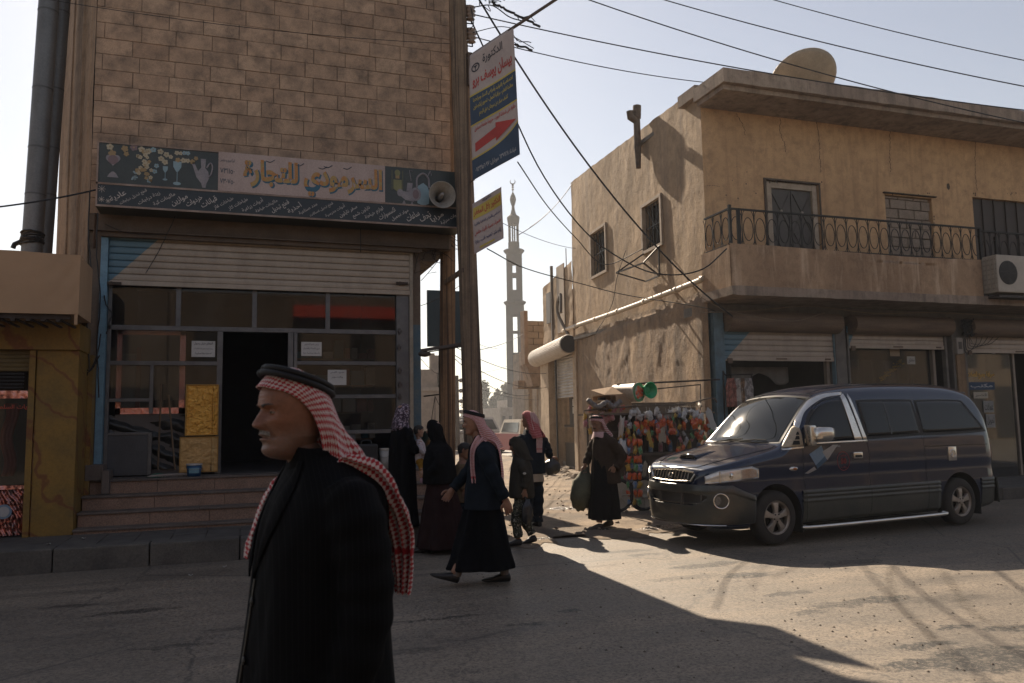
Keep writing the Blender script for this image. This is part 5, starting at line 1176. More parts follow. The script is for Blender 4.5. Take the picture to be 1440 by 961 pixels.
Mf1, Mf2 = M('far_stone', (.38,.33,.28), rough=.9), M('far_plaster', (.33,.27,.22), rough=.9)
block(704, 573, 722, 90, Mf1, 'low stone house with a parapet at the foot of the minaret', 2)
t_, a_, b_ = block(592, 546, 627, 42, Mf2, 'unfinished block house left of the poles at the alley end', 0)
t3 = t_; m_ = MB()
for (px, py) in ((608, 497), (614, 500), (619, 508)):
 p = PY(px, py, 42.5); m_.box((p.x-.11, 42.5, b_.z), (p.x+.13, 42.8, p.z))
p = PY(601, 520, 42.2); m_.box((a_.x, 42.1, b_.z), (PY(611,0,42).x, 43, p.z)); m_.box((PY(614,0,42).x, 42.05, b_.z), (PY(622,0,42).x, 43, PY(618,524,42).z)); m_.build('unfinished_columns', Mf2, t3)
m_ = MB(); m_.box((a_.x, 41.9, b_.z-.15), (b_.x, 42.0, b_.z+.05)); m_.build('floor_slab', Mf1, t3)
block(622, 585, 700, 140, Mf1, 'pale low wall and houses across the end of the alley', 5)
block(655, 592, 668, 75, Mf2, 'small shed seen between the two timber poles', 1)
block(560, 570, 596, 80, Mf2, 'distant house mostly hidden by the shop corner', 2)
block(738, 560, 760, 100, Mf1, 'hazy house right of the minaret base', 2)
mn = thing('minaret', 'tall slender concrete minaret with crescent, two balconies and slit openings', 'minaret', PD(724, 600, 115))
MMin = M('minaret_concrete', (.06,.053,.047), (.05,.044,.04), scale=.5, rough=.9, bscale=5)
base = PD(727, 594, 115); topm = PD(721, 262, 115); cxm, cym = topm.x, topm.y; mn.location = (cxm, cym, 0); OFF[mn.name] = Vector((cxm, cym, 0))
def zpx(y): return PD(722, y, 115).z
def pw(px): return px*115/1120
def sq(mb, hw, z0, z1, slit=None):
 if not slit: mb.box((cxm-hw, cym-hw, z0), (cxm+hw, cym+hw, z1)); return
 s0, s1, w_ = slit
 for sx_ in (-1, 1):
  for sy_ in (-1, 1):
   mb.box((cxm+sx_*w_, cym+sy_*w_, z0), (cxm+sx_*hw, cym+sy_*hw, z1))
 mb.box((cxm-hw+.01, cym-hw+.01, z0), (cxm+hw-.01, cym+hw-.01, s0)); mb.box((cxm-hw+.01, cym-hw+.01, s1), (cxm+hw-.01, cym+hw-.01, z1))
m_ = MB(); mn.rotation_euler = (0, 0, math.radians(-18.7))
H1 = pw(13.6); sq(m_, H1*.92, -1, zpx(561))
sq(m_, H1*.92, zpx(561), zpx(434), (zpx(556), zpx(447), pw(3.0)))
for y_ in (470, 500, 540): m_.box((cxm-pw(3.1), cym-H1*.8, zpx(y_+1)), (cxm+pw(3.1), cym+H1*.8, zpx(y_-1)))
sq(m_, H1*.80, zpx(428), zpx(362), (zpx(412), zpx(374), pw(2.4)))
m_.box((cxm-pw(2.5), cym-H1*.7, zpx(392)), (cxm+pw(2.5), cym+H1*.7, zpx(388)))
m_.build('shaft', MMin, mn)
m_ = MB()
for (yb, yt, w0, w1_) in ((434, 427, 11, 15.5), (362, 354, 9.5, 14.5)):
 m_.lathe((cxm, cym, 0), [(0, zpx(yb)), (pw(w0), zpx(yb)), (pw(w1_), zpx(yt+2)), (pw(w1_), zpx(yt)), (0, zpx(yt))], 8)
m_.build('balcony_ring', MMin, mn)
m_ = MB(); m_.lathe((cxm, cym, 0), [(0, zpx(356)), (pw(7.8), zpx(356)), (pw(7.8), zpx(343)), (0, zpx(343))], 8)
for k in range(6): t = 2*PI*k/6+.3; m_.tube([(cxm+pw(6.6)*math.cos(t), cym+pw(6.6)*math.sin(t), zpx(345)), (cxm+pw(6.6)*math.cos(t), cym+pw(6.6)*math.sin(t), zpx(318))], pw(1.1), 6)
m_.lathe((cxm, cym, 0), [(0, zpx(318)), (pw(7.5), zpx(318)), (pw(8.8), zpx(309)), (pw(8.8), zpx(307)), (pw(4.2), zpx(303)), (pw(2.3), zpx(296)), (pw(1.9), zpx(291)), (pw(3.6), zpx(286)), (pw(4.4), zpx(281)), (pw(3.2), zpx(276)), (pw(.8), zpx(271)), (pw(.4), zpx(268)), (0, zpx(266))], 16)
m_.build('lantern_and_dome', MMin, mn)
m_ = MB(); m_.tube([(cxm, cym, zpx(269)), (cxm, cym, zpx(258))], .05, 5)
for y_ in (267, 263.5, 260.5): m_.sphere((cxm, cym, zpx(y_)), .17, 8, 6)
m_.tube([(cxm+.36*math.cos(t), cym, zpx(255.5)+.36*math.sin(t)) for t in [PI*.72+ (PI*1.56)*j/14 for j in range(15)]], [.02+.07*math.sin(PI*j/14) for j in range(15)], 6)
m_.build('crescent', P('finial', (.12,.11,.10), .5, .3), mn)
MLeaf = M('cypress_leaf', (.045,.06,.03), (.07,.085,.04), scale=2, rough=.8, bmp=0); MBark = M('bark', (.12,.09,.065), rough=.95)
def tree(c, h_, w_, kind, lab, seed, n=900):
 r_ = random.Random(seed); t = thing('cypress_tree' if kind == 'c' else 'pine_tree', lab, 'tree', c)
 MB().tube([c, c+Vector((0,0,h_*.55)), c+Vector((0,0,h_*.93))], [w_*.08, w_*.05, .02], 7).build('trunk', MBark, t)
 m_ = MB()
 for k in range(n):
  if kind == 'c': v = r_.random()**.8; rad = w_*.5*math.sin(PI*min(1, v*.93+.10))**.75*(1-.25*v); z = h_*(.06+.94*v)
  else:
   v = r_.random(); rad = w_*.5*(1-v)**.6*(.55+.45*abs(math.sin(v*16+seed))); z = h_*(.15+.85*v)
  a_ = r_.uniform(0, 2*PI); rr = rad*math.sqrt(r_.random())*1.05; p = c+Vector((rr*math.cos(a_), rr*math.sin(a_), z)); s_ = h_*.035*r_.uniform(.6,1.5)
  q = [p+Vector((r_.gauss(0,1), r_.gauss(0,1), r_.gauss(0,1.2)))*s_ for _ in range(3)]; m_.add(q, [(0,1,2)])
 m_.build('crown', MLeaf, t, recalc=False)
for i, (px, py, D_, ww, kd, lb) in enumerate([(681, 540, 150, 8, 'c', 'narrow cypress standing alone right of the main timber pole'), (655, 556, 140, 14, 'p', 'pale hazy tree seen just left of the main pole foot'), (700, 551, 160, 26, 'p', 'pine crown at the left of the clump before the minaret'), (710, 543, 155, 26, 'p', 'tallest pine in the clump left of the minaret'), (692, 560, 150, 24, 'p', 'lower pine between the lone cypress and the clump'), (718, 556, 160, 20, 'p', 'pine touching the minaret shaft'), (743, 572, 120, 14, 'p', 'small tree right of the minaret foot')]):
 p = PD(px, py, D_); b__ = Vector((p.x, p.y, -.3)); tree(b__, p.z+.3, ww*D_/1120, kd, lb, i+3)
def far_pole(px0, py0, D0, lab, hpx, side=1):
 p = PD(px0, 600, D0); b__ = Vector((p.x, p.y, 0)); z = PD(px0, py0, D0).z; t = thing('utility_pole', lab, 'pole', b__)
 MB().tube([b__, b__+Vector((0,0,z))], [.14,.10], 8).build('shaft', MBark, t); m_ = MB()
 for k in range(6): m_.sphere(b__+Vector((.22*side, 0, z-.25-.55*k)), .12, 7, 5); m_.tube([b__+Vector((0,0,z-.25-.55*k)), b__+Vector((.22*side,0,z-.25-.55*k))], .03, 4)
 m_.build('insulators', P('ins_grey', (.3,.28,.26), .5), t)
far_pole(643, 528, 42, 'distant utility pole with insulators seen between the two timber poles', 0)
def simple_car(c, rz, ln, wd, ht, name, lab, cat, body, roof=None):
 t = thing(name, lab, cat, c, rz, local=True)
 def tb(mb, x0, x1, y, z0, z1, tx0, tx1, ty):
  v_ = [(x0,-y,z0),(x1,-y,z0),(x1,y,z0),(x0,y,z0),(x0+tx0,-y*ty,z1),(x1-tx1,-y*ty,z1),(x1-tx1,y*ty,z1),(x0+tx0,y*ty,z1)]; mb.add(v_, [(0,3,2,1),(4,5,6,7),(0,1,5,4),(1,2,6,5),(2,3,7,6),(3,0,4,7)])
 h2, r_ = ht*.60, ln/2
 m_ = MB(); tb(m_, -r_, r_, wd/2, .32, h2, .02, .12, .97); m_.build('body', body, t)
 m_ = MB(); tb(m_, -r_+.04, r_-1.1, wd*.47, h2, ht*.96, .16, .5, .86); m_.build('cabin', roof or body, t)
 g_ = P('car_glass', (.05,.055,.06), .15)
 m_ = MB(); m_.add([(-r_+.05, -wd*.36, h2+.06), (-r_+.05, wd*.36, h2+.06), (-r_+.155, wd*.33, ht*.88), (-r_+.155, -wd*.33, ht*.88)], [(0,1,2,3)]); m_.build('rear_window', g_, t, thick=.01)
 m_ = MB(); m_.add([(r_-1.11, -wd*.38, h2+.05), (r_-1.11, wd*.38, h2+.05), (r_-1.54, wd*.34, ht*.9), (r_-1.54, -wd*.34, ht*.9)], [(0,1,2,3)]); m_.v = [v+Vector((.05,0,0)) for v in m_.v]; m_.build('windscreen', g_, t, thick=.01)
 for sy_ in (-1, 1):
  m_ = MB(); m_.add([(-r_+.35, sy_*wd*.467, h2+.07), (r_-1.5, sy_*wd*.467, h2+.07), (r_-1.75, sy_*wd*.425, ht*.88), (-r_+.4, sy_*wd*.425, ht*.88)], [(0,1,2,3)]); m_.build('side_window', g_, t, thick=.01)
  m_ = MB(); m_.box((-r_-.012, sy_*wd*.38-.08, h2-.30), (-r_+.03, sy_*wd*.38+.08, h2-.08)); m_.build('tail_light', P('tail_red', (.35,.03,.02), .3), t)
  for x in (-ln/2+.8, ln/2-.8):
   m_ = MB(); m_.cyl((x, sy_*(wd/2-.2), .33), (x, sy_*(wd/2+.01), .33), .33, 20); m_.build('wheel', P('tyre_far', (.02,.02,.02), .8), t)
 return t
MRedC = P('car_red', (.22,.012,.014), .5); MWhC = P('car_white', (.55,.53,.50), .4, coat=.3)
p = G(752, 645); simple_car((p.x+.2, p.y+2, 0), math.radians(88), 4.4, 1.75, 1.75, 'parked_car', 'red car with a pale roof parked in the alley behind the man with the headscarf', 'car', MRedC, P('cream_roof', (.5,.44,.36), .5))
p = G(722, 640); simple_car((p.x-.1, p.y+6, 0), math.radians(-80), 4.6, 1.75, 1.9, 'parked_van', 'white van facing the street further down the alley', 'van', MWhC)
# ================================================================ poles
MWood = streaky('weathered_pole_wood', (.30,.215,.145), (.22,.16,.11), (.08,.06,.048), vs=.25, hs=26, amt=.9, thr=(.46,.6), bmp=.6)
MWood2 = streaky('brown_pole_wood', (.36,.22,.12), (.25,.155,.09), (.06,.04,.03), vs=.25, hs=24, amt=.9, thr=(.46,.6), bmp=.6)
def wpole(pts, r0, r1, lab, mt_):
 c0, c1 = pts; t = thing('timber_pole', lab, 'pole', (c0.x, c0.y, 0)); m_ = MB(); m_.smooth = True
 def f(u, v):
  c = c0.lerp(c1, v); r_ = r0+(r1-r0)*v; a_ = 2*PI*u; r_ *= 1+.05*fbm(u*40, v*3, 1)*(1 if True else 0)-.10*max(0, math.sin(u*2*PI*5+v*2))**20
  return c+Vector((r_*math.cos(a_), r_*math.sin(a_), 0))
 m_.grid(f, 64, 60, wrapu=True); m_.smooth = False; m_.build('shaft', mt_, t); return t
a_, b_ = PY(668, 640, 11.85), PY(641, -60, 11.85)
pA = wpole((G(670, 760).lerp(a_, 0) if False else Vector((a_.x+(a_.x-b_.x)/(b_.z-a_.z)*a_.z*1.0, 11.85, -.2)), b_), .155, .135, 'main weathered timber pole carrying the hanging banner', MWood)
a2, b2 = PY(631, 640, 12.75), PY(634, -60, 12.75)
pB = wpole((Vector((a2.x, 12.92, -.2)), Vector((b2.x, 12.92, b2.z))), .135, .12, 'second browner timber pole standing just behind the main pole', MWood2)
def ppt(y): # point on main pole axis at image row
 for k in range(400):
  t = k/400; c = Vector((a_.x, 11.85, a_.z)).lerp(b_, t)
  v = c-CC; yy = 480.5-1120*v.dot(CU)/v.dot(CF)
  if yy <= y: return c
 return b_
m_ = MB(); MIns = P('porcelain_brown', (.33,.24,.19), .3)
for i, y_ in enumerate((20, 52)):
 c = ppt(y_)+Vector((.19, -.05, 0)); t = thing('porcelain_insulator', ('upper' if i == 0 else 'lower')+' porcelain insulator stack bolted to the main timber pole', 'insulator', c)
 mi_ = MB(); mi_.lathe(c, [(0,.13),(.05,.13),(.085,.11),(.05,.085),(.05,.065),(.09,.045),(.05,.02),(.05,0),(.09,-.02),(.05,-.045),(.05,-.065),(.075,-.09),(.03,-.11),(0,-.11)], 20); mi_.build('porcelain', MIns, t, smooth=True)
 mi_ = MB(); mi_.tube([c+Vector((-.2,.05,.13)), c+Vector((0,0,.15)), c+Vector((.02,0,-.16)), c+Vector((-.2,.05,-.14))], .014, 6); mi_.build('iron_strap', MRail, t)
m_ = MB(); m_.beam(ppt(385)+Vector((-.1,-.1,.02)), Vector((a2.x-.02, 12.80, PY(632,398,12.8).z)), .05, .07); tag(m_.build('pole_strut', MWood), 'short timber strut joining the two poles', 'strut')
m_ = MB(); p0, p1 = PY(592, 493, 12.3), PY(655, 483, 12.0); m_.beam(p0, p1, .05, .04)
for k in range(26): c = p0.lerp(p1, k/26+.02); m_.tube([c+Vector((.03*math.cos(t), .03*math.sin(t), -.045+.004*t)) for t in [j*.8 for j in range(10)]], .005, 4)
m_.sphere(PY(597, 498, 12.3), .07, 8, 6, (1.5,1,.7)); tag(m_.build('spring_rail', P('rail_iron', (.12,.10,.09), .6, .4)), 'dark rail with coiled wire running from the shop wall to the main pole', 'rail')
bbd = px_box(601, 488, 651, 408, 17.5, .08, M('blue_board', (.045,.085,.115), (.03,.06,.085), scale=2, stretch=(1,1,.3), rough=.6), 'blue_board', 'dark blue sheet board mounted high behind the two timber poles', 'board')
m_ = MB(); p = PY(620, 488, 17.6); m_.tube([(p.x, 17.62, -.1), (p.x, 17.62, PY(620,410,17.6).z)], .05, 8); tag(m_.build('board_post', MRail), 'thin iron post holding up the blue board', 'post')
def banner(px, Ya, Yb, label, build):
 """four image corners TL,TR,BR,BL; left edge at Ya, right edge at Yb"""
 TL, TR, BR, BL = PY(*px[0], Ya), PY(*px[1], Yb), PY(*px[2], Yb), PY(*px[3], Ya)
 t = thing('hanging_banner', label, 'banner', BL); nrm = (TR-TL).cross(BL-TL).normalized()
 if nrm.y > 0: nrm = -nrm
 def S(u, v, d=0.0): return (BL.lerp(BR, u)).lerp(TL.lerp(TR, u), v)+nrm*(d+.02*math.sin(u*5+v*3)*math.sin(v*PI)+.008*math.sin(v*11+u*4))
 m_ = MB(); m_.grid(lambda u, v: S(u, v), 20, 40); m_.build('cloth', M('banner_cloth', (.50,.42,.39), (.42,.35,.33), scale=3, rough=.8, bmp=.05, fine=.1), t, smooth=True, thick=.008)
 build(t, S, nrm); return t
def strip(mb, S, u0, v0, u1, v1, d, n=14, f0=None, f1=None):
 for k in range(n):
  a_, b__ = u0+(u1-u0)*k/n, u0+(u1-u0)*(k+1)/n
  for j in range(6):
   def vv(u, t):
    lo = v0+(f0(u) if f0 else 0); hi = v1+(f1(u) if f1 else 0); return lo+(hi-lo)*t
   mb.add([S(a_, vv(a_, j/6), d), S(b__, vv(b__, j/6), d), S(b__, vv(b__, (j+1)/6), d), S(a_, vv(a_, (j+1)/6), d)], [(0,1,2,3)])
def btext(mb, S, s, u, v, wu, hv, bold=.02, d=.006, slant=0):
 tmp = MB(); text_mb(tmp, s, (0,0,0), (1,0,0), (0,1,0), 1.0, 1.0, bold)
 tmp.v = [S(u+p.x*wu, v+p.y*hv+slant*p.x, d) for p in tmp.v]; mb.add(tmp.v, tmp.f)
MBNavy = P('banner_navy', (.05,.08,.13), .7, bmp=0); MBRed = P('banner_red', (.48,.06,.05), .7, bmp=0); MBYel = P('banner_yellow', (.60,.46,.10), .7, bmp=0); MBWh = P('banner_white', (.5,.48,.46), .7, bmp=0); MBBlk = P('banner_black', (.05,.05,.06), .7, bmp=0)
def b1(t, S, nrm):
 arc = lambda u: -.055*(1-(u)**2)*1.0+.0
 m_ = MB(); strip(m_, S, 0, .43, 1, .655, .004); strip(m_, S, 0, 0, 1, .155, .004, 20, None, lambda u: .10*(u**3)-.0); m_.build('navy_fields', MBNavy, t, recalc=False)
 m_ = MB(); strip(m_, S, 0, .655, 1, .668, .005); strip(m_, S, 0, .418, 1, .43, .005); strip(m_, S, 0, .155, 1, .168, .005, 20, lambda u: .10*u**3, lambda u: .10*u**3); m_.build('yellow_lines', MBYel, t, recalc=False)
 m_ = MB(); btext(m_, S, 'بيسان يوسف برو', .50, .765, .86, .115, .03); btext(m_, S, 'حاترة على شهادة البورد - خريجة جامعة دمشق', .52, .385, .88, .045, .02)
 tmp = [(.08,.205),(.52,.235),(.52,.205),(.96,.285),(.52,.35),(.52,.315),(.08,.275)]; m_.add([S(u, v-.0, .006) for u, v in tmp], [(0,1,2,6),(2,3,4,5),(1,2,5,6)] if False else [(0,1,5,6),(2,3,4)]); m_.build('red_arrow_and_name', MBRed, t, recalc=False)
 m_ = MB(); btext(m_, S, 'الدكتورة', .52, .905, .44, .085, .015)
 for k in range(2): m_.add([S(.14+.09*math.cos(a)*(1-k*.12), .875+.035*math.sin(a)*(1-k*.12), .006) for a in [2*PI*j/20 for j in range(20)]]+[S(.14+.075*math.cos(a)*(1-k*.12), .875+.028*math.sin(a)*(1-k*.12), .006) for a in [2*PI*j/20 for j in range(20)]], [(j, (j+1) % 20, 20+(j+1) % 20, 20+j) for j in range(20)])
 m_.add([S(.09,.89,.006), S(.19,.89,.006), S(.15,.875,.006), S(.145,.85,.006), S(.135,.85,.006), S(.13,.875,.006)], [(0,1,2,3,4,5)]); m_.build('emblem_and_title', MBBlk, t, recalc=False)
 m_ = MB(); btext(m_, S, 'اختصاصية بالتوليد وأمراض النساء وجراحتها', .5, .62, .86, .05, .02); btext(m_, S, 'معالجة العقم - مراقبة الحمل - تصوير إيكو ملون', .5, .555, .86, .05, .02); btext(m_, S, 'كشف مبكر عن سرطان عنق الرحم', .5, .49, .62, .05, .02); m_.build('yellow_text', MBYel, t, recalc=False)
 m_ = MB(); btext(m_, S, 'عيادة: ٦٣٧١٢٨ موبايل: ٠٩٣٣١٥٦٠٩٧', .5, .06, .86, .05, .015); m_.build('white_text', MBWh, t, recalc=False)
banner([(659,79),(722,38),(731,217),(665,254)], 11.68, 11.35, 'tall printed doctor banner with a red arrow hanging from the main pole', b1)
def b2_(t, S, nrm):
 m_ = MB(); strip(m_, S, .02, .66, .98, .90, .004); strip(m_, S, .2, .05, .7, .09, .004); m_.build('yellow_field', MBYel, t, recalc=False)
 m_ = MB(); btext(m_, S, 'الدكتور بلال المغفر', .5, .78, .9, .15, .03); btext(m_, S, 'هضمية، عصبية، قلبية، مفاصل', .5, .38, .88, .10, .02); m_.build('red_text', MBRed, t, recalc=False)
 m_ = MB(); btext(m_, S, 'اختصاصي بالأمراض الداخلية والقلبية', .5, .55, .88, .10, .02); btext(m_, S, 'إيكو سكر - تخطيط قلب - رعاية', .5, .20, .88, .10, .02); btext(m_, S, 'دكتوراه', .5, .95, .3, .06, .02); m_.build('dark_text', P('ban_blue', (.03,.05,.14), .7, bmp=0), t, recalc=False)
banner([(664,287),(705,263),(708,335),(667,358)], 11.66, 11.42, 'smaller printed clinic banner below the tall one on the main pole', b2_)
m_ = MB(); q0, q1 = PY(660, 80, 11.72), PY(722, 39, 11.36); dq = (q1-q0); m_.beam(q0-dq*.12, q0+dq*2.6, .045, .03); m_.tube([PY(664,255,11.7)-dq*.08, PY(664,255,11.7)+dq*.06], .012, 5)
m_.beam(ppt(90)+Vector((.12,-.12,.12)), ppt(90)+Vector((.12,-.12,-.42)), .07, .10)
tag(m_.build('banner_arm', P('arm_brown', (.13,.09,.065), .6, .3)), 'long steel arm rising from the main pole past the tall banner', 'arm')
# ================================================================ overhead wires
MWire = P('wire_black', (.018,.018,.02), .6)
wires = []
def wire(a_, b_, sag, r, lab, n=40, wob=.0, pts=None):
 m_ = MB()
 if pts: q = cr(pts, n)
 else:
  P0, P1 = Vector(a_), Vector(b_); q = [P0.lerp(P1, k/n)-Vector((0,0,sag*4*(k/n)*(1-k/n))) for k in range(n+1)]
 if wob: q = [p+Vector((random.uniform(-wob,wob), random.uniform(-wob,wob), random.uniform(-wob,wob))) for p in q]
 m_.tube(q, r, 5); return tag(m_.build('overhead_wire', MWire, smooth=True), lab, 'wire', 'overhead wires')
pA1, pA2 = ppt(20)+Vector((.27,-.05,0)), ppt(52)+Vector((.27,-.05,0))
wire(pA1, PY(1500, 162, 9.0), .15, .010, 'wire from the upper insulator crossing above the corner building roof')
wire(pA2, PY(1010, 118, 13.5), .10, .009, 'wire from the lower insulator ending at the corner building roof')
wire(ppt(-60)+Vector((.2,-.1,0)), PY(1500, 185, 9.5), .25, .010, 'second long wire passing over the large satellite dish')
wire(PY(900, -10, 11.0), PY(1500, 133, 8.0), .1, .009, 'third long wire high at the upper right')
wire(PY(1020, -20, 11.0), PY(1500, 97, 8.0), .08, .008, 'topmost thin wire in the upper right corner')
wire(PY(668, -10, 11.6), PY(1030, 445, 12.4), .55, .016, 'thick drop cable from the pole top down to the corner building slab')
wire(0, 0, 0, .014, 'drop cable looping past the alley side windows to the balcony corner', pts=[PY(640,-20,11.7), PY(700,110,12.2), PY(760,240,13.0), PY(822,325,14.0), PY(880,368,13.6), PY(930,386,12.9), PY(985,380,12.3), PY(1022,350,12.25)])
wire(0, 0, 0, .011, 'thinner drop cable from the banner foot to the side wall window', pts=[PY(728,228,11.4), PY(770,290,13.5), PY(810,335,16), PY(850,372,16.5), PY(905,350,15.8)])
wire(0, 0, 0, .010, 'cable from the small banner sagging across to the lower side wall', pts=[PY(685,350,12), PY(740,378,13.5), PY(820,400,15), PY(880,415,14.6), PY(985,432,13.1), PY(1010,440,13.0)])
wire(0, 0, 0, .008, 'cable hanging straight down the alley side wall', pts=[PY(880,352,15.6), PY(868,390,15.9), PY(860,430,16.1), PY(838,468,16.4)])
wire(PY(730, 330, 14), PY(805, 258, 20), .15, .008, 'thin wire rising to the far upper corner of the side wall')
wire(PY(745, 320, 16), PY(803, 262, 20.5), .1, .007, 'second thin wire beside it to the same far corner')
wire(PY(690, 305, 14), PY(810, 350, 19), .1, .006, 'faint wire crossing behind the minaret lantern')
for i, (a_, b_, D1, D2, s_) in enumerate([((640,488),(770,525),16,24,.2),((640,500),(770,545),16,24,.25),((640,505),(745,555),16,26,.3),((655,495),(735,470),16,26,.1),((655,540),(770,562),20,28,.15),((592,430),(655,395),13,14,.05),((592,395),(640,330),13,13,.05),((592,505),(630,530),16,20,.1),((650,470),(700,490),18,26,.1),((668,525),(740,500),30,40,.2)]):
 wire(PY(*a_, D1), PY(*b_, D2), s_, .008 if i < 4 else .006, ['upper of three wires running back over the alley','middle of three wires running back over the alley','lowest of three wires running back over the alley','thin wire rising towards the brick oriel','thin low wire behind the small headscarved group','thin wire between the shop corner and the main pole','steep thin wire beside the sign end','short wire below the blue board','short faint wire right of the main pole','faint wire in front of the minaret base'][i])
wire(PY(-60, 297, 11.5), PY(140, 266, 12.3), .04, .012, 'cable running from the far left to the fascia end')
wire(PY(0, -12, 11.8), PY(640, 62, 12.3), .12, .005, 'thin wire stretched across the block wall')
m_ = MB()
for k in range(12):
 c = PY(608+rc.uniform(-12,22), 345+rc.uniform(-15,22), 12.7); m_.tube([c+Vector((rc.uniform(.08,.3)*math.cos(t), .05*math.sin(2*t), rc.uniform(.08,.25)*math.sin(t)-.02*t)) for t in [j*.5 for j in range(10)]], .005, 4)
m_.beam(PY(592,337,12.72), PY(622,339,12.85), .03, .03); m_.tube(wobble([PY(592,337,12.68).lerp(PY(622,339,12.8), k/10) for k in range(11)], .02), .02, 5)
tag(m_.build('tangled_wires', MWire), 'tangle of black wires between the shop corner and the rear pole', 'wires')
m_ = MB()
for (x, y) in ((687,5),(694,2),(740,25),(728,60)):
 for k in range(4): c = PY(x+rc.uniform(-6,6), y+rc.uniform(-4,4), 11.6); m_.tube(cr([c, c+Vector((rc.uniform(-.15,.15), 0, rc.uniform(-.12,.12))), c+Vector((rc.uniform(-.2,.25), 0, rc.uniform(-.12,.08)))], 6), .008, 4)
m_.tube(wobble([PY(690,3,11.6).lerp(PY(760,38,11.3), k/24) for k in range(25)], .012), .02, 5); m_.tube(wobble([PY(724,63,11.4).lerp(PY(748,70,11.4), k/8) for k in range(9)], .012), .018, 5)
m_.tube(cr([PY(668,10,11.7), PY(692,8,11.7), PY(716,24,11.6), PY(735,30,11.6)], 14), .010, 5); m_.tube(cr([PY(665,46,11.7), PY(700,38,11.6), PY(722,40,11.5)], 12), .007, 5); m_.tube(cr([PY(662,10,11.7), PY(666,32,11.7), PY(661,42,11.7)], 8), .008, 5)
tag(m_.build('wire_splices', MWire), 'frayed wire splices beside the top of the main pole', 'wires')
m_ = MB(); q = [PY(x, y, 12.9) for x, y in ((985,440),(1060,437),(1140,431),(1230,441),(1320,440),(1440,447))]; m_.tube(cr(q, 60), .010, 5); q = [PY(x, y, 12.7) for x, y in ((985,418),(1010,432),(1030,439),(1110,452),(1160,440))]; m_.tube(cr(q, 30), .009, 5)
tag(m_.build('slab_cable', P('cable_grey', (.25,.19,.14), .7)), 'loose grey cable looped under the slab above the shutters', 'cable')
m_ = MB()
for k, q in enumerate([[(126,270),(124,330),(128,380),(122,440),(126,520)], [(137,300),(136,360),(141,420),(137,480),(139,560)], [(112,443),(116,480),(122,520),(135,505),(141,470)], [(90,528),(110,536),(128,520),(140,500)], [(150,470),(153,455),(157,442),(150,430),(146,415)]]): m_.tube(wobble(cr([PY(x, y, 12.28 if k != 4 else 12.6) for x, y in q], 24), .006), .009, 5)
m_.tube(wobble(cr([PY(x, y, 12.45) for x, y in ((205,385),(225,350),(237,325),(246,305))], 10), .003), .006, 4); m_.tube(cr([PY(x, y, 12.45) for x, y in ((147,315),(180,328),(230,330))], 10), .006, 4)
m_.tube([PY(507,322,12.45), PY(507,355,12.45)], .008, 5)
tag(m_.build('dangling_cables', MWire), 'loose black cables dangling down the concrete corner beside the blue post', 'cables')
# ================================================================ buildings across the street (behind the viewer, seen only in reflections)
x = -40; k = 0
adj = ['low','tall','plain','wide','narrow','square','bare','squat','blank','broad','thin','small']
while x < 50:
 w_ = rg.uniform(7, 12); h_ = rg.uniform(6.8, 8.5); t = thing('opposite_house', 'tan %s house, number %s of the row behind the viewer' % (adj[k % 12], ['one','two','three','four','five','six','seven','eight','nine','ten','eleven','twelve'][k % 12]), 'building', (x+w_/2, -12, 0), 0, 'houses across the street')
 MB().box((x, -16, -.1), (x+w_-.05, -9.5, h_)).build('walls', M('opposite_tan', (.16,.115,.08), (.11,.08,.055), scale=.6, rough=.9), t)
 m_ = MB(); m_.box((x+.4, -9.52, .1), (x+w_/2-.3, -9.46, 3.2)); m_.build('dark_shopfront', MDark, t); m_ = MB(); m_.box((x+w_/2+.3, -9.52, .1), (x+w_-.4, -9.46, 3.2)); m_.build('dark_shopfront', MDark, t)
 for q_ in range(3): MB().box((x+w_*(q_+.3)/3, -9.52, 4.3), (x+w_*(q_+.3)/3+1.1, -9.46, 5.6)).build('window', MDark, t)
 x += w_; k += 1
m_ = MB(); m_.box((2.0, -9.45, 6.15), (6.5, -8.9, 6.65)); tag(m_.build('red_signboard', P('signboard_red', (.50,.05,.02), .8)), 'long red signboard on a house behind the viewer', 'sign')
MRub = M('rubble_stone', (.40,.33,.25), (.25,.2,.155), scale=4, rough=.95, bmp=.6)
m_ = MB()
def stone(c, r):
 k0 = len(m_.v); m_.sphere((0,0,0), r, 8, 6, (rc.uniform(.8,1.3), rc.uniform(.7,1.1), rc.uniform(.45,.8)))
 s_ = rc.random()*50
 for i in range(k0, len(m_.v)): v = m_.v[i]; m_.v[i] = v*(1+.5*fbm(v.x/r*.8+s_, v.y/r*.8, v.z/r*.8))+Vector(c)
for _ in range(110):
 s_ = rc.uniform(5.5, 11.0); d = abs(rc.gauss(.3, .5)); c = SP(s_, .04+.1*rc.random()*max(0, 1-d), d); stone(c, rc.uniform(.03, .11) if rc.random() < .85 else rc.uniform(.12, .2))
for _ in range(220):
 c = Vector((rc.uniform(3.5, 8.8), rc.uniform(10.3, 19), .03)); stone(c, rc.uniform(.008, .03))
tag(m_.build('rubble_stones', MRub), kind='stuff', label='loose rubble stones along the foot of the alley wall')
for i, (px, py, r_) in enumerate([(786, 662, .30), (798, 650, .26), (772, 655, .22), (803, 640, .25), (778, 668, .16)]):
 m_ = MB(); p = G(px, py); stone((p.x, p.y, r_*.35), r_); tag(m_.build('stone_block', MRub), ['largest rough stone beside the alley door post','second stone leaning behind the largest one','rounded stone at the door post foot','upper stone in the alley doorway','smallest stone in front of the rough stones'][i], 'stone')
p = PY(616, 602, 13.6); t = thing('hanging_tray', 'bright round tray hanging on thin chains left of the rear pole', 'tray', p)
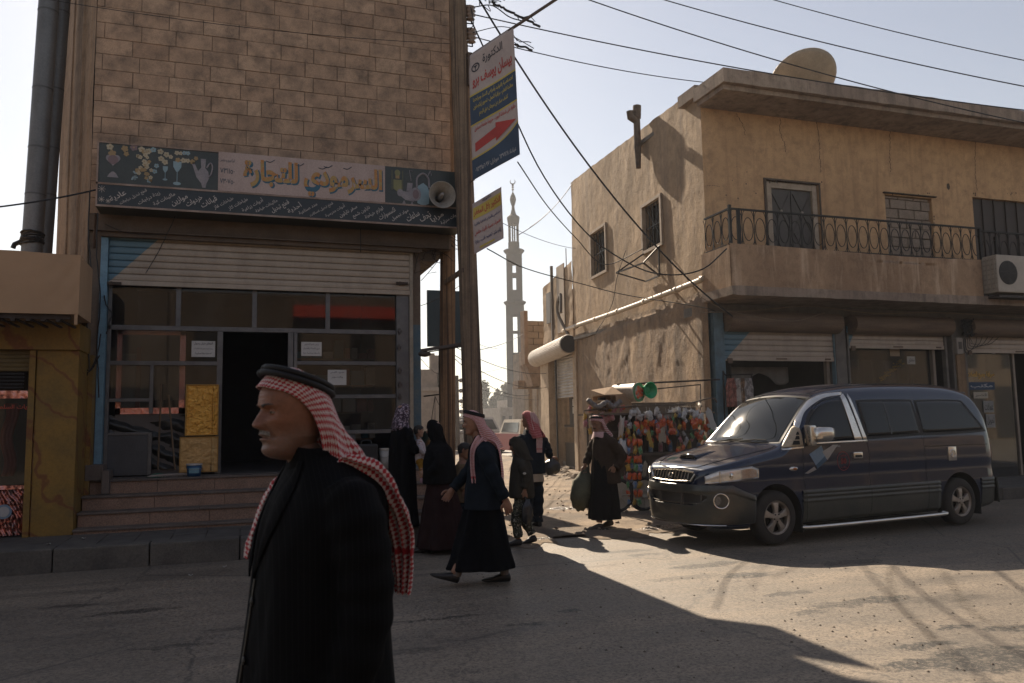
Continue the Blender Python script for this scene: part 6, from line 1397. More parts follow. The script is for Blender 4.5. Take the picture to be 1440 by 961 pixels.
m_ = MB(); m_.lathe(p, [(0,0),(.16,0),(.20,.03),(.19,.035),(.155,.01),(0,.01)], 24); m_.build('tray', P('tray_white', (.7,.68,.64), .3), t); m_ = MB()
for a in (0, 2.1, 4.2): m_.tube([p+Vector((.19*math.cos(a), .19*math.sin(a), .03)), p+Vector((-.05,0,.55))], .006, 4)
m_.tube([p+Vector((-.25,0,.55)), p+Vector((.2,0,.6))], .012, 5); m_.build('chains', MRail, t)
m_ = MB(); a_, b_ = PY(590, 660, 13.9), PY(634, 606, 13.9); m_.grid(lambda u, v: Vector((a_.x+(b_.x-a_.x)*u, 13.9+.04*math.sin(u*18), .0+b_.z*v)), 30, 20); tag(m_.build('stall_cloth', M('teal_brown_cloth', (.05,.10,.10), (.22,.13,.06), scale=3, rough=.9, lo=.5, hi=.6), smooth=True, thick=.01), 'teal and brown cloth hung behind the hanging tray', 'cloth')
m_ = MB()
for _ in range(700):
 x, y = rc.uniform(2.2, 9), rc.triangular(3.2, 10.5, 5); r_ = rc.choice((.004,.005,.006,.009,.013)); z = gz(x, y)-.012
 m_.add([(x+r_*math.cos(t)*rc.uniform(.7,1.3), y+r_*math.sin(t), z) for t in (0,1.3,2.5,3.8,5)]+[(x, y, z+r_*.8)], [(0,1,5),(1,2,5),(2,3,5),(3,4,5),(4,0,5)])
tag(m_.build('road_grit', M('grit', (.16,.13,.10), (.06,.05,.045), scale=30, rough=.95), recalc=False), kind='stuff', label='loose grit scattered over the sunlit road')
# ================================================================ the navy minibus
va = math.radians(6.6)
vt = thing('minibus', 'dark navy minibus with chrome mirror and grey lower cladding parked by the corner shops', 'minibus', (6.34+.86*-math.sin(va)*1, 8.58+.86*math.cos(va), 0), va, local=True)
VX0, VX1 = -.93, 4.50
ztab = [(-.93,.74),(-.90,.86),(-.85,.95),(-.75,1.01),(-.55,1.08),(-.3,1.145),(0,1.215),(.18,1.26),(.26,1.30),(.36,1.39),(.55,1.58),(.78,1.79),(.95,1.905),(1.1,1.965),(1.35,2.015),(1.9,2.06),(2.8,2.075),(3.6,2.05),(3.95,2.0),(4.1,1.93),(4.22,1.76),(4.34,1.48),(4.43,1.16),(4.48,.90),(4.50,.66)]
zbt = [(-.93,.40),(-.88,.30),(-.78,.24),(-.5,.22),(4.1,.22),(4.4,.26),(4.5,.36)]
def vzt(x): return sinterp(ztab, x)
def vzb(x): return interp(zbt, x)
tum = [(.15,.82),(.3,.85),(.45,.868),(.66,.872),(.8,.86),(1.0,.865),(1.2,.85),(1.3,.835),(1.6,.775),(1.85,.715),(2.0,.67),(2.1,.64)]
def plan(x):
 f = 1.0
 if x < -.30: f *= max(0.0, 1-((-.30-x)/.64)**2.5)**(1/2.5)
 if x > 4.1: f *= max(0.0, 1-((x-4.1)/.43)**3.2)**(1/3.2)
 return f
def vrad(x): return interp([(-.93,.05),(-.6,.10),(.2,.13),(.9,.17),(4.0,.17),(4.5,.06)], x)
def vW(x, z): return plan(x)*sinterp(tum, z)
def vsec(x):
 """half section: list of (y,z) from bottom centre round to top centre"""
 zb, zt = vzb(x), vzt(x); r = min(vrad(x), (zt-zb)*.35, plan(x)*.4+.001); cw = interp([(-.9,.02),(0,.05),(.5,.06),(1.5,.045),(4.5,.02)], x)
 W = lambda z: vW(x, z); out = []
 wb = W(zb)*.93
 for k in range(5): out.append((wb*k/5, zb))
 zc = zt-cw-r; lo = zb
 for k in range(29):
  t = k/28; z = lo+(zc-lo)*t; inn = .05*max(0, 1-(z-zb)/.06)**2*plan(x) if z < zb+.06 else 0
  out.append((W(z)-inn, z))
 wc = W(zc); slope = (W(zc)-W(zc-.05))/.05
 yc = wc-r
 for k in range(1, 9):
  a = PI/2*k/8; out.append((max(0, yc+r*math.cos(a)+slope*r*math.sin(a)), zc+r*math.sin(a)))
 ye, ze = out[-1]
 for k in range(1, 13):
  y = ye*(1-k/12); out.append((y, ze+(zt-ze)*(1-(y/max(ye,1e-4))**2)))
 return out
def vhalf(x, z):
 """half width of the body at x, z (None if above)"""
 s = vsec(x); best = 0
 for (a, b) in zip(s[4:], s[5:]):
  if min(a[1], b[1])-1e-9 <= z <= max(a[1], b[1])+1e-9 and abs(b[1]-a[1]) > 1e-9:
   best = max(best, a[0]+(b[0]-a[0])*(z-a[1])/(b[1]-a[1]))
 return best
def vside(x, z, o, sg=-1): return Vector((x, sg*(vhalf(x, z)+o), z))
def vtop(x, y, o=0):
 s = vsec(x)[33:]; y_ = abs(y); z = s[-1][1]
 for (a, b) in zip(s, s[1:]):
  if b[0] <= y_ <= a[0] and a[0] > b[0]: z = a[1]+(b[1]-a[1])*(a[0]-y_)/(a[0]-b[0])
 return Vector((x, y, z+o))
def vtopn(x, y, o):
 e = .02; p = vtop(x, y); dx = vtop(x+e, y)-vtop(x-e, y); dy = vtop(x, y+e)-vtop(x, y-e); n = dx.cross(dy).normalized()
 if n.z < 0: n = -n
 return p+n*o
def vfront(y, z, o=0):
 lo, hi = VX0, .6
 for _ in range(24):
  m_ = (lo+hi)/2; ins = z <= vtop(m_, min(abs(y), vhalf(m_, z)+.001)).z+1e-6 and abs(y) <= vhalf(m_, z)
  if ins: hi = m_
  else: lo = m_
 return Vector((hi-o, y, z))
stx = [VX0+.6*(k/26)**1.7 for k in range(27)]; stx += [VX0+.6+(4.05-(VX0+.6))*k/90 for k in range(1, 91)]; stx += [4.05+(VX1-4.05)*(1-(1-k/22)**1.7) for k in range(1, 23)]
b_ = MB(); b_.smooth = True; ring = []
for x in stx:
 h_ = vsec(x); full = [(y, z) for y, z in h_]+[(-y, z) for y, z in h_[-2:0:-1]]
 ring.append([Vector((x, -y, z)) for y, z in full])
n = len(ring[0]); vs = [p for r_ in ring for p in r_]; fs = []
for i in range(len(ring)-1):
 for k in range(n): fs.append((i*n+k, i*n+(k+1) % n, (i+1)*n+(k+1) % n, (i+1)*n+k))
fs.append(tuple(range(n))[::-1]); fs.append(tuple((len(ring)-1)*n+k for k in range(n))); b_.add(vs, fs)
def van_paint():
 mt, nt, b = newmat('navy_car_paint')
 geo = N(nt, 'ShaderNodeNewGeometry'); sp_ = N(nt, 'ShaderNodeSeparateXYZ'); L(nt, geo.outputs['Normal'], sp_.inputs[0])
 tc = coords(nt); nz = noise_n(nt, tc, 3, 6, .7); nf = noise_n(nt, tc, 50, 3, .7)
 up = ramp(nt, sp_.outputs['Z'], [(.35, 0.0), (1.0, 1.0)])
 mu = N(nt, 'ShaderNodeMath', operation='MULTIPLY'); L(nt, up, mu.inputs[0]); L(nt, ramp(nt, nz, [(.3, .08), (.7, .22)]), mu.inputs[1])
 so = N(nt, 'ShaderNodeSeparateXYZ'); L(nt, tc, so.inputs[0]); low = ramp(nt, so.outputs['Z'], [(.25, .06), (.6, .0)])
 ad = N(nt, 'ShaderNodeMath', operation='ADD'); L(nt, mu.outputs[0], ad.inputs[0]); L(nt, low, ad.inputs[1])
 col = mix(nt, ad.outputs[0], (.006,.016,.046), (.20,.17,.14))
 L(nt, col, b.inputs['Base Color']); b.inputs['Metallic'].default_value = .15; b.inputs['Coat Weight'].default_value = .5
 L(nt, ramp(nt, nz, [(.3, .07), (.7, .15)]), b.inputs['Roughness']); b.inputs['Coat Roughness'].default_value = .03
 bn = bump(nt, b, nz, .04, .03); return mt
MVan = van_paint()
body = b_.build('body', MVan, vt)
MVClad = M('grey_green_cladding', (.055,.062,.055), (.09,.088,.074), scale=2.5, rough=.45, bmp=.1, bscale=60)
MVDark = P('arch_black', (.012,.012,.012), .85); MChrome = M('worn_chrome', (.80,.76,.70), (.68,.63,.57), scale=8, rough=.22, metal=1, bmp=0, fine=.1)
MVGlass = M('tinted_glass', (.006,.007,.008), (.010,.011,.012), scale=3, rough=.08, bmp=0, fine=0, spec=.35)
def cutter(build):
 m_ = MB(); build(m_); o = m_.build('cut', MVDark, vt)
 md = body.modifiers.new('b', 'BOOLEAN'); md.operation = 'DIFFERENCE'; md.object = o; md.solver = 'EXACT'
 bpy.context.view_layer.update(); dg = bpy.context.evaluated_depsgraph_get(); dg.update()
 me = bpy.data.meshes.new_from_object(body.evaluated_get(dg), depsgraph=dg); body.modifiers.clear(); body.data = me; bpy.data.objects.remove(o)
WX = (.05, 3.54); WR = .335
if MVDark.name not in [m__.name for m__ in body.data.materials]: body.data.materials.append(MVDark)
for wx in WX:
 cutter(lambda m_: [m_.cyl((wx, -1.2, .33), (wx, -.50, .33), .425, 36)])
 cutter(lambda m_: [m_.cyl((wx, .50, .33), (wx, 1.2, .33), .425, 36)])
def inlet(m_):
 y0, y1, z0, z1 = -.60, .60, .505, .655; pts = []
 m_.poly([(y0,.60),(y0+.03,.645),(-.45,z1),(.45,z1),(y1-.03,.645),(y1,.60),(.50,.525),(.3,z0),(-.3,z0),(-.50,.525)], 'yz', (-1.2,0,0), .50)
cutter(inlet)
autosmooth(body, 32)
def patch(name, bot, top, proj, off, mat, parent=vt, n=22, m=10, thick=.0, smooth=True, build=True, mb=None):
 B = cr([(a, b, 0) for a, b in bot], n) if len(bot) > 2 else [Vector((*bot[0], 0)).lerp(Vector((*bot[1], 0)), k/n) for k in range(n+1)]
 T = cr([(a, b, 0) for a, b in top], n) if len(top) > 2 else [Vector((*top[0], 0)).lerp(Vector((*top[1], 0)), k/n) for k in range(n+1)]
 m_ = mb or MB(); m_.smooth = smooth
 def f(u, v):
  i = min(n, int(round(u*n))); p = B[i].lerp(T[i], v); return proj(p.x, p.y, off)
 m_.grid(f, n, m)
 return m_.build(name, mat, parent, thick=thick) if build else m_
for sg in (-1, 1):
 S_ = lambda x, z, o, sg=sg: vside(x, z, o, sg)
 def win(name, bot, top, mat=MVGlass): return patch(name, bot, top, S_, .004, mat, thick=.004)
 rub = P('window_rubber', (.012,.012,.013), .6)
 w_ = patch('window_seal', [(.57,1.215),(1.52,1.235)], [(.60,1.40),(.80,1.66),(1.1,1.815),(1.50,1.865)], S_, .0025, rub); win('front_door_window', [(.64,1.255),(1.49,1.27)], [(.655,1.40),(.84,1.635),(1.12,1.775),(1.44,1.825)])
 patch('window_seal', [(1.76,1.285),(1.79,1.27),(2.78,1.30),(2.80,1.33)], [(1.74,1.78),(1.76,1.81),(2.72,1.81),(2.76,1.77)], S_, .0025, rub); w2_ = win('side_window', [(1.80,1.33),(1.84,1.31),(2.72,1.33),(2.74,1.36)], [(1.765,1.74),(1.80,1.775),(2.69,1.775),(2.71,1.74)])
 patch('window_seal', [(2.87,1.34),(2.92,1.295),(4.14,1.32),(4.20,1.37)], [(2.86,1.77),(2.92,1.805),(3.78,1.80),(3.92,1.74)], S_, .0025, rub); win('rear_side_window', [(2.93,1.36),(2.97,1.335),(4.10,1.35),(4.15,1.39)], [(2.91,1.745),(2.95,1.775),(3.76,1.77),(3.87,1.72)])
 m_ = MB()
 for (xa, xb, zz0, zz1) in ((2.21, 2.235, 1.33, 1.775),): patch('', [(xa, zz0), (xb, zz0)], [(xa-.02, zz1), (xb-.02, zz1)], S_, .012, None, build=False, mb=m_, n=2)
 m_.build('window_divider', P('divider_grey', (.05,.05,.05), .4), vt)
 for (xa, xb) in ((.49, 3.10), (3.99, 4.44), (-.36-.32, -.385)):
  if xa < 0: continue
  patch('side_cladding', [(xa+.0, .235), (xb, .235)], [(xa, .655), (xb, .655)], lambda x, z, o, sg=sg: vside(x, z, .008+(.010*(1 if any(a <= z <= b for a, b in ((.50,.53),(.56,.59),(.61,.64))) else 0)), sg), 0, MVClad, n=40, m=42, thick=.004)
 for nm, pl in (('door_gap', [(.55,.25),(.54,.66),(.535,1.0),(.55,1.22)]), ('door_gap', [(1.70,.25),(1.715,.66),(1.735,1.0),(1.72,1.25),(1.62,1.6),(1.54,1.86)]), ('door_gap', [(2.83,.25),(2.84,.8),(2.845,1.2),(2.84,1.83)])):
  m_ = MB(); q = cr([(a, b, 0) for a, b in pl], 24); v_ = []
  for p in q: v_ += [vside(p.x-.0045, p.y, .0195 if p.y < .66 else .0015, sg), vside(p.x+.0045, p.y, .0195 if p.y < .66 else .0015, sg)]
  m_.add(v_, [(2*i, 2*i+1, 2*i+3, 2*i+2) for i in range(24)]); m_.build(nm, MVDark, vt)
 m_ = MB(); v_ = []   # sliding door rail & belt crease
 for k in range(41):
  x = 2.86+1.35*k/40; v_ += [vside(x, 1.135, .002, sg), vside(x, 1.145, .002, sg)]
 m_.add(v_, [(2*i, 2*i+1, 2*i+3, 2*i+2) for i in range(40)]); m_.build('slider_rail', MVDark, vt)
S_ = lambda x, z, o: vside(x, z, o, -1)
patch('chrome_window_arch', [(.555,1.44),(.60,1.50),(.78,1.685),(1.1,1.835),(1.46,1.885)], [(.525,1.475),(.585,1.545),(.76,1.735),(1.09,1.885),(1.50,1.925)], S_, .012, MChrome, thick=.006)
patch('chrome_door_pillar', [(1.505,1.245),(1.64,1.245)], [(1.42,1.86),(1.50,1.90)], S_, .010, MChrome, thick=.005); patch('chrome_rear_strip', [(1.665,1.245),(1.735,1.245)], [(1.55,1.86),(1.58,1.90)], S_, .010, MChrome, thick=.005)
patch('chrome_sill_strip', [(.62,1.232),(1.72,1.248)], [(.62,1.252),(1.72,1.266)], S_, .012, MChrome, thick=.005); patch('chrome_sill_strip', [(.22,1.17),(.56,1.19)], [(.22,1.19),(.56,1.21)], S_, .012, MChrome, thick=.004)
patch('quarter_trim', [(.235,1.205),(.56,1.215)], [(.50,1.46),(.56,1.50)], S_, .010, M('trim_cream', (.55,.46,.33), (.42,.34,.24), scale=8, rough=.4), thick=.005)
m_ = MB()
for (xa, xb, z0, z1) in ((.37,.50,1.235,1.285), (.43,.51,1.30,1.345), (.47,.52,1.36,1.40)): patch('', [(xa, z0), (xb, z0)], [(xa+.035, z1), (xb, z1)], S_, .0165, None, build=False, mb=m_, n=3, m=2)
m_.build('quarter_vents', MVDark, vt)
def chromebox(x, z, w_, h_, name, d=.02, mat=MChrome, r=.02):
 p = S_(x, z, d*.4); m_ = MB(); m_.bbox_bev(p, (w_, d, h_), r); return m_.build(name, mat, vt, auto=40)
chromebox(1.50, 1.065, .17, .09, 'door_handle', .035); chromebox(1.50, 1.055, .11, .03, 'handle_recess', .05, MVDark, .01)
chromebox(3.40, 1.025, .17, .20, 'fuel_flap', .018); p = S_(3.40, 1.025, .018); m_ = MB(); m_.lathe(p, [(.045,0),(.055,-.006),(.065,0)], 24, axis='y'); m_.tube([p+Vector((0,-.004,-.05)), p+Vector((0,-.004,.05))], .008, 6); m_.tube([p+Vector((-.03,-.004,-.03)), p+Vector((0,-.004,.03)), p+Vector((.03,-.004,-.03))], .006, 6); m_.build('fuel_flap_emblem', MChrome, vt)
p = S_(.36, .93, .004); m_ = MB(); m_.sphere(p, .075, 16, 8, (1,.25,.42)); m_.build('marker_chrome', MChrome, vt, smooth=True); m_ = MB(); m_.sphere(p+Vector((.01,-.008,0)), .045, 14, 8, (1,.35,.42)); m_.build('side_marker', P('amber', (.40,.12,.02), .25), vt, smooth=True)
m_ = MB(); mc = S_(.80, 1.36, .13); m_.bbox_bev(mc, (.30, .20, .20), .07); m_.v = [v+Vector((.02*(v.z-mc.z)*4, 0, 0)) for v in m_.v]; mr_ = m_.build('door_mirror', MChrome, vt, smooth=True)
m_ = MB(); m_.bbox_bev(mc+Vector((-.16,.05,-.01)), (.10,.14,.27), .03); m_.beam(S_(.60,1.28,0), mc+Vector((-.1,.05,-.08)), .06, .05); m_.build('mirror_bracket', MChrome, mr_, auto=40)
p = S_(.80, 1.36, .13); m_ = MB(); m_.bbox_bev(Vector((.80, -p.y, 1.36)), (.28,.18,.20), .06); m_.build('door_mirror', MVan, vt, smooth=True)
m_ = MB(); m_.tube(cr([(.50,-.86,.20), (.56,-.91,.185), (1.8,-.92,.185), (3.05,-.91,.19), (3.12,-.86,.21)], 40), .028, 10); m_.tube(cr([(.50,.86,.20), (.56,.91,.185), (1.8,.92,.185), (3.05,.91,.19), (3.12,.86,.21)], 20), .028, 8); m_.build('side_step', MChrome, vt, smooth=True)
m_ = MB();
for sg in (-1, 1): m_.box((.47, sg*.62, .12), (.485, sg*.85, .46)); m_.box((3.965, sg*.62, .13), (3.98, sg*.85, .46))
m_.build('mud_flaps', MVDark, vt)
MTyre = M('tyre_rubber', (.022,.021,.020), (.05,.045,.04), scale=5, rough=.85, bmp=.2, bscale=80); MAlloy = M('alloy_dusty', (.50,.44,.38), (.38,.33,.28), scale=7, rough=.4, metal=.55, bmp=.05)
for wx in WX:
 for sg in (-1, 1):
  yo = sg*.865; w_ = bpy.data.objects.new('wheel', None); COL.objects.link(w_); w_.parent = vt; w_.location = (wx, yo, WR); OFF[w_.name] = Vector((0,0,0))
  m_ = MB(); prof = [(.205,-.01),(.215,-.002),(.245,.002),(.285,.0),(.315,-.012),(.332,-.035),(WR,-.06),(WR,-.10),(WR,-.14),(.332,-.165),(.31,-.19),(.22,-.20),(.205,-.19)]
  m_.lathe((0,0,0), [(r_, sg*h_*1.0) for r_, h_ in prof], 56, axis='y', closed=True)
  for k in range(64):
   t = 2*PI*k/64
  m_.build('tyre', MTyre, w_, smooth=True)
  if sg < 0:
   m_ = MB(); R0_ = .208
   m_.lathe((0,0,0), [(.208,-.012*-1*0-.008*sg*-1),(.212,.004),(.200,.006),(.188,.018),(.182,.06),(.18,.12)], 48, axis='y')
   for k in range(5):
    t = 2*PI*k/5+PI/2; c_, s__ = math.cos(t), math.sin(t); d_ = Vector((c_, 0, s__)); e_ = Vector((-s__, 0, c_))
    v_ = []
    for (r_, hw, y_) in ((.035,.032,.006),(.09,.030,.002),(.145,.040,.004),(.186,.062,.014)):
     v_ += [d_*r_-e_*hw+Vector((0,y_+.012,0)), d_*r_-e_*hw*.75+Vector((0,y_,0)), d_*r_+e_*hw*.75+Vector((0,y_,0)), d_*r_+e_*hw+Vector((0,y_+.012,0)), d_*r_+e_*hw+Vector((0,y_+.045,0)), d_*r_-e_*hw+Vector((0,y_+.045,0))]
    m_.add(v_, [(i*6+j, i*6+(j+1) % 6, (i+1)*6+(j+1) % 6, (i+1)*6+j) for i in range(3) for j in range(6)])
   m_.lathe((0,0,0), [(0,-.004),(.028,-.003),(.034,.003),(.055,.004),(.066,.010),(.066,.05)], 24, axis='y')
   m_.build('rim', MAlloy, w_, auto=35)
   m_ = MB()
   for k in range(5): t = 2*PI*k/5+PI/2+PI/5; m_.cyl((.048*math.cos(t), .002, .048*math.sin(t)), (.048*math.cos(t), -.004, .048*math.sin(t)), .010, 8)
   m_.cyl((0,.075,0), (0,.12,0), .185, 32); m_.build('brake_and_nuts', MVDark, w_)
  else:
   m_ = MB(); m_.cyl((0,0,0), (0,-.15,0), .19, 20); m_.build('rim', MAlloy, w_)
m_ = MB(); m_.box((-.6,-.6,.24), (4.2,.6,.30)); m_.box((0,-.7,.30), (.1,.7,.36)); m_.box((3.5,-.7,.30), (3.58,.7,.36)); m_.build('underbody', MVDark, vt)
Fp_ = lambda y, z, o: vfront(y, z, o)
def wrap(y, z, o):
 """front/side wrap: normal offset by probing"""
 p = vfront(y, z); e = .012; a = vfront(y+e, z)-vfront(y-e, z); b = vfront(y, z+e)-vfront(y, z-e); nn = a.cross(b)
 if nn.length < 1e-9: nn = Vector((-1,0,0))
 nn.normalize()
 if nn.x > 0: nn = -nn
 if nn.x > -.2 and abs(y) > .5: nn = Vector((0, math.copysign(1, y), 0))
 return p+nn*o
def bump_pt(s, z, o):
 """s in -1..1 runs along the bumper from near arch round the nose to the far arch"""
 a = abs(s); sgn = -1 if s < 0 else 1
 ang = a*PI/2; ex = 2/2.5
 px_ = -.30-.64*(math.cos(ang)**ex if math.cos(ang) > 0 else 0);
 py_ = vW(-.1, z)*(math.sin(ang)**ex)
 zb_k = .0
 return Vector((px_-o*math.cos(ang), sgn*(py_+o*math.sin(ang)), z))
def bumper_z(s): return .765 if abs(s) < .75 else .765-.13*(abs(s)-.75)/.25
m_ = MB(); m_.smooth = True
def bs(u, v):
 s = -1.0+2*u; z0 = .27+.02*abs(s); z1 = bumper_z(s); z = z0+(z1-z0)*v
 bulge = .018*math.sin(PI*min(1, v*1.02))**.5+.012*(1 if v > .78 else 0)*(min(1, (v-.78)/.05) if v > .78 else 0)
 return bump_pt(s, z, bulge+.004)
NU, NVb = 120, 40; idxm = {}; vs = [bs(i/NU, j/NVb) for j in range(NVb+1) for i in range(NU+1)]; fs = []
def in_inlet(i, j):
 p = bs((i+.5)/NU, (j+.5)/NVb); return abs(p.y) < .60 and .505 < p.z < .655-.02*(abs(p.y)/.6)**4 and p.z > .505+.09*max(0, (abs(p.y)-.35)/.25)**2
for j in range(NVb):
 for i in range(NU):
  if in_inlet(i, j): continue
  fs.append((j*(NU+1)+i, j*(NU+1)+i+1, (j+1)*(NU+1)+i+1, (j+1)*(NU+1)+i))
m_.add(vs, fs)
m_.build('front_bumper', M('bumper_dull', (.040,.043,.040), (.10,.085,.065), scale=2.2, rough=.35, bmp=.08, lo=.5, hi=.75, coat=.3), vt, thick=.012)
m_ = MB()
for s in (-.36, -.12, .12, .36):
 p, q = bump_pt(s, .50, -.005), bump_pt(s*1.02, .665, -.005); m_.beam(p, q, .035, .03)
m_.box((-.80,-.58,.49), (-.79,.58,.67)); m_.build('inlet_bars', M('bar_grey2', (.13,.12,.11), rough=.5), vt)
m_ = MB(); m_.tube([bump_pt(s/30, .525+.03*(s/30)**2*3, .010) for s in range(-15, 16)], .006, 5); m_.build('inlet_lip', MChrome, vt)
m_ = MB(); m_.tube([bump_pt(s/30, .262+.02*abs(s/30), .012) for s in range(-20, 27)], .009, 6); m_.build('bumper_chrome_line', MChrome, vt)
for sgn in (-1, 1):
 s = sgn*.60; c_ = bump_pt(s, .575, .022); nn = (bump_pt(s, .575, 1)-bump_pt(s, .575, 0)).normalized(); R_ = nn.to_track_quat('Z', 'Y').to_matrix()
 m_ = MB(); m_.lathe((0,0,0), [(.086,-.02),(.098,-.004),(.097,.008),(.090,.010),(.082,.004)], 36); m_.v = [R_ @ v+c_ for v in m_.v]; fg = m_.build('fog_lamp', MChrome, vt, smooth=True)
 m_ = MB(); m_.lathe((0,0,0), [(0,.0),(.05,-.004),(.083,-.012)], 30); m_.v = [R_ @ v+c_ for v in m_.v]; m_.build('fog_glass', M('lamp_glass_grey', (.22,.21,.20), (.12,.11,.10), scale=14, rough=.12, coat=1, bmp=0), fg, smooth=True)
def gp(y, z, o): return wrap(y, z, o)
m_ = MB(); NG = 13
zg0 = lambda y: .80+.015*(y/.4)**2; zg1 = lambda y: .915-.02*(y/.4)**2
patch('grille_back', [(-.42,.795),(0,.785),(.42,.795)], [(-.44,.90),(0,.925),(.44,.90)], gp, .006, MVDark, n=20, m=6)
m_.tube([gp(y, z, .02) for y, z in ([(-.44+.88*k/20, zg1(-.44+.88*k/20)+.012) for k in range(21)]+[(.44-.02*k, .90-.025*k) for k in range(1, 4)]+[(.40-.80*k/20, zg0(.40-.80*k/20)-.01) for k in range(21)]+[(-.40-.02*k, .80+.03*k) for k in range(1, 4)])], .013, 6)
for k in range(1, NG): y = -.42+.84*k/NG; m_.beam(gp(y, zg0(y), .018), gp(y, zg1(y), .018), .018, .02)
m_.build('chrome_grille', MChrome, vt, smooth=False)
m_ = MB(); c_ = gp(0, .86, .03); m_.tube([c_+Vector((0, .045*math.cos(t), .028*math.sin(t))) for t in [2*PI*j/20 for j in range(21)]], .006, 5); m_.build('round_badge', MChrome, vt)
from mathutils.bvhtree import BVHTree
vbv = BVHTree.FromPolygons([v.co.copy() for v in body.data.vertices], [list(p.vertices) for p in body.data.polygons])
def onbody(s, z, o):
 a = bump_pt(s, z, .5); c = Vector((.35, .0, z)); d = (c-a).normalized(); h_, n_ = vbv.ray_cast(a, d, 3)[:2]
 return (h_-d*o) if h_ is not None else bump_pt(s, z, o)
MLampG = M('lamp_glass', (.62,.60,.57), (.80,.78,.75), scale=10, metal=.55, rough=.16, bmp=.1, coat=1, fine=.1)
def hl(s, z, o): return bump_pt(s, z, o)
for sgn in (-1, 1):
 def hlp(u, v, o=0, sgn=sgn):
  s = .37+.52*u; z0 = .785+.06*u; z1 = .865+.05*min(1, u/.25)+.08*u-.05*max(0, u-.85)/.15; z = z0+(z1-z0)*v
  return onbody(sgn*s, z, o-.02)
 m_ = MB(); m_.smooth = True; m_.grid(lambda u, v: hlp(u, v, .028+.012*math.sin(PI*v)), 26, 10); h_ = m_.build('headlight', MLampG, vt, thick=.012)
 m_ = MB(); ed = [hlp(k/20, 0, .03) for k in range(21)]+[hlp(1, k/5, .03) for k in range(6)]+[hlp(1-k/20, 1, .03) for k in range(21)]+[hlp(0, 1-k/5, .03) for k in range(6)]; m_.tube(ed, .007, 5); m_.tube([hlp(.27, k/6, .045) for k in range(7)], .008, 5); m_.build('headlight_trim', MChrome, h_)
 m_ = MB(); m_.smooth = True; m_.grid(lambda u, v: hlp(.66+.30*u, .12+.76*v, .046), 8, 6); m_.build('indicator', M('indicator_pale', (.45,.30,.20), (.55,.45,.38), scale=12, rough=.15, coat=1, bmp=0), h_)
 m_ = MB(); m_.smooth = True; m_.sphere(hlp(.45, .5, .035), .05, 14, 8, (.35,1,.85)); m_.build('reflector', MChrome, h_)
m_ = MB()
for sgn in (-1, 1):
 q = [vtopn(x, sgn*y, .002) for x, y in ((-.80,.40),(-.70,.50),(-.5,.60),(-.2,.68),(.1,.72),(.22,.70))]; m_.tube(cr(q, 30), .005, 4)
m_.tube(cr([vtopn(-.80, .40, .002), vtopn(-.835, .2, .002), vtopn(-.845, 0, .002), vtopn(-.835, -.2, .002), vtopn(-.80, -.40, .002)], 20), .005, 4)
m_.build('bonnet_seam', MVDark, vt)
m_ = MB(); m_.smooth = True
def scoop(u, v):
 y = -.17+.34*u+.05; x = -.60+.34*v; p = vtopn(x, y, 0); hgt = .055*math.sin(PI*min(1, max(0, u)))**.35*(1-v)**.7
 return p+Vector((0, 0, hgt+.002))
m_.grid(scoop, 20, 14); m_.build('bonnet_scoop', MVan, vt, thick=.006)
m_ = MB(); m_.box((-.605,-.09,vtop(-.6,0).z+.004), (-.585,.19,vtop(-.6,0).z+.045)); m_.build('scoop_opening', MVDark, vt)
m_ = MB(); z_ = vtop(-.6,0).z
for k in range(2): m_.box((-.615,-.09,z_+.012+k*.02), (-.606,.19,z_+.018+k*.02))
m_.box((-.615,.045,z_+.004), (-.606,.055,z_+.045)); m_.build('scoop_grille', MChrome, vt)
m_ = MB(); m_.smooth = True
def ws(u, v, o=.008, sh=1.0):
 yb, yt = .70*sh, .585*sh; x = (.27+.0)+(.98-.27)*v; half = yb+(yt-yb)*v; y = -half+2*half*u
 x -= .10*(1-(y/.72)**2)*(1-v*.55); return vtopn(x, y, o)
m_.grid(lambda u, v: ws(u, v, .004, 1.06), 40, 24); m_.build('windscreen_seal', P('seal_grey', (.02,.02,.02), .35), vt, recalc=True)
m_ = MB(); m_.smooth = True; m_.grid(lambda u, v: ws(u, .04+.9*v, .008), 40, 24)
mtw, ntw, bw = newmat('windscreen_glass')
vv = coords(ntw); nn_ = noise_n(ntw, vv, 2.2, 5, .6); col = mix(ntw, ramp(ntw, nn_, [(.4, 0.0), (.65, 1.0)]), (.006,.008,.010), (.014,.015,.016))
L(ntw, col, bw.inputs['Base Color']); bw.inputs['Roughness'].default_value = .035; bw.inputs['Specular IOR Level'].default_value = .3; bw.inputs['Coat Weight'].default_value = .0; bw.inputs['Coat Roughness'].default_value = .012
m_.build('windscreen', mtw, vt)
m_ = MB()
for (y0, y1, x_) in ((.30, -.10, .21), (-.18, -.52, .235)):
 q = [vtopn(x_-.03, y0, .02), vtopn(x_+.0, (y0+y1)/2, .03), vtopn(x_+.03, y1, .025)]; m_.tube(cr(q, 10), .010, 5); m_.tube([vtopn(x_-.04, y0+.12, .015), vtopn(x_-.01, (y0+y1)/2, .04)], .008, 5)
m_.build('wiper', MVDark, vt)
for sgn in (-1, 1):
 m_ = MB(); m_.smooth = True; m_.grid(lambda u, v: vside(4.36+.075*u-.02*v*u, .92+.30*v, .008, sgn), 6, 12); m_.build('tail_light', P('tail_red_clear', (.35,.22,.20), .12, coat=1), vt, thick=.012)
m_ = MB(); m_.smooth = True; m_.grid(lambda u, v: Vector((4.02+.26*v-.04*abs(u-.5)**2*4, -.55+1.1*u, 1.985-.03*v-.04*(2*u-1)**4)), 16, 6); m_.build('rear_spoiler', MVan, vt, thick=.02)
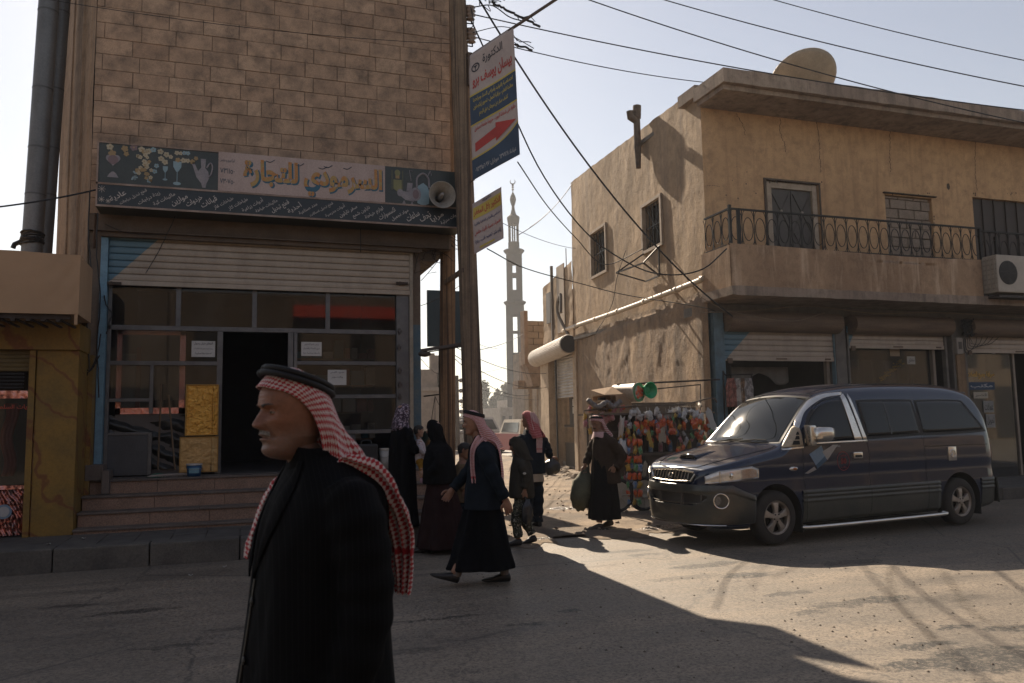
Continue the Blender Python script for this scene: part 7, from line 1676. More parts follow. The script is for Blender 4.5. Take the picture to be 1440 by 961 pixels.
m_ = MB(); m_.smooth = True; m_.grid(lambda u, v: Vector((4.37+.18*math.cos((u-.5)*PI)**.4*(1 if True else 0), (-.88+1.76*u), .28+.36*v)), 30, 5); m_.build('rear_bumper', MVClad, vt, thick=.02)
m_ = MB(); m_.tube([vtopn(1.02-.03*(1-(y/6)**2), y*.1, .002) for y in range(-6, 7)], .005, 4)
for sgn in (-1, 1): m_.tube([vtopn(1.0+x*.2, sgn*.50, .003) for x in range(0, 15)], .006, 4)
m_.build('roof_seams', MVDark, vt)
def sidep(mb, pts, d): mb.add([S_(x, z, d) for x, z in pts], [list(range(len(pts)))])
def zs3(x, y):  # zoom crop 3 px -> side plane coords (affine fit from measured points)
 px, py = 1100+x/4.178, 530+y/4.178; r_ = ray(px, py); D_ = Vector((math.cos(va), math.sin(va), 0)); n_ = Vector((-D_.y, D_.x, 0)); K_ = Vector((6.34, 8.58, 0))+n_*.0
 t = n_.dot(K_-CC)/n_.dot(r_); p_ = CC+r_*t; return ((p_-K_).dot(D_), p_.z)
for nm, c_, pts, d in (('sticker_blue', (.12,.30,.42), [(158,455),(232,405),(262,480),(195,520)], .004), ('sticker_dark_blue', (.03,.09,.17), [(195,520),(250,465),(258,492),(205,540)], .005), ('sticker_silver', (.36,.34,.32), [(235,440),(300,400),(330,400),(262,490)], .0045), ('sticker_silver', (.36,.34,.32), [(130,568),(185,528),(200,545),(150,570)], .0045)):
 m_ = MB(); sidep(m_, [zs3(*q) for q in pts], d); m_.build(nm, P(nm, c_, .4, bmp=0), vt, recalc=False)
m_ = MB(); cx_, cz_ = zs3(357, 495); rr = .115
for (r0, r1) in ((rr, rr*.93),):
 v_ = [];
 for k in range(32): t = 2*PI*k/32; v_ += [S_(cx_+r0*math.cos(t), cz_+r0*1.1*math.sin(t), .004), S_(cx_+r1*math.cos(t), cz_+r1*1.1*math.sin(t), .004)]
 m_.add(v_, [(2*k, (2*k+2) % 64, (2*k+3) % 64, 2*k+1) for k in range(32)])
text_mb(m_, '50', S_(cx_, cz_, .0065), (1,0,0), (0,0,1), .10, .075, .03, arabic=False)
text_mb(m_, 'سرفيس', S_(cx_, cz_+.075, .0065), (1,0,0), (0,0,1), .11, .04, .02); text_mb(m_, 'ركاب', S_(cx_, cz_-.08, .0065), (1,0,0), (0,0,1), .09, .035, .02)
m_.build('red_round_mark', P('mark_red', (.30,.025,.02), .5, bmp=0), vt, recalc=False)
m_ = MB(); text_mb(m_, 'SVX', S_(*zs3(333, 408), .003), (1,0,0), (0,0,1), .07, .022, .01, arabic=False); m_.build('small_badge', P('badge_white', (.6,.6,.6), .4, bmp=0), vt, recalc=False)
# ================================================================ people
def arr_cr(rows, n):
 A = [np.array(r_, float) for r_ in rows]; A = [2*A[0]-A[1]]+A+[2*A[-1]-A[-2]]; out = []; segs_ = len(A)-3
 for i in range(n+1):
  t = i/n*segs_; k = min(int(t), segs_-1); u = t-k; a, b, c, d = A[k:k+4]
  out.append(.5*((2*b)+(c-a)*u+(2*a-5*b+4*c-d)*u*u+(3*b-a-3*c+d)*u**3))
 return out
HF = [(-.125,.030),(-.117,.062),(-.107,.079),(-.094,.086),(-.079,.080),(-.066,.086),(-.058,.084),(-.050,.088),(-.040,.086),(-.028,.087),(.0,.085),(.018,.083),(.032,.091),(.050,.092),(.080,.082),(.100,.062),(.115,.032),(.122,.004)]
HB = [(-.125,-.035),(-.115,-.055),(-.08,-.070),(-.04,-.087),(0,-.101),(.04,-.104),(.08,-.088),(.10,-.066),(.115,-.035),(.122,-.004)]
HW = [(-.125,.030),(-.117,.040),(-.107,.048),(-.09,.056),(-.06,.063),(-.03,.068),(0,.073),(.03,.076),(.06,.075),(.09,.063),(.105,.047),(.115,.030),(.122,.004)]
NP_ = [(-.041,0),(-.036,.008),(-.031,.018),(-.025,.0235),(-.018,.0235),(-.008,.0185),(.004,.0135),(.014,.0085),(.024,.003),(.034,0)]
HFS = [(-.125,.03),(-.107,.074),(-.08,.083),(-.04,.086),(.0,.087),(.05,.090),(.08,.082),(.1,.062),(.115,.032),(.122,.004)]
def head_pt(a, z, nose=1.0, old=0.0):
 f, b, w_ = sinterp(HFS, z), sinterp(HB, z), max(.002, sinterp(HW, z)); x0 = -.015 if z < .1 else -.005
 c, s = math.cos(a), math.sin(a); n = 2.25; A = (f-x0) if c > 0 else (x0-b); A = max(A, .003)
 r = (abs(c/A)**n+abs(s/w_)**n)**(-1/n); x, y = x0+r*c, r*s
 y *= 1-.30*max(0, min(1, (-z-.060)/.045))*max(0, min(1, (.040-x)/.045)); xb_ = x
 if c > 0:
  ay = abs(y); x += (sinterp(HF, z)-f)*math.exp(-(ay/.030)**2); g = lambda cy, cz, sy, sz: math.exp(-((ay-cy)/sy)**2-((z-cz)/sz)**2)
  if -.045 < z < .036: sw = interp([(-.04,.013),(-.022,.0155),(0,.0125),(.03,.013)], z); x += nose*max(0, sinterp(NP_, z))*math.exp(-(ay/sw)**2.3)
  x += .009*nose*math.exp(-((ay-.0135)/.0062)**2-((z+.028)/.007)**2)
  x -= .0145*g(.031, .012, .0165, .0115); x += .0045*g(.028, .031, .022, .006); x += .005*g(.048, -.013, .018, .014)
  x -= (.004+.006*old)*g(.050, -.052, .018, .022)
  m_ = max(0, 1-(ay/.027)**2)
  x += .0045*m_*math.exp(-((z+.0515)/.0038)**2)+.0055*m_*math.exp(-((z+.0645)/.0045)**2)-.0105*max(0, 1-(ay/.029)**2)**.5*math.exp(-((z+.0578+4.5*ay*ay)/.0021)**2)
  for (y0, z0, y1, z1, am, sg) in ((.019,-.026,.034,-.060,.0032+.003*old,.0034), (.038,.000,.048,-.006,.002*old,.003), (.030,-.066,.034,-.085,.0025*old,.003)):
   t = max(0, min(1, ((ay-y0)*(y1-y0)+(z-z0)*(z1-z0))/((y1-y0)**2+(z1-z0)**2))); d = math.hypot(ay-y0-t*(y1-y0), z-z0-t*(z1-z0)); x -= am*math.exp(-(d/sg)**2)
  if old and z > .042: x -= .0012*old*(1+math.sin(z*520+ay*12))*.5*max(0, 1-ay/.05)
  if old: x -= .003*old*g(.032, -.004, .013, .003)
  x = xb_+(x-xb_)*min(1, c/.35)
 return Vector((x, y, z))
def skinmat(name, c, c2=None):
 mt, nt, b = newmat(name); v = coords(nt); n1 = noise_n(nt, v, 22, 6, .65); n2 = noise_n(nt, v, 160, 3, .7)
 col = mix(nt, ramp(nt, n1, [(.35, 0.0), (.7, 1.0)]), c, c2 or tuple(q*.68 for q in c)); L(nt, col, b.inputs['Base Color'])
 b.inputs['Roughness'].default_value = .48; b.inputs['Subsurface Weight'].default_value = .12; b.inputs['Subsurface Radius'].default_value = (.02,.008,.004); b.inputs['Subsurface Scale'].default_value = .3
 wr = noise_n(nt, coords(nt, (34, 34, 80)), 1.0, 4, .7, 1.2); n3 = noise_n(nt, v, 60, 5, .7)
 col2 = mix(nt, ramp(nt, n3, [(.45, 0.0), (.75, .5)]), col, tuple(q*.5 for q in c)); L(nt, col2, b.inputs['Base Color'])
 p_ = bump(nt, b, n2, .5, .003); p_ = bump(nt, b, wr, .22, .004, p_); bump(nt, b, n1, .35, .006, p_); return mt
SKF = skinmat('skin_weathered', (.27,.118,.068))
_n = SKF.node_tree; _b = _n.nodes['Principled BSDF']; _l = _b.inputs['Base Color'].links[0].from_socket; _s = N(_n, 'ShaderNodeSeparateXYZ'); L(_n, coords(_n), _s.inputs[0])
_m = N(_n, 'ShaderNodeMapRange'); L(_n, _s.outputs['Z'], _m.inputs[0]); _m.inputs[1].default_value = 1.615; _m.inputs[2].default_value = 1.56; _m.inputs[4].default_value = .75
_q = N(_n, 'ShaderNodeMath', operation='MULTIPLY'); L(_n, _m.outputs[0], _q.inputs[0]); L(_n, ramp(_n, noise_n(_n, coords(_n), 420, 2, .7), [(.42, .25), (.58, 1.0)]), _q.inputs[1]); L(_n, mix(_n, _q.outputs[0], _l, (.15,.125,.11)), _b.inputs['Base Color'])
SK1 = skinmat('skin_tan', (.36,.185,.115)); SK2 = skinmat('skin_light_tan', (.42,.24,.16)); SK3 = skinmat('skin_brown', (.28,.145,.09))
MEye = P('eye_white', (.28,.23,.20), .25, bmp=0); MIris = P('iris_dark', (.02,.012,.008), .15, bmp=0); MHairB = M('hair_black', (.012,.010,.009), (.025,.02,.016), scale=60, rough=.6, bmp=.3, bscale=120); MHairG = M('hair_grey', (.34,.31,.28), (.14,.12,.10), scale=90, rough=.7, bmp=.4, bscale=200, bdist=.003)
def hmat(pos, yaw=0, pitch=0, roll=0, s=1.0):
 from mathutils import Euler
 return Matrix.Translation(pos) @ Euler((roll, pitch, yaw)).to_matrix().to_4x4() @ Matrix.Scale(s, 4)
def add_head(mb, T, nu=56, nv=56, nose=1.0, old=0.0, ears=True):
 mb.smooth = True
 def f(u, v):
  z = -.125+.2469*(1-math.cos(PI*v))/2*.35+.2469*v*.65
  return T @ head_pt(2*PI*u, z, nose, old)
 mb.grid(f, nu, nv, wrapu=True)
 mb.add([T @ Vector((.0, 0, .1225))], [])
 for sg in (-1, 1):  # lids
  c = Vector((.0612, sg*.031, .012)); R_ = .0141
  for (z0, z1) in ((.10, 1.0), (-1.0, -.34)):
   def lid(u, v, c=c, z0=z0, z1=z1, sg=sg):
    zz = math.asin(max(-1, min(1, z0+(z1-z0)*v))); a = -1.35+2.7*u; return T @ (c+Vector((R_*math.cos(zz)*math.cos(a), R_*math.cos(zz)*math.sin(a), R_*math.sin(zz))))
   mb.grid(lid, 12, 8)
  if ears:
   for k in range(2):
    rr = .028-.010*k; mb.tube([T @ Vector((-.012-.012*math.sin(t)*(.8)+(-.004*k), sg*(.078+.010*(1-k)+.006*math.sin(t)), .0+rr*1.05*math.cos(t))) for t in [PI*j/10*2 for j in range(11)]], .0055, 6)
   mb.sphere(T @ Vector((-.012, sg*.077, 0)), .018, 8, 6, (.8,.5,1.2))
def add_eyes(parent, T, brow=MHairB, brow_z=0.0):
 for sg in (-1, 1):
  m_ = MB(); m_.sphere((0,0,0), .0125, 14, 10); m_.v = [T @ (v+Vector((.0610, sg*.031, .012))) for v in m_.v]; e_ = m_.build('eye', MEye, parent, smooth=True)
  m_ = MB(); m_.sphere((0,0,0), .0062, 12, 8, (.4,1,1)); m_.v = [T @ (v+Vector((.0722, sg*.031, .0125))) for v in m_.v]; m_.build('iris', MIris, e_, smooth=True)
  m_ = MB(); m_.smooth = True
  def br(u, v, sg=sg):
   y = .013+.036*u; z = .0275+.006*math.sin(u*2.2)+.0075*(v-.5)*(1-.7*u)+brow_z; p = head_pt(math.atan2(y, .1), z)
   yy = y; # find surface at y
   lo, hi = 0.0, 1.5
   for _ in range(18):
    mid_ = (lo+hi)/2
    if head_pt(mid_, z).y < yy: lo = mid_
    else: hi = mid_
   p = head_pt(lo, z); return T @ Vector((p.x+.0012+.0008*math.sin(u*90+v*20), sg*p.y, p.z))
  m_.grid(br, 30, 5); m_.build('eyebrow', brow, parent, thick=.001)
def add_moustache(parent, T, mat, z0=-.049, z1=-.038, w_=.030, name='moustache'):
 m_ = MB(); m_.smooth = True
 def f(u, v):
  y = -w_+2*w_*u; z = z0+(z1-z0)*v-.008*(abs(y)/w_)**2; lo, hi = 0.0, 1.5
  for _ in range(18):
   q = (lo+hi)/2
   if head_pt(q, z).y < abs(y): lo = q
   else: hi = q
  p = head_pt(lo, z); return T @ Vector((p.x+.0020*(1-abs(y)/w_*.6)+.0009*math.sin(y*2400), math.copysign(p.y, y), z))
 m_.grid(f, 60, 8); m_.build(name, mat, parent, thick=.001)
def cloth(rings, nf=7, amp=.02, seed=0, nu=90, nv=90, upfold=0.25):
 """closed lofted garment body as an MB; folds grow towards the hem"""
 R_ = arr_cr(rings, nv); m_ = MB(); m_.smooth = True; zb, zt = rings[0][0], rings[-1][0]
 def f(u, v):
  r_ = R_[min(nv, int(round(v*nv)))]; a = 2*PI*u; fall = (1-v)**1.0
  k = amp*(fall*(1-upfold)+upfold)*math.sin(nf*a+2.2*fbm(a*.8, v*1.6, seed)+seed)+amp*.8*fbm(math.cos(a)*2.2, math.sin(a)*2.2+seed, v*3.0)
  if v > .93: k *= (1-v)/.07
  rx, ry = r_[3]+k, r_[4]+k; n = 2.15; c, s = math.cos(a), math.sin(a); q = (abs(c)**n+abs(s)**n)**(-1/n)
  return Vector((r_[1]+rx*c*q, r_[2]+ry*s*q, r_[0]))
 n0 = len(m_.v); m_.grid(f, nu, nv, wrapu=True)
 m_.add(m_.v[n0:n0+nu], [tuple(range(nu))[::-1]]); m_.add(m_.v[n0+nu*nv:n0+nu*(nv+1)], [tuple(range(nu))]); return m_
def sleeve(mb, pts, rs, seed=0, amp=.006, n=26, nn=18):
 q = arr_cr([(*p, r_) for p, r_ in zip(pts, rs)], n); P_ = [Vector(x[:3]) for x in q]
 mb.smooth = True; mb.tube(P_, [x[3]+amp*math.sin(i*1.3+seed)+amp*.8*fbm(i*.5, seed) for i, x in enumerate(q)], nn)
def hand(mb, W, d, palm, thumb, s=1.0, curl=.5, spread=.10):
 """W wrist, d direction of fingers, palm = palm normal, thumb = side the thumb leaves from"""
 d = Vector(d).normalized(); pn = Vector(palm); pn = (pn-d*pn.dot(d)).normalized(); t = Vector(thumb); t = (t-d*t.dot(d)-pn*t.dot(pn)).normalized(); W = Vector(W)
 q = [W-d*.02*s, W+d*.02*s, W+d*.05*s, W+d*.085*s]
 vs = []; fs = []; n = 12
 for p, wd, th in zip(q, (.026,.034,.041,.040), (.019,.018,.016,.012)):
  for k in range(n): a = 2*PI*k/n; vs.append(p+t*wd*s*math.cos(a)+pn*th*s*math.sin(a))
 for i in range(3):
  for k in range(n): fs.append((i*n+k, i*n+(k+1) % n, (i+1)*n+(k+1) % n, (i+1)*n+k))
 fs += [tuple(range(n))[::-1], tuple(3*n+k for k in range(n))]; mb.smooth = True; mb.add(vs, fs)
 for j, (off, ln, r_) in enumerate(((.030,.072,.0088), (.010,.080,.0092), (-.010,.074,.0088), (-.029,.058,.0078))):
  b_ = W+d*.078*s+t*off*s; pts = [b_-d*.02*s, b_]; ang = 0; cur = b_
  for k, fr_ in enumerate((.42, .33, .25)):
   ang += curl*(.55+.25*k)+.05*j; dd = d*math.cos(ang)+pn*math.sin(ang)+t*spread*(1.5-j)*.25; cur = cur+dd.normalized()*ln*fr_*s; pts.append(cur)
  mb.tube(cr(pts, 12), [r_*s*(1.05-.25*k/12) for k in range(13)], 8); mb.sphere(cur, r_*.82*s, 8, 6)
 b_ = W+d*.022*s+t*.026*s; pts = [b_, b_+(t*.9+d*.7+pn*.2).normalized()*.032*s]; pts.append(pts[-1]+(d*.95+t*.35+pn*.4).normalized()*.030*s); pts.append(pts[-1]+(d+pn*.6).normalized()*.024*s)
 mb.tube(cr(pts, 10), [.0125*s*(1.05-.3*k/10) for k in range(11)], 8); mb.sphere(pts[-1], .0088*s, 8, 6)
def merge_into(mb, src, voxel, smit=2):
 o = src.build('tmp', SK1, None, remesh=voxel, smit=smit, loc=(0,0,0), recalc=True); me = o.data
 mb.smooth = True; mb.add([v.co.copy() for v in me.vertices], [list(p.vertices) for p in me.polygons]); bpy.data.objects.remove(o)
def shoe(mb, heel, yaw, pitch=0.0, L_=.27, w_=.045, h_=.075):
 from mathutils import Euler
 R_ = Euler((0, pitch, yaw)).to_matrix(); mb.smooth = True; vs = []; fs = []; n = 14
 prof = [(0,.030,.02,.055),(.012,.036,.0,.085),(.06,.038,.0,.090),(.11,.040,.0,.075),(.16,.048,.0,.055),(.21,.047,.0,.042),(.25,.036,.004,.032),(.272,.014,.010,.022)]
 for (x, w2, z0, z1) in prof:
  for k in range(n): a = 2*PI*k/n; c, s = math.cos(a), math.sin(a); vs.append(R_ @ Vector((x*L_/.27-.04, w2*math.copysign(abs(c)**.7, c), (z0+z1)/2+(z1-z0)/2*math.copysign(abs(s)**.7, s)))+Vector(heel))
 for i in range(len(prof)-1):
  for k in range(n): fs.append((i*n+k, i*n+(k+1) % n, (i+1)*n+(k+1) % n, (i+1)*n+k))
 fs += [tuple(range(n))[::-1], tuple((len(prof)-1)*n+k for k in range(n))]; mb.add(vs, fs)
def core(root, T, skin, torso, arms=(), legs=(), hands=(), old=0, nose=1, nu=56, nv=56, ears=True, neck_to=None, vox=.012, name='body', hs=1.0):
 """one body mesh: trunk, limbs and hands grown together, with the modelled head on the neck"""
 body_ = MB(); src = MB(); neck = T @ Vector((-.02, 0, -.09)); nb = Vector(neck_to)
 src.tube(cr([T @ Vector((-.012,0,-.06)), neck, neck.lerp(nb, .6), nb], 10), [.050*hs]*5+[.053*hs]*3+[.062*hs,.085*hs,.10*hs], 16)
 tm = cloth(torso, 3, .002, 0, 30, 20); src.add(tm.v, tm.f)
 for pts, rs in list(arms)+list(legs): src.tube(cr(pts, 16), [x[3] for x in arr_cr([(*p, r_) for p, r_ in zip(pts, rs)], 16)], 12)
 merge_into(body_, src, vox)
 for h_ in hands:
  hm = MB(); hand(hm, *h_[0], **h_[1]); merge_into(body_, hm, .0042*max(h_[1].get('s', 1), .7), 1)
 add_head(body_, T, nu, nv, nose, old, ears)
 return body_.build(name, skin, root, recalc=True)
def scarfmat(name, n=46, red=(.40,.025,.035), white=(.62,.55,.53), stripe=False, soft=0.0):
 mt, nt, b = newmat(name); tc = N(nt, 'ShaderNodeTexCoord'); mp = N(nt, 'ShaderNodeMapping'); wn_ = N(nt, 'ShaderNodeTexNoise'); wn_.inputs['Scale'].default_value = 260; L(nt, coords(nt), wn_.inputs['Vector']); wm = N(nt, 'ShaderNodeVectorMath', operation='MULTIPLY_ADD'); L(nt, wn_.outputs['Color'], wm.inputs[0]); wm.inputs[1].default_value = (.007, .007, 0); L(nt, tc.outputs['UV'], wm.inputs[2]); L(nt, wm.outputs[0], mp.inputs[0]); mp.inputs['Scale'].default_value = (n, n, 1); mp.inputs['Rotation'].default_value = (0, 0, math.radians(45))
 ck = N(nt, 'ShaderNodeTexChecker'); ck.inputs['Scale'].default_value = 1; L(nt, mp.outputs[0], ck.inputs[0])
 nz = noise_n(nt, coords(nt), 30, 4, .6); col = mix(nt, ck.outputs['Fac'], white, red)
 if soft: col = mix(nt, soft, col, tuple((a+c)/2 for a, c in zip(red, white)))
 sp_ = N(nt, 'ShaderNodeSeparateXYZ'); L(nt, tc.outputs['UV'], sp_.inputs[0])
 if stripe: col = mix(nt, ramp(nt, sp_.outputs['Y'], [(.86, 0.0), (.87, 1.0), (.90, 1.0), (.91, 0.0)]), col, red)
 col = mix(nt, .5, col, ramp(nt, nz, [(.3, .75), (.7, 1.0)]), 'MULTIPLY'); L(nt, col, b.inputs['Base Color']); b.inputs['Roughness'].default_value = .9; b.inputs['Sheen Weight'].default_value = .2
 bump(nt, b, noise_n(nt, coords(nt), 300, 2, .6), .2, .002); return mt
HOOD = [[(-.088,.084,-.262),(-.062,.092,-.12),(-.026,.090,.0),(.028,.079,.056),(.086,.041,.081),(.098,0,.086)],
  [(-.112,.100,-.285),(-.086,.103,-.12),(-.052,.100,.0),(.0,.088,.076),(.048,.048,.116),(.058,0,.123)],
  [(-.135,.100,-.295),(-.112,.102,-.135),(-.082,.097,-.003),(-.036,.082,.088),(-.004,.043,.130),(0,0,.138)],
  [(-.20,.10,-.29),(-.158,.088,-.15),(-.108,.078,-.02),(-.085,.062,.06),(-.070,.032,.098),(-.066,0,.105)],
  [(-.262,.060,-.275),(-.208,.055,-.14),(-.145,.046,-.045),(-.123,.032,.01),(-.117,.016,.034),(-.115,0,.04)],
  [(-.285,.004,-.265),(-.222,.003,-.135),(-.153,.003,-.045),(-.128,.003,.0),(-.121,.001,.022),(-.119,0,.028)]]
def hood(T, arcs=HOOD, amp=.004, seed=0, nu=84, nv=46, uvs=(1,1), warp=None):
 full = [[*a, *[(p[0], -p[1], p[2]) for p in a[-2::-1]]] for a in arcs]; nc = len(full[0]); cols = [arr_cr([a[k] for a in full], nv) for k in range(nc)]
 rows = [arr_cr([cols[k][j] for k in range(nc)], nu) for j in range(nv+1)]; m_ = MB(); m_.smooth = True
 def f(u, v):
  p = Vector(rows[min(nv, int(round(v*nv)))][min(nu, int(round(u*nu)))]); low = max(0, -p.z/.2)
  d = Vector((p.x*.4, p.y, 0)); d = d.normalized() if d.length > 1e-5 else Vector((0,0,0))
  k = amp*(.25+low*2.2)*math.sin(u*38+v*9+seed+3*fbm(u*3, v*3, seed))+amp*fbm(p.x*22, p.y*22, p.z*14+seed)
  p = p+d*k
  if warp: p = warp(p)
  return T @ p
 m_.grid(f, nu, nv, uvscale=uvs); return m_
def drape(m_, path, width, ux_, amp=.012, nf=3, nu=18, nv=50, uvs=(1,1), seed=0, nrm=(0,0,1), taper=None):
 """strip of cloth following a path; width list; ux_ = width direction(s)"""
 q = arr_cr([(*p, w_, *u_) for p, w_, u_ in zip(path, width, ux_)], nv); m_.smooth = True
 def f(u, v):
  r_ = q[min(nv, int(round(v*nv)))]; c = Vector(r_[:3]); e = Vector(r_[4:7]).normalized(); j = min(nv-1, int(v*nv)); tng = (Vector(q[j+1][:3])-Vector(q[j][:3])).normalized(); nn = e.cross(tng)
  return c+e*r_[3]*(u-.5)+nn*amp*(math.sin(u*nf*2*PI+seed+1.5*fbm(v*3, seed))+.6*fbm(u*4, v*5, seed))
 m_.grid(f, nu, nv, uvscale=uvs)
def agal(parent, T, c=(-.018,0,.090), rx=.110, ry=.090, tilt=.33, r=.0095):
 m_ = MB()
 for k, dz in enumerate((0, .017)):
  pts = []
  for j in range(49):
   a = 2*PI*j/48; p = Vector((rx*(1-.06*k)*math.cos(a), ry*(1-.06*k)*math.sin(a), dz)); p = Vector((p.x*math.cos(tilt)-p.z*math.sin(tilt), p.y, p.x*math.sin(tilt)+p.z*math.cos(tilt)))+Vector(c); pts.append(T @ p)
  m_.tube(pts, r, 10)
 m_.build('head_cord', P('agal_black', (.004,.004,.005), .7), parent, smooth=True)
def fabric(name, c, stripe=None, rough=.9):
 mt, nt, b = newmat(name); v = coords(nt); n1 = noise_n(nt, v, 8, 6, .6); col = mix(nt, ramp(nt, n1, [(.3, 0.0), (.7, 1.0)]), c, tuple(q*.65 for q in c))
 if stripe:
  wv = N(nt, 'ShaderNodeTexWave'); wv.bands_direction = 'X'; wv.inputs['Scale'].default_value = stripe[0]; mpp = coords(nt, (1,.25,0)); L(nt, mpp, wv.inputs['Vector']); col = mix(nt, ramp(nt, wv.outputs['Fac'], [(.93, 0.0), (.99, 1.0)]), col, stripe[1])
 L(nt, col, b.inputs['Base Color']); b.inputs['Roughness'].default_value = rough; b.inputs['Specular IOR Level'].default_value = .12
 bump(nt, b, noise_n(nt, v, 260, 2, .6), .15, .002); return mt
FBlack = fabric('black_wool', (.006,.0065,.008)); FPin = fabric('black_pinstripe', (.0055,.006,.007), (22, (.011,.011,.012))); FNavy = fabric('dark_navy_wool', (.016,.022,.030)); FBrown = fabric('dark_brown_cloth', (.030,.019,.014)); FAbaya = fabric('abaya_black', (.008,.008,.009)); FMaroon = fabric('dark_maroon_skirt', (.028,.014,.014)); FOlive = fabric('olive_jacket', (.055,.050,.040))
MShoe = P('shoe_black', (.015,.013,.012), .45); MSock = P('sock_grey', (.20,.17,.15), .9)
def person(label, loc, rotz):
 return thing('person', label, 'person', loc, rotz, local=True)
fg = PD(440, 592, 2.42); pr = person('man in a black coat and red checked headscarf walking past close to the viewer', (fg.x, fg.y, 0), math.radians(187))
T1 = hmat((.065, 0, 1.628), yaw=math.radians(13), pitch=math.radians(1), s=1.04)
core(pr, T1, SKF, [(.85,-.02,0,.12,.16),(1.1,-.02,0,.11,.15),(1.35,-.03,0,.12,.17),(1.47,-.02,0,.09,.12)], arms=[([(-.04,.14,1.38),(-.08,.20,1.15),(-.04,.20,.95)], [.045,.04,.028]), ([(-.04,-.14,1.38),(-.06,-.20,1.15),(-.02,-.20,.95)], [.045,.04,.028])], legs=[([(0,.09,.9),(.03,.09,.5),(.03,.10,.08)], [.08,.06,.045]), ([(0,-.09,.9),(-.03,-.09,.5),(-.12,-.10,.10)], [.08,.06,.045])],
     hands=[(((-.035,.20,.94),(0.1,0,-1),(0,-1,0),(1,0,0)), dict(curl=.4)), (((-.015,-.20,.94),(.1,0,-1),(0,1,0),(1,0,0)), dict(curl=.4))], old=1.45, nose=1.12, nu=150, nv=150, ears=False, neck_to=(-.02,0,1.46))
add_eyes(pr, T1, M('brow_grey_black', (.035,.03,.028), (.10,.09,.085), scale=120, rough=.8, bmp=.3, bscale=200, bdist=.002)); add_moustache(pr, T1, MHairG)
MK1 = scarfmat('red_check_scarf', 74); MK1.name = 'red_check_scarf'
m_ = hood(T1, amp=.0045, seed=1, nu=160, nv=90, uvs=(1.05,.40))
m_.build('headscarf', MK1, pr, thick=.004)
MKs = scarfmat('red_check_scarf_tail', 40, stripe=True)
m_ = MB(); drape(m_, [(-.04,.085,1.48),(-.13,.10,1.44),(-.205,.10,1.37),(-.245,.085,1.28),(-.262,.065,1.18),(-.268,.05,1.08)], [.12,.15,.14,.11,.08,.055], [(-.6,.5,.5),(-.5,.7,.6),(-.3,.9,.3),(-.5,.8,.1),(-.6,.8,0),(-.6,.8,0)], amp=.012, nf=3, nu=40, nv=120, uvs=(.4,1.2))
drape(m_, [(-.01,-.10,1.46),(.06,-.12,1.44),(.105,-.125,1.39),(.13,-.13,1.33),(.15,-.135,1.26),(.165,-.14,1.20)], [.05,.06,.06,.055,.05,.04], [(.5,.6,0)]*6, amp=.010, nf=2, nu=20, nv=60, uvs=(.2,.8), seed=2)
m_.build('headscarf_tail', MKs, pr, thick=.004)
agal(pr, T1)
m_ = cloth([(.42,-.02,0,.27,.29),(.70,-.02,0,.238,.262),(.95,-.025,0,.212,.24),(1.15,-.03,0,.198,.228),(1.28,-.040,0,.192,.222),(1.37,-.050,0,.178,.212),(1.425,-.050,0,.150,.182),(1.465,-.035,0,.112,.135),(1.50,-.015,0,.082,.090),(1.53,-.0,0,.070,.074)], 5, .010, 3, 120, 110, upfold=.15)
sleeve(m_, [(-.055,.140,1.385),(-.075,.190,1.345),(-.095,.215,1.22),(-.10,.225,1.08),(-.06,.222,.92),(-.02,.20,.80)], [.080,.088,.084,.078,.072,.070], 1, .004, 40, 26)
sleeve(m_, [(-.045,-.150,1.395),(-.055,-.205,1.355),(-.06,-.242,1.22),(-.05,-.258,1.08),(-.01,-.255,.92),(.03,-.235,.80)], [.080,.084,.078,.072,.066,.062], 2, .004, 40, 26)
coat = m_.build('overcoat', FPin, pr, remesh=.009, smit=3)
def on_coat(x, y, z, o):
 """push a guess point outwards onto the coat"""
 c = Vector((-.03, 0, z)); d = Vector((x, y, z))-c; d.z = 0; d.normalize(); dgx = coat.data; return c, d
bvh = BVHTree.FromPolygons([v.co.copy() for v in coat.data.vertices], [list(p.vertices) for p in coat.data.polygons])
def skinpt(a, z, o):
 d = Vector((math.cos(a), math.sin(a), 0)); st_ = Vector((-.03, 0, z))+d*.6; h_ = bvh.ray_cast(st_, -d, 1.0)[0]
 return (h_ if h_ is not None else Vector((-.03,0,z))+d*.1)+d*o
m_ = MB(); m_.smooth = True
for sg in (1, -1):
 def lap(u, v, sg=sg):
  z = 1.495-.33*v; a0 = .62-.55*v; wd = .42*math.sin(PI*min(1, v*.9+.12))**.8*(1-v*.35); return skinpt(sg*(a0+wd*u), z, .006+.006*math.sin(PI*u))
 m_.grid(lap, 14, 40)
m_.build('lapel', FPin, pr, thick=.006)
m_ = MB(); m_.smooth = True
m_.grid(lambda u, v: Vector((-.012+(.085-.006*v)*math.cos(2*PI*u), (.092-.012*v)*math.sin(2*PI*u), 1.455+.070*v+.012*math.cos(2*PI*u))), 48, 8, wrapu=True); m_.build('shirt_collar', FBlack, pr, thick=.006)
m_ = MB(); m_.tube([skinpt(.04, 1.16-.0066*k*8, .003) for k in range(12)], .004, 5)
for k in range(2): m_.sphere(skinpt(.10, 1.10-.16*k, .006), .012, 10, 6, (.5,1,1))
m_.build('coat_edge_buttons', P('button_black', (.02,.02,.02), .4), pr)
m_ = MB(); m_.tube([skinpt(1.15+.10*k/10, .93-.01*k/10, .004) for k in range(11)], .004, 5); m_.build('pocket_seam', FBlack, pr)
m_ = MB(); shoe(m_, (.07,.10,0), 0); shoe(m_, (-.18,-.10,.03), 0, .35); m_.build('shoes', MShoe, pr)
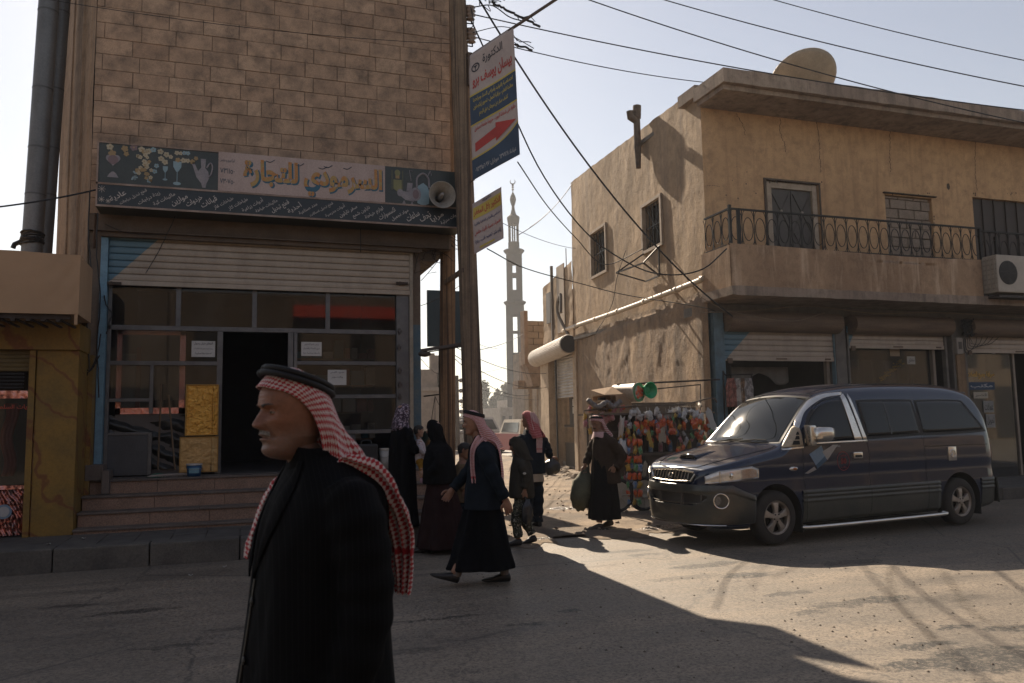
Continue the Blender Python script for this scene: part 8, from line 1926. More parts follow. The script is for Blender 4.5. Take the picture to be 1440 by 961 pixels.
m_ = cloth([(.12,0,0,.17,.20),(.5,0,0,.15,.19),(.9,0,0,.12,.16)], 5, .01, 1, 40, 30); m_.build('robe', FBlack, pr, remesh=.02)
MK2 = scarfmat('fine_red_check', 90, soft=.25, white=(.66,.56,.54)); MK2s = scarfmat('pale_scarf_ends', 60, red=(.50,.10,.11), white=(.66,.58,.56), stripe=True, soft=.2)
f2 = G(682, 821); pm = person('man in dark jacket and long black robe striding left across the road', (f2.x, f2.y, 0), math.radians(164))
T2 = hmat((.10, 0, 1.585), pitch=math.radians(4), s=.98)
core(pm, T2, SK1, [(.8,0,0,.10,.14),(1.1,0,0,.10,.14),(1.3,0,0,.11,.16),(1.40,.01,0,.09,.11)], arms=[([(0,.17,1.34),(-.10,.22,1.10),(-.20,.22,.86)], [.05,.042,.028]), ([(0,-.17,1.34),(.14,-.22,1.12),(.31,-.20,.93)], [.05,.042,.028])],
     legs=[([(.02,.08,.85),(.12,.08,.48),(.30,.08,.12)], [.08,.06,.045]), ([(.0,-.08,.85),(-.02,-.08,.48),(-.20,-.08,.14)], [.08,.06,.045])],
     hands=[(((-.215,.225,.83),(-.25,0,-1),(0,-1,0),(1,0,0)), dict(curl=.45, s=1.05)), (((.325,-.195,.905),(.55,.1,-.8),(0,1,0),(1,0,.6)), dict(curl=.6, s=1.05))], old=.8, nose=1.15, nu=90, nv=90, ears=False, neck_to=(.02,0,1.39))
add_eyes(pm, T2); add_moustache(pm, T2, MHairG)
hood(T2, amp=.004, seed=4, nu=110, nv=60, uvs=(1.05,.62)).build('headscarf', MK2, pm, thick=.004); agal(pm, T2)
m_ = MB(); drape(m_, [(-.02,.07,1.44),(.02,.13,1.40),(.07,.165,1.33),(.085,.175,1.22),(.08,.18,1.10),(.075,.185,1.00)], [.16,.15,.12,.10,.10,.09], [(.9,.2,.3),(.8,.3,.4),(1,.3,.1),(1,.2,0),(1,.2,0),(1,.2,0)], amp=.010, nf=3, nu=30, nv=70, uvs=(.4,1), seed=3)
drape(m_, [(-.04,.02,1.44),(-.13,.04,1.38),(-.175,.06,1.25),(-.19,.07,1.05),(-.195,.09,.85),(-.20,.10,.75)], [.16,.15,.12,.10,.08,.05], [(0,1,.1)]*6, amp=.010, nf=3, nu=30, nv=70, uvs=(.4,1), seed=5)
m_.build('scarf_ends', MK2s, pm, thick=.004)
m_ = cloth([(.145,.04,0,.335,.22),(.30,.03,0,.29,.20),(.55,.02,0,.225,.19),(.80,.01,0,.17,.18),(1.0,.01,0,.14,.165),(1.30,.01,0,.13,.16),(1.42,.02,0,.08,.09)], 6, .020, 2, 100, 90)
m_.build('long_robe', FBlack, pm, remesh=.012, smit=2)
m_ = cloth([(.735,.0,0,.200,.225),(.90,.0,0,.190,.218),(1.10,-.005,0,.172,.208),(1.25,-.01,0,.160,.205),(1.335,-.008,0,.135,.19),(1.385,.0,0,.100,.140),(1.42,.01,0,.075,.085)], 4, .008, 6, 90, 70)
sleeve(m_, [(0,.14,1.325),(-.02,.195,1.27),(-.08,.225,1.12),(-.15,.228,.97),(-.205,.225,.85)], [.075,.076,.068,.060,.056], 3, .005); sleeve(m_, [(0,-.14,1.325),(.04,-.195,1.27),(.13,-.222,1.13),(.22,-.215,1.02),(.315,-.195,.92)], [.075,.076,.066,.058,.054], 5, .005)
m_.build('jacket', FNavy, pm, remesh=.010, smit=2)
m_ = MB(); m_.smooth = True; m_.grid(lambda u, v: Vector((.02+.078*math.cos(2*PI*u), .078*math.sin(2*PI*u), 1.40+.055*v)), 30, 5, wrapu=True); m_.build('shirt_collar', FBlack, pm, thick=.006)
m_ = MB(); shoe(m_, (.30,.08,.035), 0, -.28, .29); m_.build('shoe', MShoe, pm); m_ = MB(); shoe(m_, (-.22,-.08,.0), 0, .0, .29); m_.build('shoe', MShoe, pm)
m_ = MB(); m_.tube([(.25,.08,.20), (.28,.08,.10)], .047, 12); m_.tube([(-.19,-.08,.20), (-.20,-.08,.07)], .047, 12); m_.build('socks', MSock, pm)
HIJ = [[(.058,.040,-.118),(.072,.062,-.06),(.062,.070,.0),(.068,.060,.04),(.078,.034,.070),(.084,0,.078)],
       [(.030,.085,-.15),(.030,.092,-.07),(.02,.094,.0),(.03,.084,.064),(.045,.048,.112),(.052,0,.122)],
       [(-.02,.115,-.19),(-.02,.105,-.09),(-.03,.100,.0),(-.02,.087,.078),(-.005,.048,.128),(0,0,.137)],
       [(-.09,.115,-.22),(-.085,.095,-.12),(-.085,.085,-.01),(-.075,.065,.06),(-.065,.034,.098),(-.062,0,.106)],
       [(-.135,.06,-.24),(-.125,.05,-.14),(-.12,.045,-.04),(-.118,.034,.01),(-.114,.018,.034),(-.112,0,.042)],
       [(-.15,.004,-.245),(-.135,.003,-.15),(-.125,.003,-.05),(-.122,.003,.0),(-.118,.001,.022),(-.116,0,.03)]]
def collar_cape(T, z0, rx, ry, seed, length=.28, cx=0):
 """neck-to-chest drape of a headscarf"""
 m_ = MB(); m_.smooth = True
 def f(u, v):
  a = 2*PI*u; t = v**.8; r1, r2 = .062+(rx-.062)*t, .066+(ry-.066)*t
  z = z0-length*v*(1+.25*math.cos(a)); return Vector((cx+r1*math.cos(a), r2*math.sin(a), z))+Vector((math.cos(a), math.sin(a), 0))*.008*math.sin(a*7+seed+v*5)*v
 m_.grid(f, 70, 30, wrapu=True); return m_
wpos = G(566, 741, .256); wm = person('woman in a long black robe and patterned headscarf holding a toddler on the kerb', (wpos.x, wpos.y, .256), math.radians(20))
T3 = hmat((.02, .0, 1.475), yaw=math.radians(10), pitch=math.radians(10), s=.94)
core(wm, T3, SK2, [(.8,0,0,.10,.14),(1.1,0,0,.09,.13),(1.25,0,0,.10,.14),(1.31,0,0,.07,.09)], arms=[([(0,.15,1.24),(.06,.19,1.05),(.22,.08,1.02)], [.04,.035,.025]), ([(0,-.15,1.24),(.06,-.19,1.05),(.24,-.10,1.00)], [.04,.035,.025])], legs=[([(0,.08,.8),(0,.08,.1)], [.07,.04]), ([(0,-.08,.8),(0,-.08,.1)], [.07,.04])],
     hands=[(((.22,.07,1.03),(.3,-1,.1),(1,0,0),(0,0,1)), dict(curl=.5, s=.9)), (((.24,-.11,1.00),(.3,1,0),(1,0,0),(0,0,1)), dict(curl=.6, s=.9))], neck_to=(0,0,1.31), hs=.85)
add_eyes(wm, T3)
MFlor = M('flower_scarf', (.05,.03,.05), (.42,.34,.40), scale=38, rough=.85, bmp=.1, lo=.50, hi=.56)
hood(T3, HIJ, .004, 3, 90, 50).build('headscarf', MFlor, wm, thick=.004)
m_ = collar_cape(T3, 1.40, .125, .165, 2, .20, -.0); m_.build('scarf_drape', MFlor, wm, thick=.005)
m_ = cloth([(.02,0,0,.20,.25),(.3,0,0,.175,.22),(.6,0,0,.165,.205),(.85,0,0,.155,.19),(1.1,0,0,.145,.18),(1.24,0,0,.125,.170),(1.30,0,0,.09,.11),(1.35,0,0,.06,.065)], 7, .014, 1)
sleeve(m_, [(0,.12,1.23),(.0,.19,1.14),(.06,.20,1.02),(.20,.10,1.02)], [.065,.062,.06,.052], 1); sleeve(m_, [(0,-.12,1.23),(.0,-.19,1.14),(.06,-.205,1.0),(.22,-.12,1.00)], [.065,.062,.06,.052], 4)
m_.build('long_robe', FAbaya, wm, remesh=.012, smit=2)
m_ = MB(); shoe(m_, (.03,.08,0), 0, 0, .23); shoe(m_, (.03,-.08,0), 0, 0, .23); m_.build('shoes', MShoe, wm)
tb = PY(589, 612, wpos.y-.06); bb_ = person('toddler in a white top and mustard trousers carried by the woman on the kerb', (tb.x, tb.y, tb.z-.38), math.radians(-15))
T4 = hmat((0,0,.43), yaw=math.radians(10), s=.66)
core(bb_, T4, SK2, [(.03,0,0,.07,.08),(.15,0,0,.07,.08),(.27,0,0,.065,.08),(.31,0,0,.04,.05)], arms=[([(0,.08,.27),(.04,.10,.18),(.09,.06,.14)], [.026,.024,.018]), ([(0,-.08,.27),(.04,-.10,.18),(.10,-.08,.13)], [.026,.024,.018])], legs=[([(0,.05,.05),(.05,.07,-.06),(.05,.07,-.20)], [.045,.036,.028]), ([(0,-.05,.05),(.06,-.08,-.06),(.06,-.08,-.20)], [.045,.036,.028])],
     hands=[(((.09,.06,.14),(1,-.3,-.2),(0,0,-1),(0,-1,0)), dict(curl=.5, s=.5)), (((.10,-.08,.13),(1,.2,-.3),(0,0,-1),(0,1,0)), dict(curl=.5, s=.5))], neck_to=(0,0,.31), hs=.5, vox=.008, nose=.7)
add_eyes(bb_, T4)
def hair_cap(T, parent, mat, front=.055, low=-.03, sc_=1.06, nape=-.06):
 m_ = MB(); m_.smooth = True
 def f(u, v):
  a = 2*PI*u; zl = front if math.cos(a) > .35 else (low if math.cos(a) > -.2 else nape);
  k = (math.cos(a)+1)/2; zl = nape+(low-nape)*min(1, k*2) if k < .5 else low+(front-low)*((k-.5)*2)**.6
  z = zl+(.1225-zl)*v; p = head_pt(a, min(.1219, z), 0); c = Vector((-.01,0,.02)); d = p-c; return T @ (c+d*(sc_+.012*fbm(a*6, v*8)))
 m_.grid(f, 60, 24, wrapu=True); m_.build('hair', mat, parent, thick=.006)
hair_cap(T4, bb_, MHairB)
m_ = cloth([(.02,0,0,.085,.095),(.15,0,0,.088,.098),(.26,0,0,.078,.09),(.30,0,0,.05,.06),(.325,0,0,.035,.04)], 4, .004, 1, 40, 30); sleeve(m_, [(0,.06,.26),(.02,.10,.20),(.07,.09,.15)], [.04,.038,.032], 1, .002); sleeve(m_, [(0,-.06,.26),(.02,-.10,.20),(.08,-.09,.14)], [.04,.038,.032], 1, .002); m_.build('top', M('white_pink_top', (.62,.55,.56), (.50,.30,.34), scale=25, rough=.9, lo=.55, hi=.62), bb_, remesh=.008, smit=1)
m_ = MB();
for sg in (1, -1): sleeve(m_, [(0,sg*.045,.06),(.04,sg*.07,-.02),(.055,sg*.078,-.10),(.055,sg*.078,-.17)], [.058,.05,.044,.038], sg, .003)
m_.build('trousers', fabric('mustard_cloth', (.42,.22,.035)), bb_, remesh=.008, smit=1)
m_ = MB()
for sg in (1, -1): shoe(m_, (.045,sg*.078,-.245), 0, .3, .12);
m_.v = [Vector(v) for v in m_.v]; m_.build('shoes', P('pink_shoe', (.5,.30,.38), .5), bb_)
w2p = G(612, 776); w2 = person('woman in a black cape and dark maroon skirt walking beside the striding man', (w2p.x+.08, w2p.y, 0), math.radians(150))
T5 = hmat((.09, 0, 1.51), yaw=math.radians(-4), pitch=math.radians(8), s=.95)
core(w2, T5, SK2, [(.8,0,0,.10,.14),(1.1,0,0,.09,.13),(1.26,0,0,.10,.14),(1.33,.02,0,.07,.09)], arms=[([(0,.15,1.26),(-.04,.19,1.06),(.14,.15,.98)], [.04,.035,.025]), ([(0,-.15,1.26),(.02,-.19,1.06),(.16,-.12,1.0)], [.04,.035,.025])], legs=[([(0,.08,.8),(.05,.08,.1)], [.07,.04]), ([(0,-.08,.8),(-.1,-.08,.1)], [.07,.04])],
     hands=[(((.135,.155,.985),(1,-.1,-.25),(0,-1,0),(0,0,1)), dict(curl=.7, s=1.0)), (((.16,-.12,1.0),(1,.2,-.2),(0,1,0),(0,0,1)), dict(curl=.6, s=.9))], neck_to=(.02,0,1.34), hs=.85)
add_eyes(w2, T5); hood(T5, HIJ, .003, 9, 90, 50).build('headscarf', FAbaya, w2, thick=.005)
m_ = cloth([(.84,.02,0,.21,.23),(1.0,.02,0,.20,.235),(1.15,.02,0,.18,.225),(1.27,.02,0,.15,.19),(1.34,.03,0,.105,.125),(1.42,.045,0,.078,.085)], 5, .012, 4); sleeve(m_, [(0,.14,1.22),(-.03,.21,1.08),(.04,.22,1.0),(.11,.17,.985)], [.08,.07,.062,.052], 3, .004); m_.build('cape', FAbaya, w2, remesh=.012, smit=2)
m_ = cloth([(.05,-.03,0,.33,.30),(.25,-.03,0,.30,.28),(.50,-.02,0,.245,.245),(.75,0,0,.19,.20),(.95,.01,0,.14,.16)], 8, .024, 8); m_.build('skirt', FMaroon, w2, remesh=.012, smit=2)
m_ = MB(); shoe(m_, (.16,.10,0), 0, 0, .25); m_.build('shoe', MShoe, w2); m_ = MB(); shoe(m_, (-.22,-.1,0), 0, 0, .25); m_.build('shoe', MShoe, w2)
bp_ = G(652, 772); b1p = person('short-haired boy in a tan jumper half hidden behind the striding man', (PD(650, 640, 10.6).x, PD(650, 640, 10.6).y, 0), math.radians(-20))
T6 = hmat((.03,0,1.22), pitch=.25, s=.88); core(b1p, T6, SK3, [(.6,0,0,.08,.11),(.9,0,0,.08,.11),(1.02,0,0,.08,.11),(1.08,0,0,.05,.07)], arms=[([(0,.12,1.0),(-.02,.15,.85),(.03,.15,.7)], [.035,.03,.022]), ([(0,-.12,1.0),(-.02,-.15,.85),(.03,-.15,.7)], [.035,.03,.022])], legs=[([(0,.07,.6),(0,.07,.08)], [.06,.035]), ([(0,-.07,.6),(0,-.07,.08)], [.06,.035])], hands=[(((.03,.15,.7),(.1,0,-1),(0,-1,0),(1,0,0)), dict(s=.75)), (((.03,-.15,.7),(.1,0,-1),(0,1,0),(1,0,0)), dict(s=.75))], neck_to=(0,0,1.07), hs=.75)
add_eyes(b1p, T6); hair_cap(T6, b1p, MHairB)
m_ = cloth([(.55,0,0,.125,.15),(.8,0,0,.115,.145),(1.0,0,0,.10,.14),(1.06,0,0,.06,.08)], 4, .006, 1, 50, 40); sleeve(m_, [(0,.10,1.0),(-.02,.16,.86),(.03,.16,.72)], [.05,.048,.04], 1, .003); sleeve(m_, [(0,-.10,1.0),(-.02,-.16,.86),(.03,-.16,.72)], [.05,.048,.04], 1, .003); m_.build('jumper', fabric('tan_jumper', (.16,.11,.065)), b1p, remesh=.012, smit=1)
m_ = MB();
for sg in (1, -1): sleeve(m_, [(0,sg*.05,.62),(0,sg*.07,.35),(0,sg*.07,.06)], [.085,.07,.055], sg, .004)
m_.build('trousers', FNavy, b1p, remesh=.012); m_ = MB(); shoe(m_, (0,.07,0), 0, 0, .22); shoe(m_, (0,-.07,0), 0, 0, .22); m_.build('shoes', MShoe, b1p)
hb = G(735, 766); pb = person('boy in an olive hooded jacket and camouflage trousers walking left', (hb.x, hb.y, 0), math.radians(163))
T7 = hmat((.06,0,1.275), yaw=math.radians(-5), pitch=math.radians(16), s=.90)
core(pb, T7, SK3, [(.65,0,0,.08,.11),(.95,0,0,.08,.11),(1.07,0,0,.08,.11),(1.13,0,0,.05,.07)], arms=[([(0,.13,1.05),(-.05,.17,.87),(-.03,.18,.70)], [.035,.03,.022]), ([(0,-.13,1.05),(.02,-.17,.88),(.08,-.16,.74)], [.035,.03,.022])], legs=[([(0,.07,.62),(.08,.07,.35),(.06,.07,.08)], [.06,.045,.033]), ([(0,-.07,.62),(0,-.07,.35),(-.14,-.07,.12)], [.06,.045,.033])],
     hands=[(((-.03,.185,.70),(-.05,0,-1),(0,-1,0),(1,0,0)), dict(curl=.9, s=.9)), (((.085,-.16,.73),(.2,0,-1),(0,1,0),(1,0,0)), dict(curl=.8, s=.85))], neck_to=(.01,0,1.12), hs=.75, nu=70, nv=70)
add_eyes(pb, T7); hair_cap(T7, pb, MHairB, front=.035)
HJ = [[(.045,.070,-.135),(.055,.088,-.06),(.050,.096,.01),(.055,.084,.066),(.068,.044,.104),(.074,0,.116)]]+[[(p[0]*1.08-.01, p[1]*1.12, p[2]*1.06-.005) for p in a] for a in HIJ[1:]]
hood(T7, HJ, .004, 5, 90, 50).build('jacket_hood', FOlive, pb, thick=.010)
m_ = cloth([(.60,0,0,.150,.175),(.64,0,0,.165,.19),(.80,0,0,.155,.185),(1.0,0,0,.135,.172),(1.08,.005,0,.11,.15),(1.13,.02,0,.085,.10),(1.17,.03,0,.07,.08)], 4, .008, 2)
sleeve(m_, [(0,.12,1.06),(-.02,.18,1.0),(-.06,.20,.86),(-.035,.195,.735)], [.062,.064,.058,.050], 2, .004); sleeve(m_, [(0,-.12,1.06),(.01,-.18,1.0),(.03,-.19,.87),(.08,-.165,.76)], [.062,.064,.058,.050], 3, .004); m_.build('jacket', FOlive, pb, remesh=.010, smit=2)
m_ = MB(); m_.sphere((-.03,.265,.93), .022, 10, 6, (1,.25,.7)); m_.tube([(.12,.05,1.06),(.165,.05,.95)], .003, 4); m_.tube([(.12,-.03,1.06),(.165,-.03,.93)], .003, 4); m_.build('pale_patch_and_cords', P('cord_white', (.5,.47,.43), .8), pb)
m_ = MB()
sleeve(m_, [(0,.05,.66),(.04,.07,.50),(.08,.07,.34),(.055,.07,.10)], [.085,.080,.070,.058], 2, .006); sleeve(m_, [(0,-.05,.66),(0,-.07,.50),(-.02,-.07,.34),(-.13,-.07,.12)], [.085,.080,.070,.058], 5, .006)
mtc, ntc, bc_ = newmat('camouflage'); v_ = coords(ntc); n1 = noise_n(ntc, v_, 22, 2, .5, 1.2); n2 = noise_n(ntc, coords(ntc, loc=(5,3,1)), 30, 2, .5, 1.5)
c_ = mix(ntc, ramp(ntc, n1, [(.50, 0.0), (.53, 1.0)]), (.020,.022,.016), (.075,.08,.05)); c_ = mix(ntc, ramp(ntc, n2, [(.60, 0.0), (.62, 1.0)]), c_, (.38,.36,.30)); L(ntc, c_, bc_.inputs['Base Color']); bc_.inputs['Roughness'].default_value = .9
m_.build('trousers', mtc, pb, remesh=.010, smit=1)
m_ = MB(); shoe(m_, (.05,.07,0), 0, 0, .24); m_.build('shoe', MShoe, pb); m_ = MB(); shoe(m_, (-.16,-.07,.02), 0, .25, .24); m_.build('shoe', MShoe, pb)
rb_ = G(754, 741); pk = person('man seen from behind in a red headscarf and black jacket carrying a dark bag', (rb_.x-.05, rb_.y, 0), math.radians(100))
T8 = hmat((.03,.04,1.62), yaw=.5, s=.98)
core(pk, T8, SK3, [(.8,0,0,.10,.14),(1.1,0,0,.10,.14),(1.34,0,0,.11,.16),(1.43,0,0,.08,.11)], arms=[([(0,.17,1.36),(-.02,.24,1.12),(.10,.20,1.0)], [.045,.04,.028]), ([(0,-.17,1.36),(-.02,-.27,1.14),(.05,-.36,1.02)], [.045,.04,.028])], legs=[([(0,.08,.85),(0,.08,.08)], [.08,.045]), ([(0,-.08,.85),(-.04,-.08,.08)], [.08,.045])],
     hands=[(((.10,.20,1.0),(1,0,-.2),(0,-1,0),(0,0,1)), dict(curl=.6)), (((.055,-.37,1.02),(.2,-1,.1),(0,0,-1),(1,0,0)), dict(curl=.5, s=1.05))], neck_to=(0,0,1.43), ears=False)
add_eyes(pk, T8); hood(T8, amp=.006, seed=8, nu=90, nv=50, uvs=(1.05,.62)).build('headscarf', scarfmat('deep_red_check', 50, red=(.30,.015,.02), white=(.50,.20,.19), soft=.3), pk, thick=.004)
m_ = MB(); drape(m_, [(-.06,.02,1.73),(-.10,.0,1.64),(-.125,-.02,1.50),(-.175,-.03,1.36),(-.18,-.03,1.22),(-.175,-.03,1.12)], [.07,.12,.13,.11,.10,.09], [(0,1,0)]*6, amp=.010, nf=3, nu=26, nv=60, uvs=(.3,1), seed=2); m_.build('scarf_tail', scarfmat('pink_white_tail', 50, red=(.5,.2,.2), white=(.66,.58,.55), stripe=True, soft=.3), pk, thick=.005)
m_ = cloth([(.80,0,0,.175,.21),(1.0,0,0,.165,.205),(1.2,0,0,.155,.205),(1.34,0,0,.14,.20),(1.41,0,0,.10,.14),(1.46,0,0,.075,.085)], 4, .008, 5); sleeve(m_, [(0,.14,1.35),(-.01,.21,1.28),(-.02,.26,1.12),(.08,.22,1.0)], [.075,.075,.065,.055], 1); sleeve(m_, [(0,-.14,1.35),(-.01,-.21,1.28),(-.02,-.28,1.14),(.04,-.345,1.04)], [.075,.075,.065,.055], 3); m_.build('jacket', FNavy, pk, remesh=.012, smit=2)
m_ = cloth([(.68,-.0,0,.155,.185),(.9,0,0,.15,.18)], 5, .01, 1, 50, 20); m_.build('shirt_tail', fabric('pale_shirt', (.42,.36,.29)), pk, remesh=.012)
m_ = MB()
for sg in (1, -1): sleeve(m_, [(0,sg*.06,.86),(0,sg*.09,.5),(-.02,sg*.08,.07)], [.11,.095,.07], sg, .008)
m_.build('trousers', FNavy, pk, remesh=.012, smit=1); m_ = MB(); shoe(m_, (0,.08,0), 0); shoe(m_, (-.04,-.08,0), 0); m_.build('shoes', MShoe, pk)
def bag(c, rx, ry, rz, mat, label, seed, name='bag', handle=None, rot=0):
 t = thing(name, label, 'bag', (c[0], c[1], c[2]-rz)); m_ = MB(); m_.sphere((0,0,0), 1, 26, 20)
 for i, v in enumerate(m_.v):
  k = 1+.16*fbm(v.x*1.8+seed, v.y*1.8, v.z*1.8)+.03*math.sin(v.x*14+v.z*9+seed); pinch = 1-.45*max(0, v.z-.35)/.65; q = Vector((v.x*rx*k*pinch, v.y*ry*k*pinch, v.z*rz*k))
  m_.v[i] = Vector((q.x*math.cos(rot)+q.z*math.sin(rot), q.y, -q.x*math.sin(rot)+q.z*math.cos(rot)))+Vector(c)
 m_.build('bag_body', mat, t, smooth=True)
 if handle: m_ = MB(); m_.tube(cr([Vector(h_) for h_ in handle], 12), .012, 6); m_.build('bag_handle', mat, t)
 return t
Wp = lambda root, p: root.matrix_basis @ Vector(p)
bpy.context.view_layer.update()
hp_ = Wp(pk, (.06,-.40,1.0)); bag((hp_.x-.02, hp_.y-.02, hp_.z-.11), .15, .09, .13, M('dark_plastic', (.03,.032,.035), (.06,.06,.06), scale=9, rough=.3), 'dark plastic bag in the raised hand of the man seen from behind', 3, handle=[hp_+Vector((-.03,0,-.03)), hp_+Vector((0,0,.01)), hp_+Vector((.03,0,-.03))])
hp2 = Wp(pb, (-.03,.19,.60)); bag((hp2.x+.03, hp2.y+.0, hp2.z-.16), .075, .05, .17, M('black_plastic', (.02,.02,.022), (.05,.05,.052), scale=12, rough=.25), 'black plastic bag hanging from the hooded boy\'s hand', 6, handle=[hp2+Vector((.02,0,-.02)), hp2+Vector((0,0,.03)), hp2+Vector((.04,0,-.02))])
cp = G(851, 743); pc = person('man in brown jacket and dark robe carrying a sack beside the snack cart', (cp.x, cp.y, 0), math.radians(190))
T9 = hmat((.09,-.02,1.535), yaw=math.radians(20), pitch=math.radians(16), s=.98)
core(pc, T9, SK3, [(.8,0,0,.10,.14),(1.1,0,0,.10,.14),(1.28,0,0,.11,.16),(1.38,.02,0,.08,.11)], arms=[([(0,.17,1.30),(-.14,.24,1.10),(-.05,.22,.92)], [.045,.04,.028]), ([(0,-.17,1.30),(.08,-.23,1.08),(.18,-.22,.92)], [.045,.04,.028])], legs=[([(.02,.08,.85),(.10,.08,.45),(.16,.08,.10)], [.08,.06,.045]), ([(0,-.08,.85),(-.02,-.08,.45),(-.14,-.08,.12)], [.08,.06,.045])],
     hands=[(((-.04,.22,.92),(.3,0,-1),(0,-1,0),(1,0,0)), dict(curl=.8)), (((.185,-.22,.91),(.2,0,-1),(0,1,0),(1,0,0)), dict(curl=1.0))], neck_to=(.02,0,1.38), ears=False, old=.5)
add_eyes(pc, T9); add_moustache(pc, T9, MHairB)
hood(T9, amp=.006, seed=12, nu=90, nv=50, uvs=(1.05,.62)).build('headscarf', scarfmat('red_check_wrap', 60, white=(.70,.62,.60), soft=.15), pc, thick=.005); agal(pc, T9)
m_ = MB(); m_.smooth = True
m_.grid(lambda u, v: Vector((.065+(.080+.022*v)*math.cos(2*PI*u)+.01*v, (.088+.030*v)*math.sin(2*PI*u), 1.420-.065*v+.02*math.sin(2*PI*u*3)*v-.03*math.cos(2*PI*u)*v)), 60, 14, wrapu=True); m_.build('scarf_wrap', scarfmat('white_scarf_edge', 60, red=(.45,.16,.17), white=(.60,.50,.48), soft=.3), pc, thick=.008)
m_ = cloth([(.135,.0,0,.245,.215),(.35,.0,0,.22,.20),(.7,0,0,.185,.18),(1.0,0,0,.15,.165),(1.25,0,0,.13,.16),(1.38,.02,0,.08,.09)], 6, .016, 7); m_.build('long_robe', FBlack, pc, remesh=.012, smit=2)
m_ = cloth([(.66,-.06,0,.20,.22),(.85,-.05,0,.195,.22),(1.05,-.035,0,.18,.212),(1.22,-.02,0,.16,.205),(1.31,-.01,0,.13,.18),(1.37,.01,0,.095,.12),(1.41,.03,0,.075,.085)], 4, .012, 9)
sleeve(m_, [(0,.14,1.29),(-.05,.20,1.22),(-.15,.25,1.08),(-.10,.245,.93),(-.06,.235,.88)], [.08,.082,.078,.066,.06], 2, .006); sleeve(m_, [(0,-.14,1.29),(.03,-.20,1.22),(.08,-.235,1.08),(.17,-.22,.94)], [.078,.078,.068,.056], 3, .006); m_.build('jacket', fabric('worn_brown_jacket', (.050,.034,.024)), pc, remesh=.012, smit=2)
m_ = MB(); shoe(m_, (.14,.08,.0), 0, 0, .28); m_.build('shoe', P('shoe_dusty', (.09,.075,.06), .8), pc); m_ = MB(); shoe(m_, (-.16,-.08,.015), 0, .12, .28); m_.build('shoe', P('shoe_dusty', (.09,.075,.06), .8), pc)
hp3 = Wp(pc, (.20,-.22,.86)); sk_ = bag((hp3.x-.03, hp3.y+.02, hp3.z-.30), .17, .16, .33, M('olive_sack', (.12,.12,.075), (.07,.075,.05), scale=4, rough=.85, bmp=.2), 'bulging olive sack hanging at the side of the man by the cart', 11, 'sack', rot=.18, handle=[hp3+Vector((-.03,0,-.05)), hp3+Vector((0,0,.02)), hp3+Vector((.03,0,-.05))])
dp = PD(743, 604, 24); dm = person('small dark figure of a man standing by the red car in the alley', (dp.x, dp.y, 0), math.radians(200))
T10 = hmat((0,0,1.50)); core(dm, T10, SK3, [(.8,0,0,.10,.14),(1.1,0,0,.10,.14),(1.28,0,0,.11,.16),(1.38,0,0,.07,.09)], arms=[([(0,.17,1.27),(0,.22,1.0),(0,.22,.8)], [.05,.04,.03]), ([(0,-.17,1.27),(0,-.22,1.0),(0,-.22,.8)], [.05,.04,.03])], legs=[([(0,.08,.8),(0,.08,.05)], [.08,.045]), ([(0,-.08,.8),(0,-.08,.05)], [.08,.045])], neck_to=(0,0,1.36), nu=30, nv=30, vox=.02)
hair_cap(T10, dm, MHairB); m_ = cloth([(.06,0,0,.17,.20),(.7,0,0,.16,.19),(1.25,0,0,.13,.19),(1.36,0,0,.07,.09)], 4, .01, 1, 40, 30); m_.build('dark_clothes', FNavy, dm, remesh=.02)
# ================================================================ snack cart against the side wall
ct = thing('snack_cart', 'loaded street cart hung with snack packets against the alley side wall', 'cart', (7.1, 12.9, 0))
CY = 12.75
X_ = lambda px, y=640: PY(px, y, CY).x
Z_ = lambda px, y: PY(px, y, CY).z
cx0, cx1 = X_(842), X_(1000); zt_c = Z_(900, 585)
MWd = M('cart_wood', (.16,.12,.09), (.09,.07,.055), scale=5, rough=.8); MFe = P('cart_iron', (.06,.05,.045), .6, .4)
m_ = MB(); m_.box((cx0+.1, CY+.05, .45), (cx1, 13.25, .95)); m_.box((cx0+.05, CY-.02, .95), (cx1+.05, 13.25, 1.0)); m_.box((cx0+.1, 13.2, 1.0), (cx1, 13.25, 1.9)); m_.box((cx0+.1, CY+.12, 1.35), (cx1, 13.2, 1.38)); m_.build('cart_box', MWd, ct)
m_ = MB()
for x in (cx0, X_(905), X_(955), cx1):
 for y in (CY, 13.2): m_.box((x-.015, y-.015, .3), (x+.015, y+.015, zt_c+.05))
m_.build('cart_posts', MFe, ct)
m_ = MB(); m_.box((cx0-.15, CY-.10, zt_c+.02), (cx1+.05, 13.25, zt_c+.05)); m_.tube(cr([PY(x, y, CY-.1) for x, y in ((822,578),(850,575),(900,571),(960,569),(1000,560),(1008,566))], 24), .015, 6); m_.build('cart_roof', MWd, ct)
m_ = MB(); m_.tube([PY(868,541,CY+.2), PY(1012,534,13.1)], .018, 6); m_.tube([PY(925,547,CY+.3), PY(985,541,13.1)], .012, 6); m_.tube([PY(985,541,13.1), PY(985,578,13.1)], .01, 5); m_.tube([PY(878,541,CY+.2), PY(878,575,CY)], .01, 5); m_.build('awning_rods', MFe, ct)
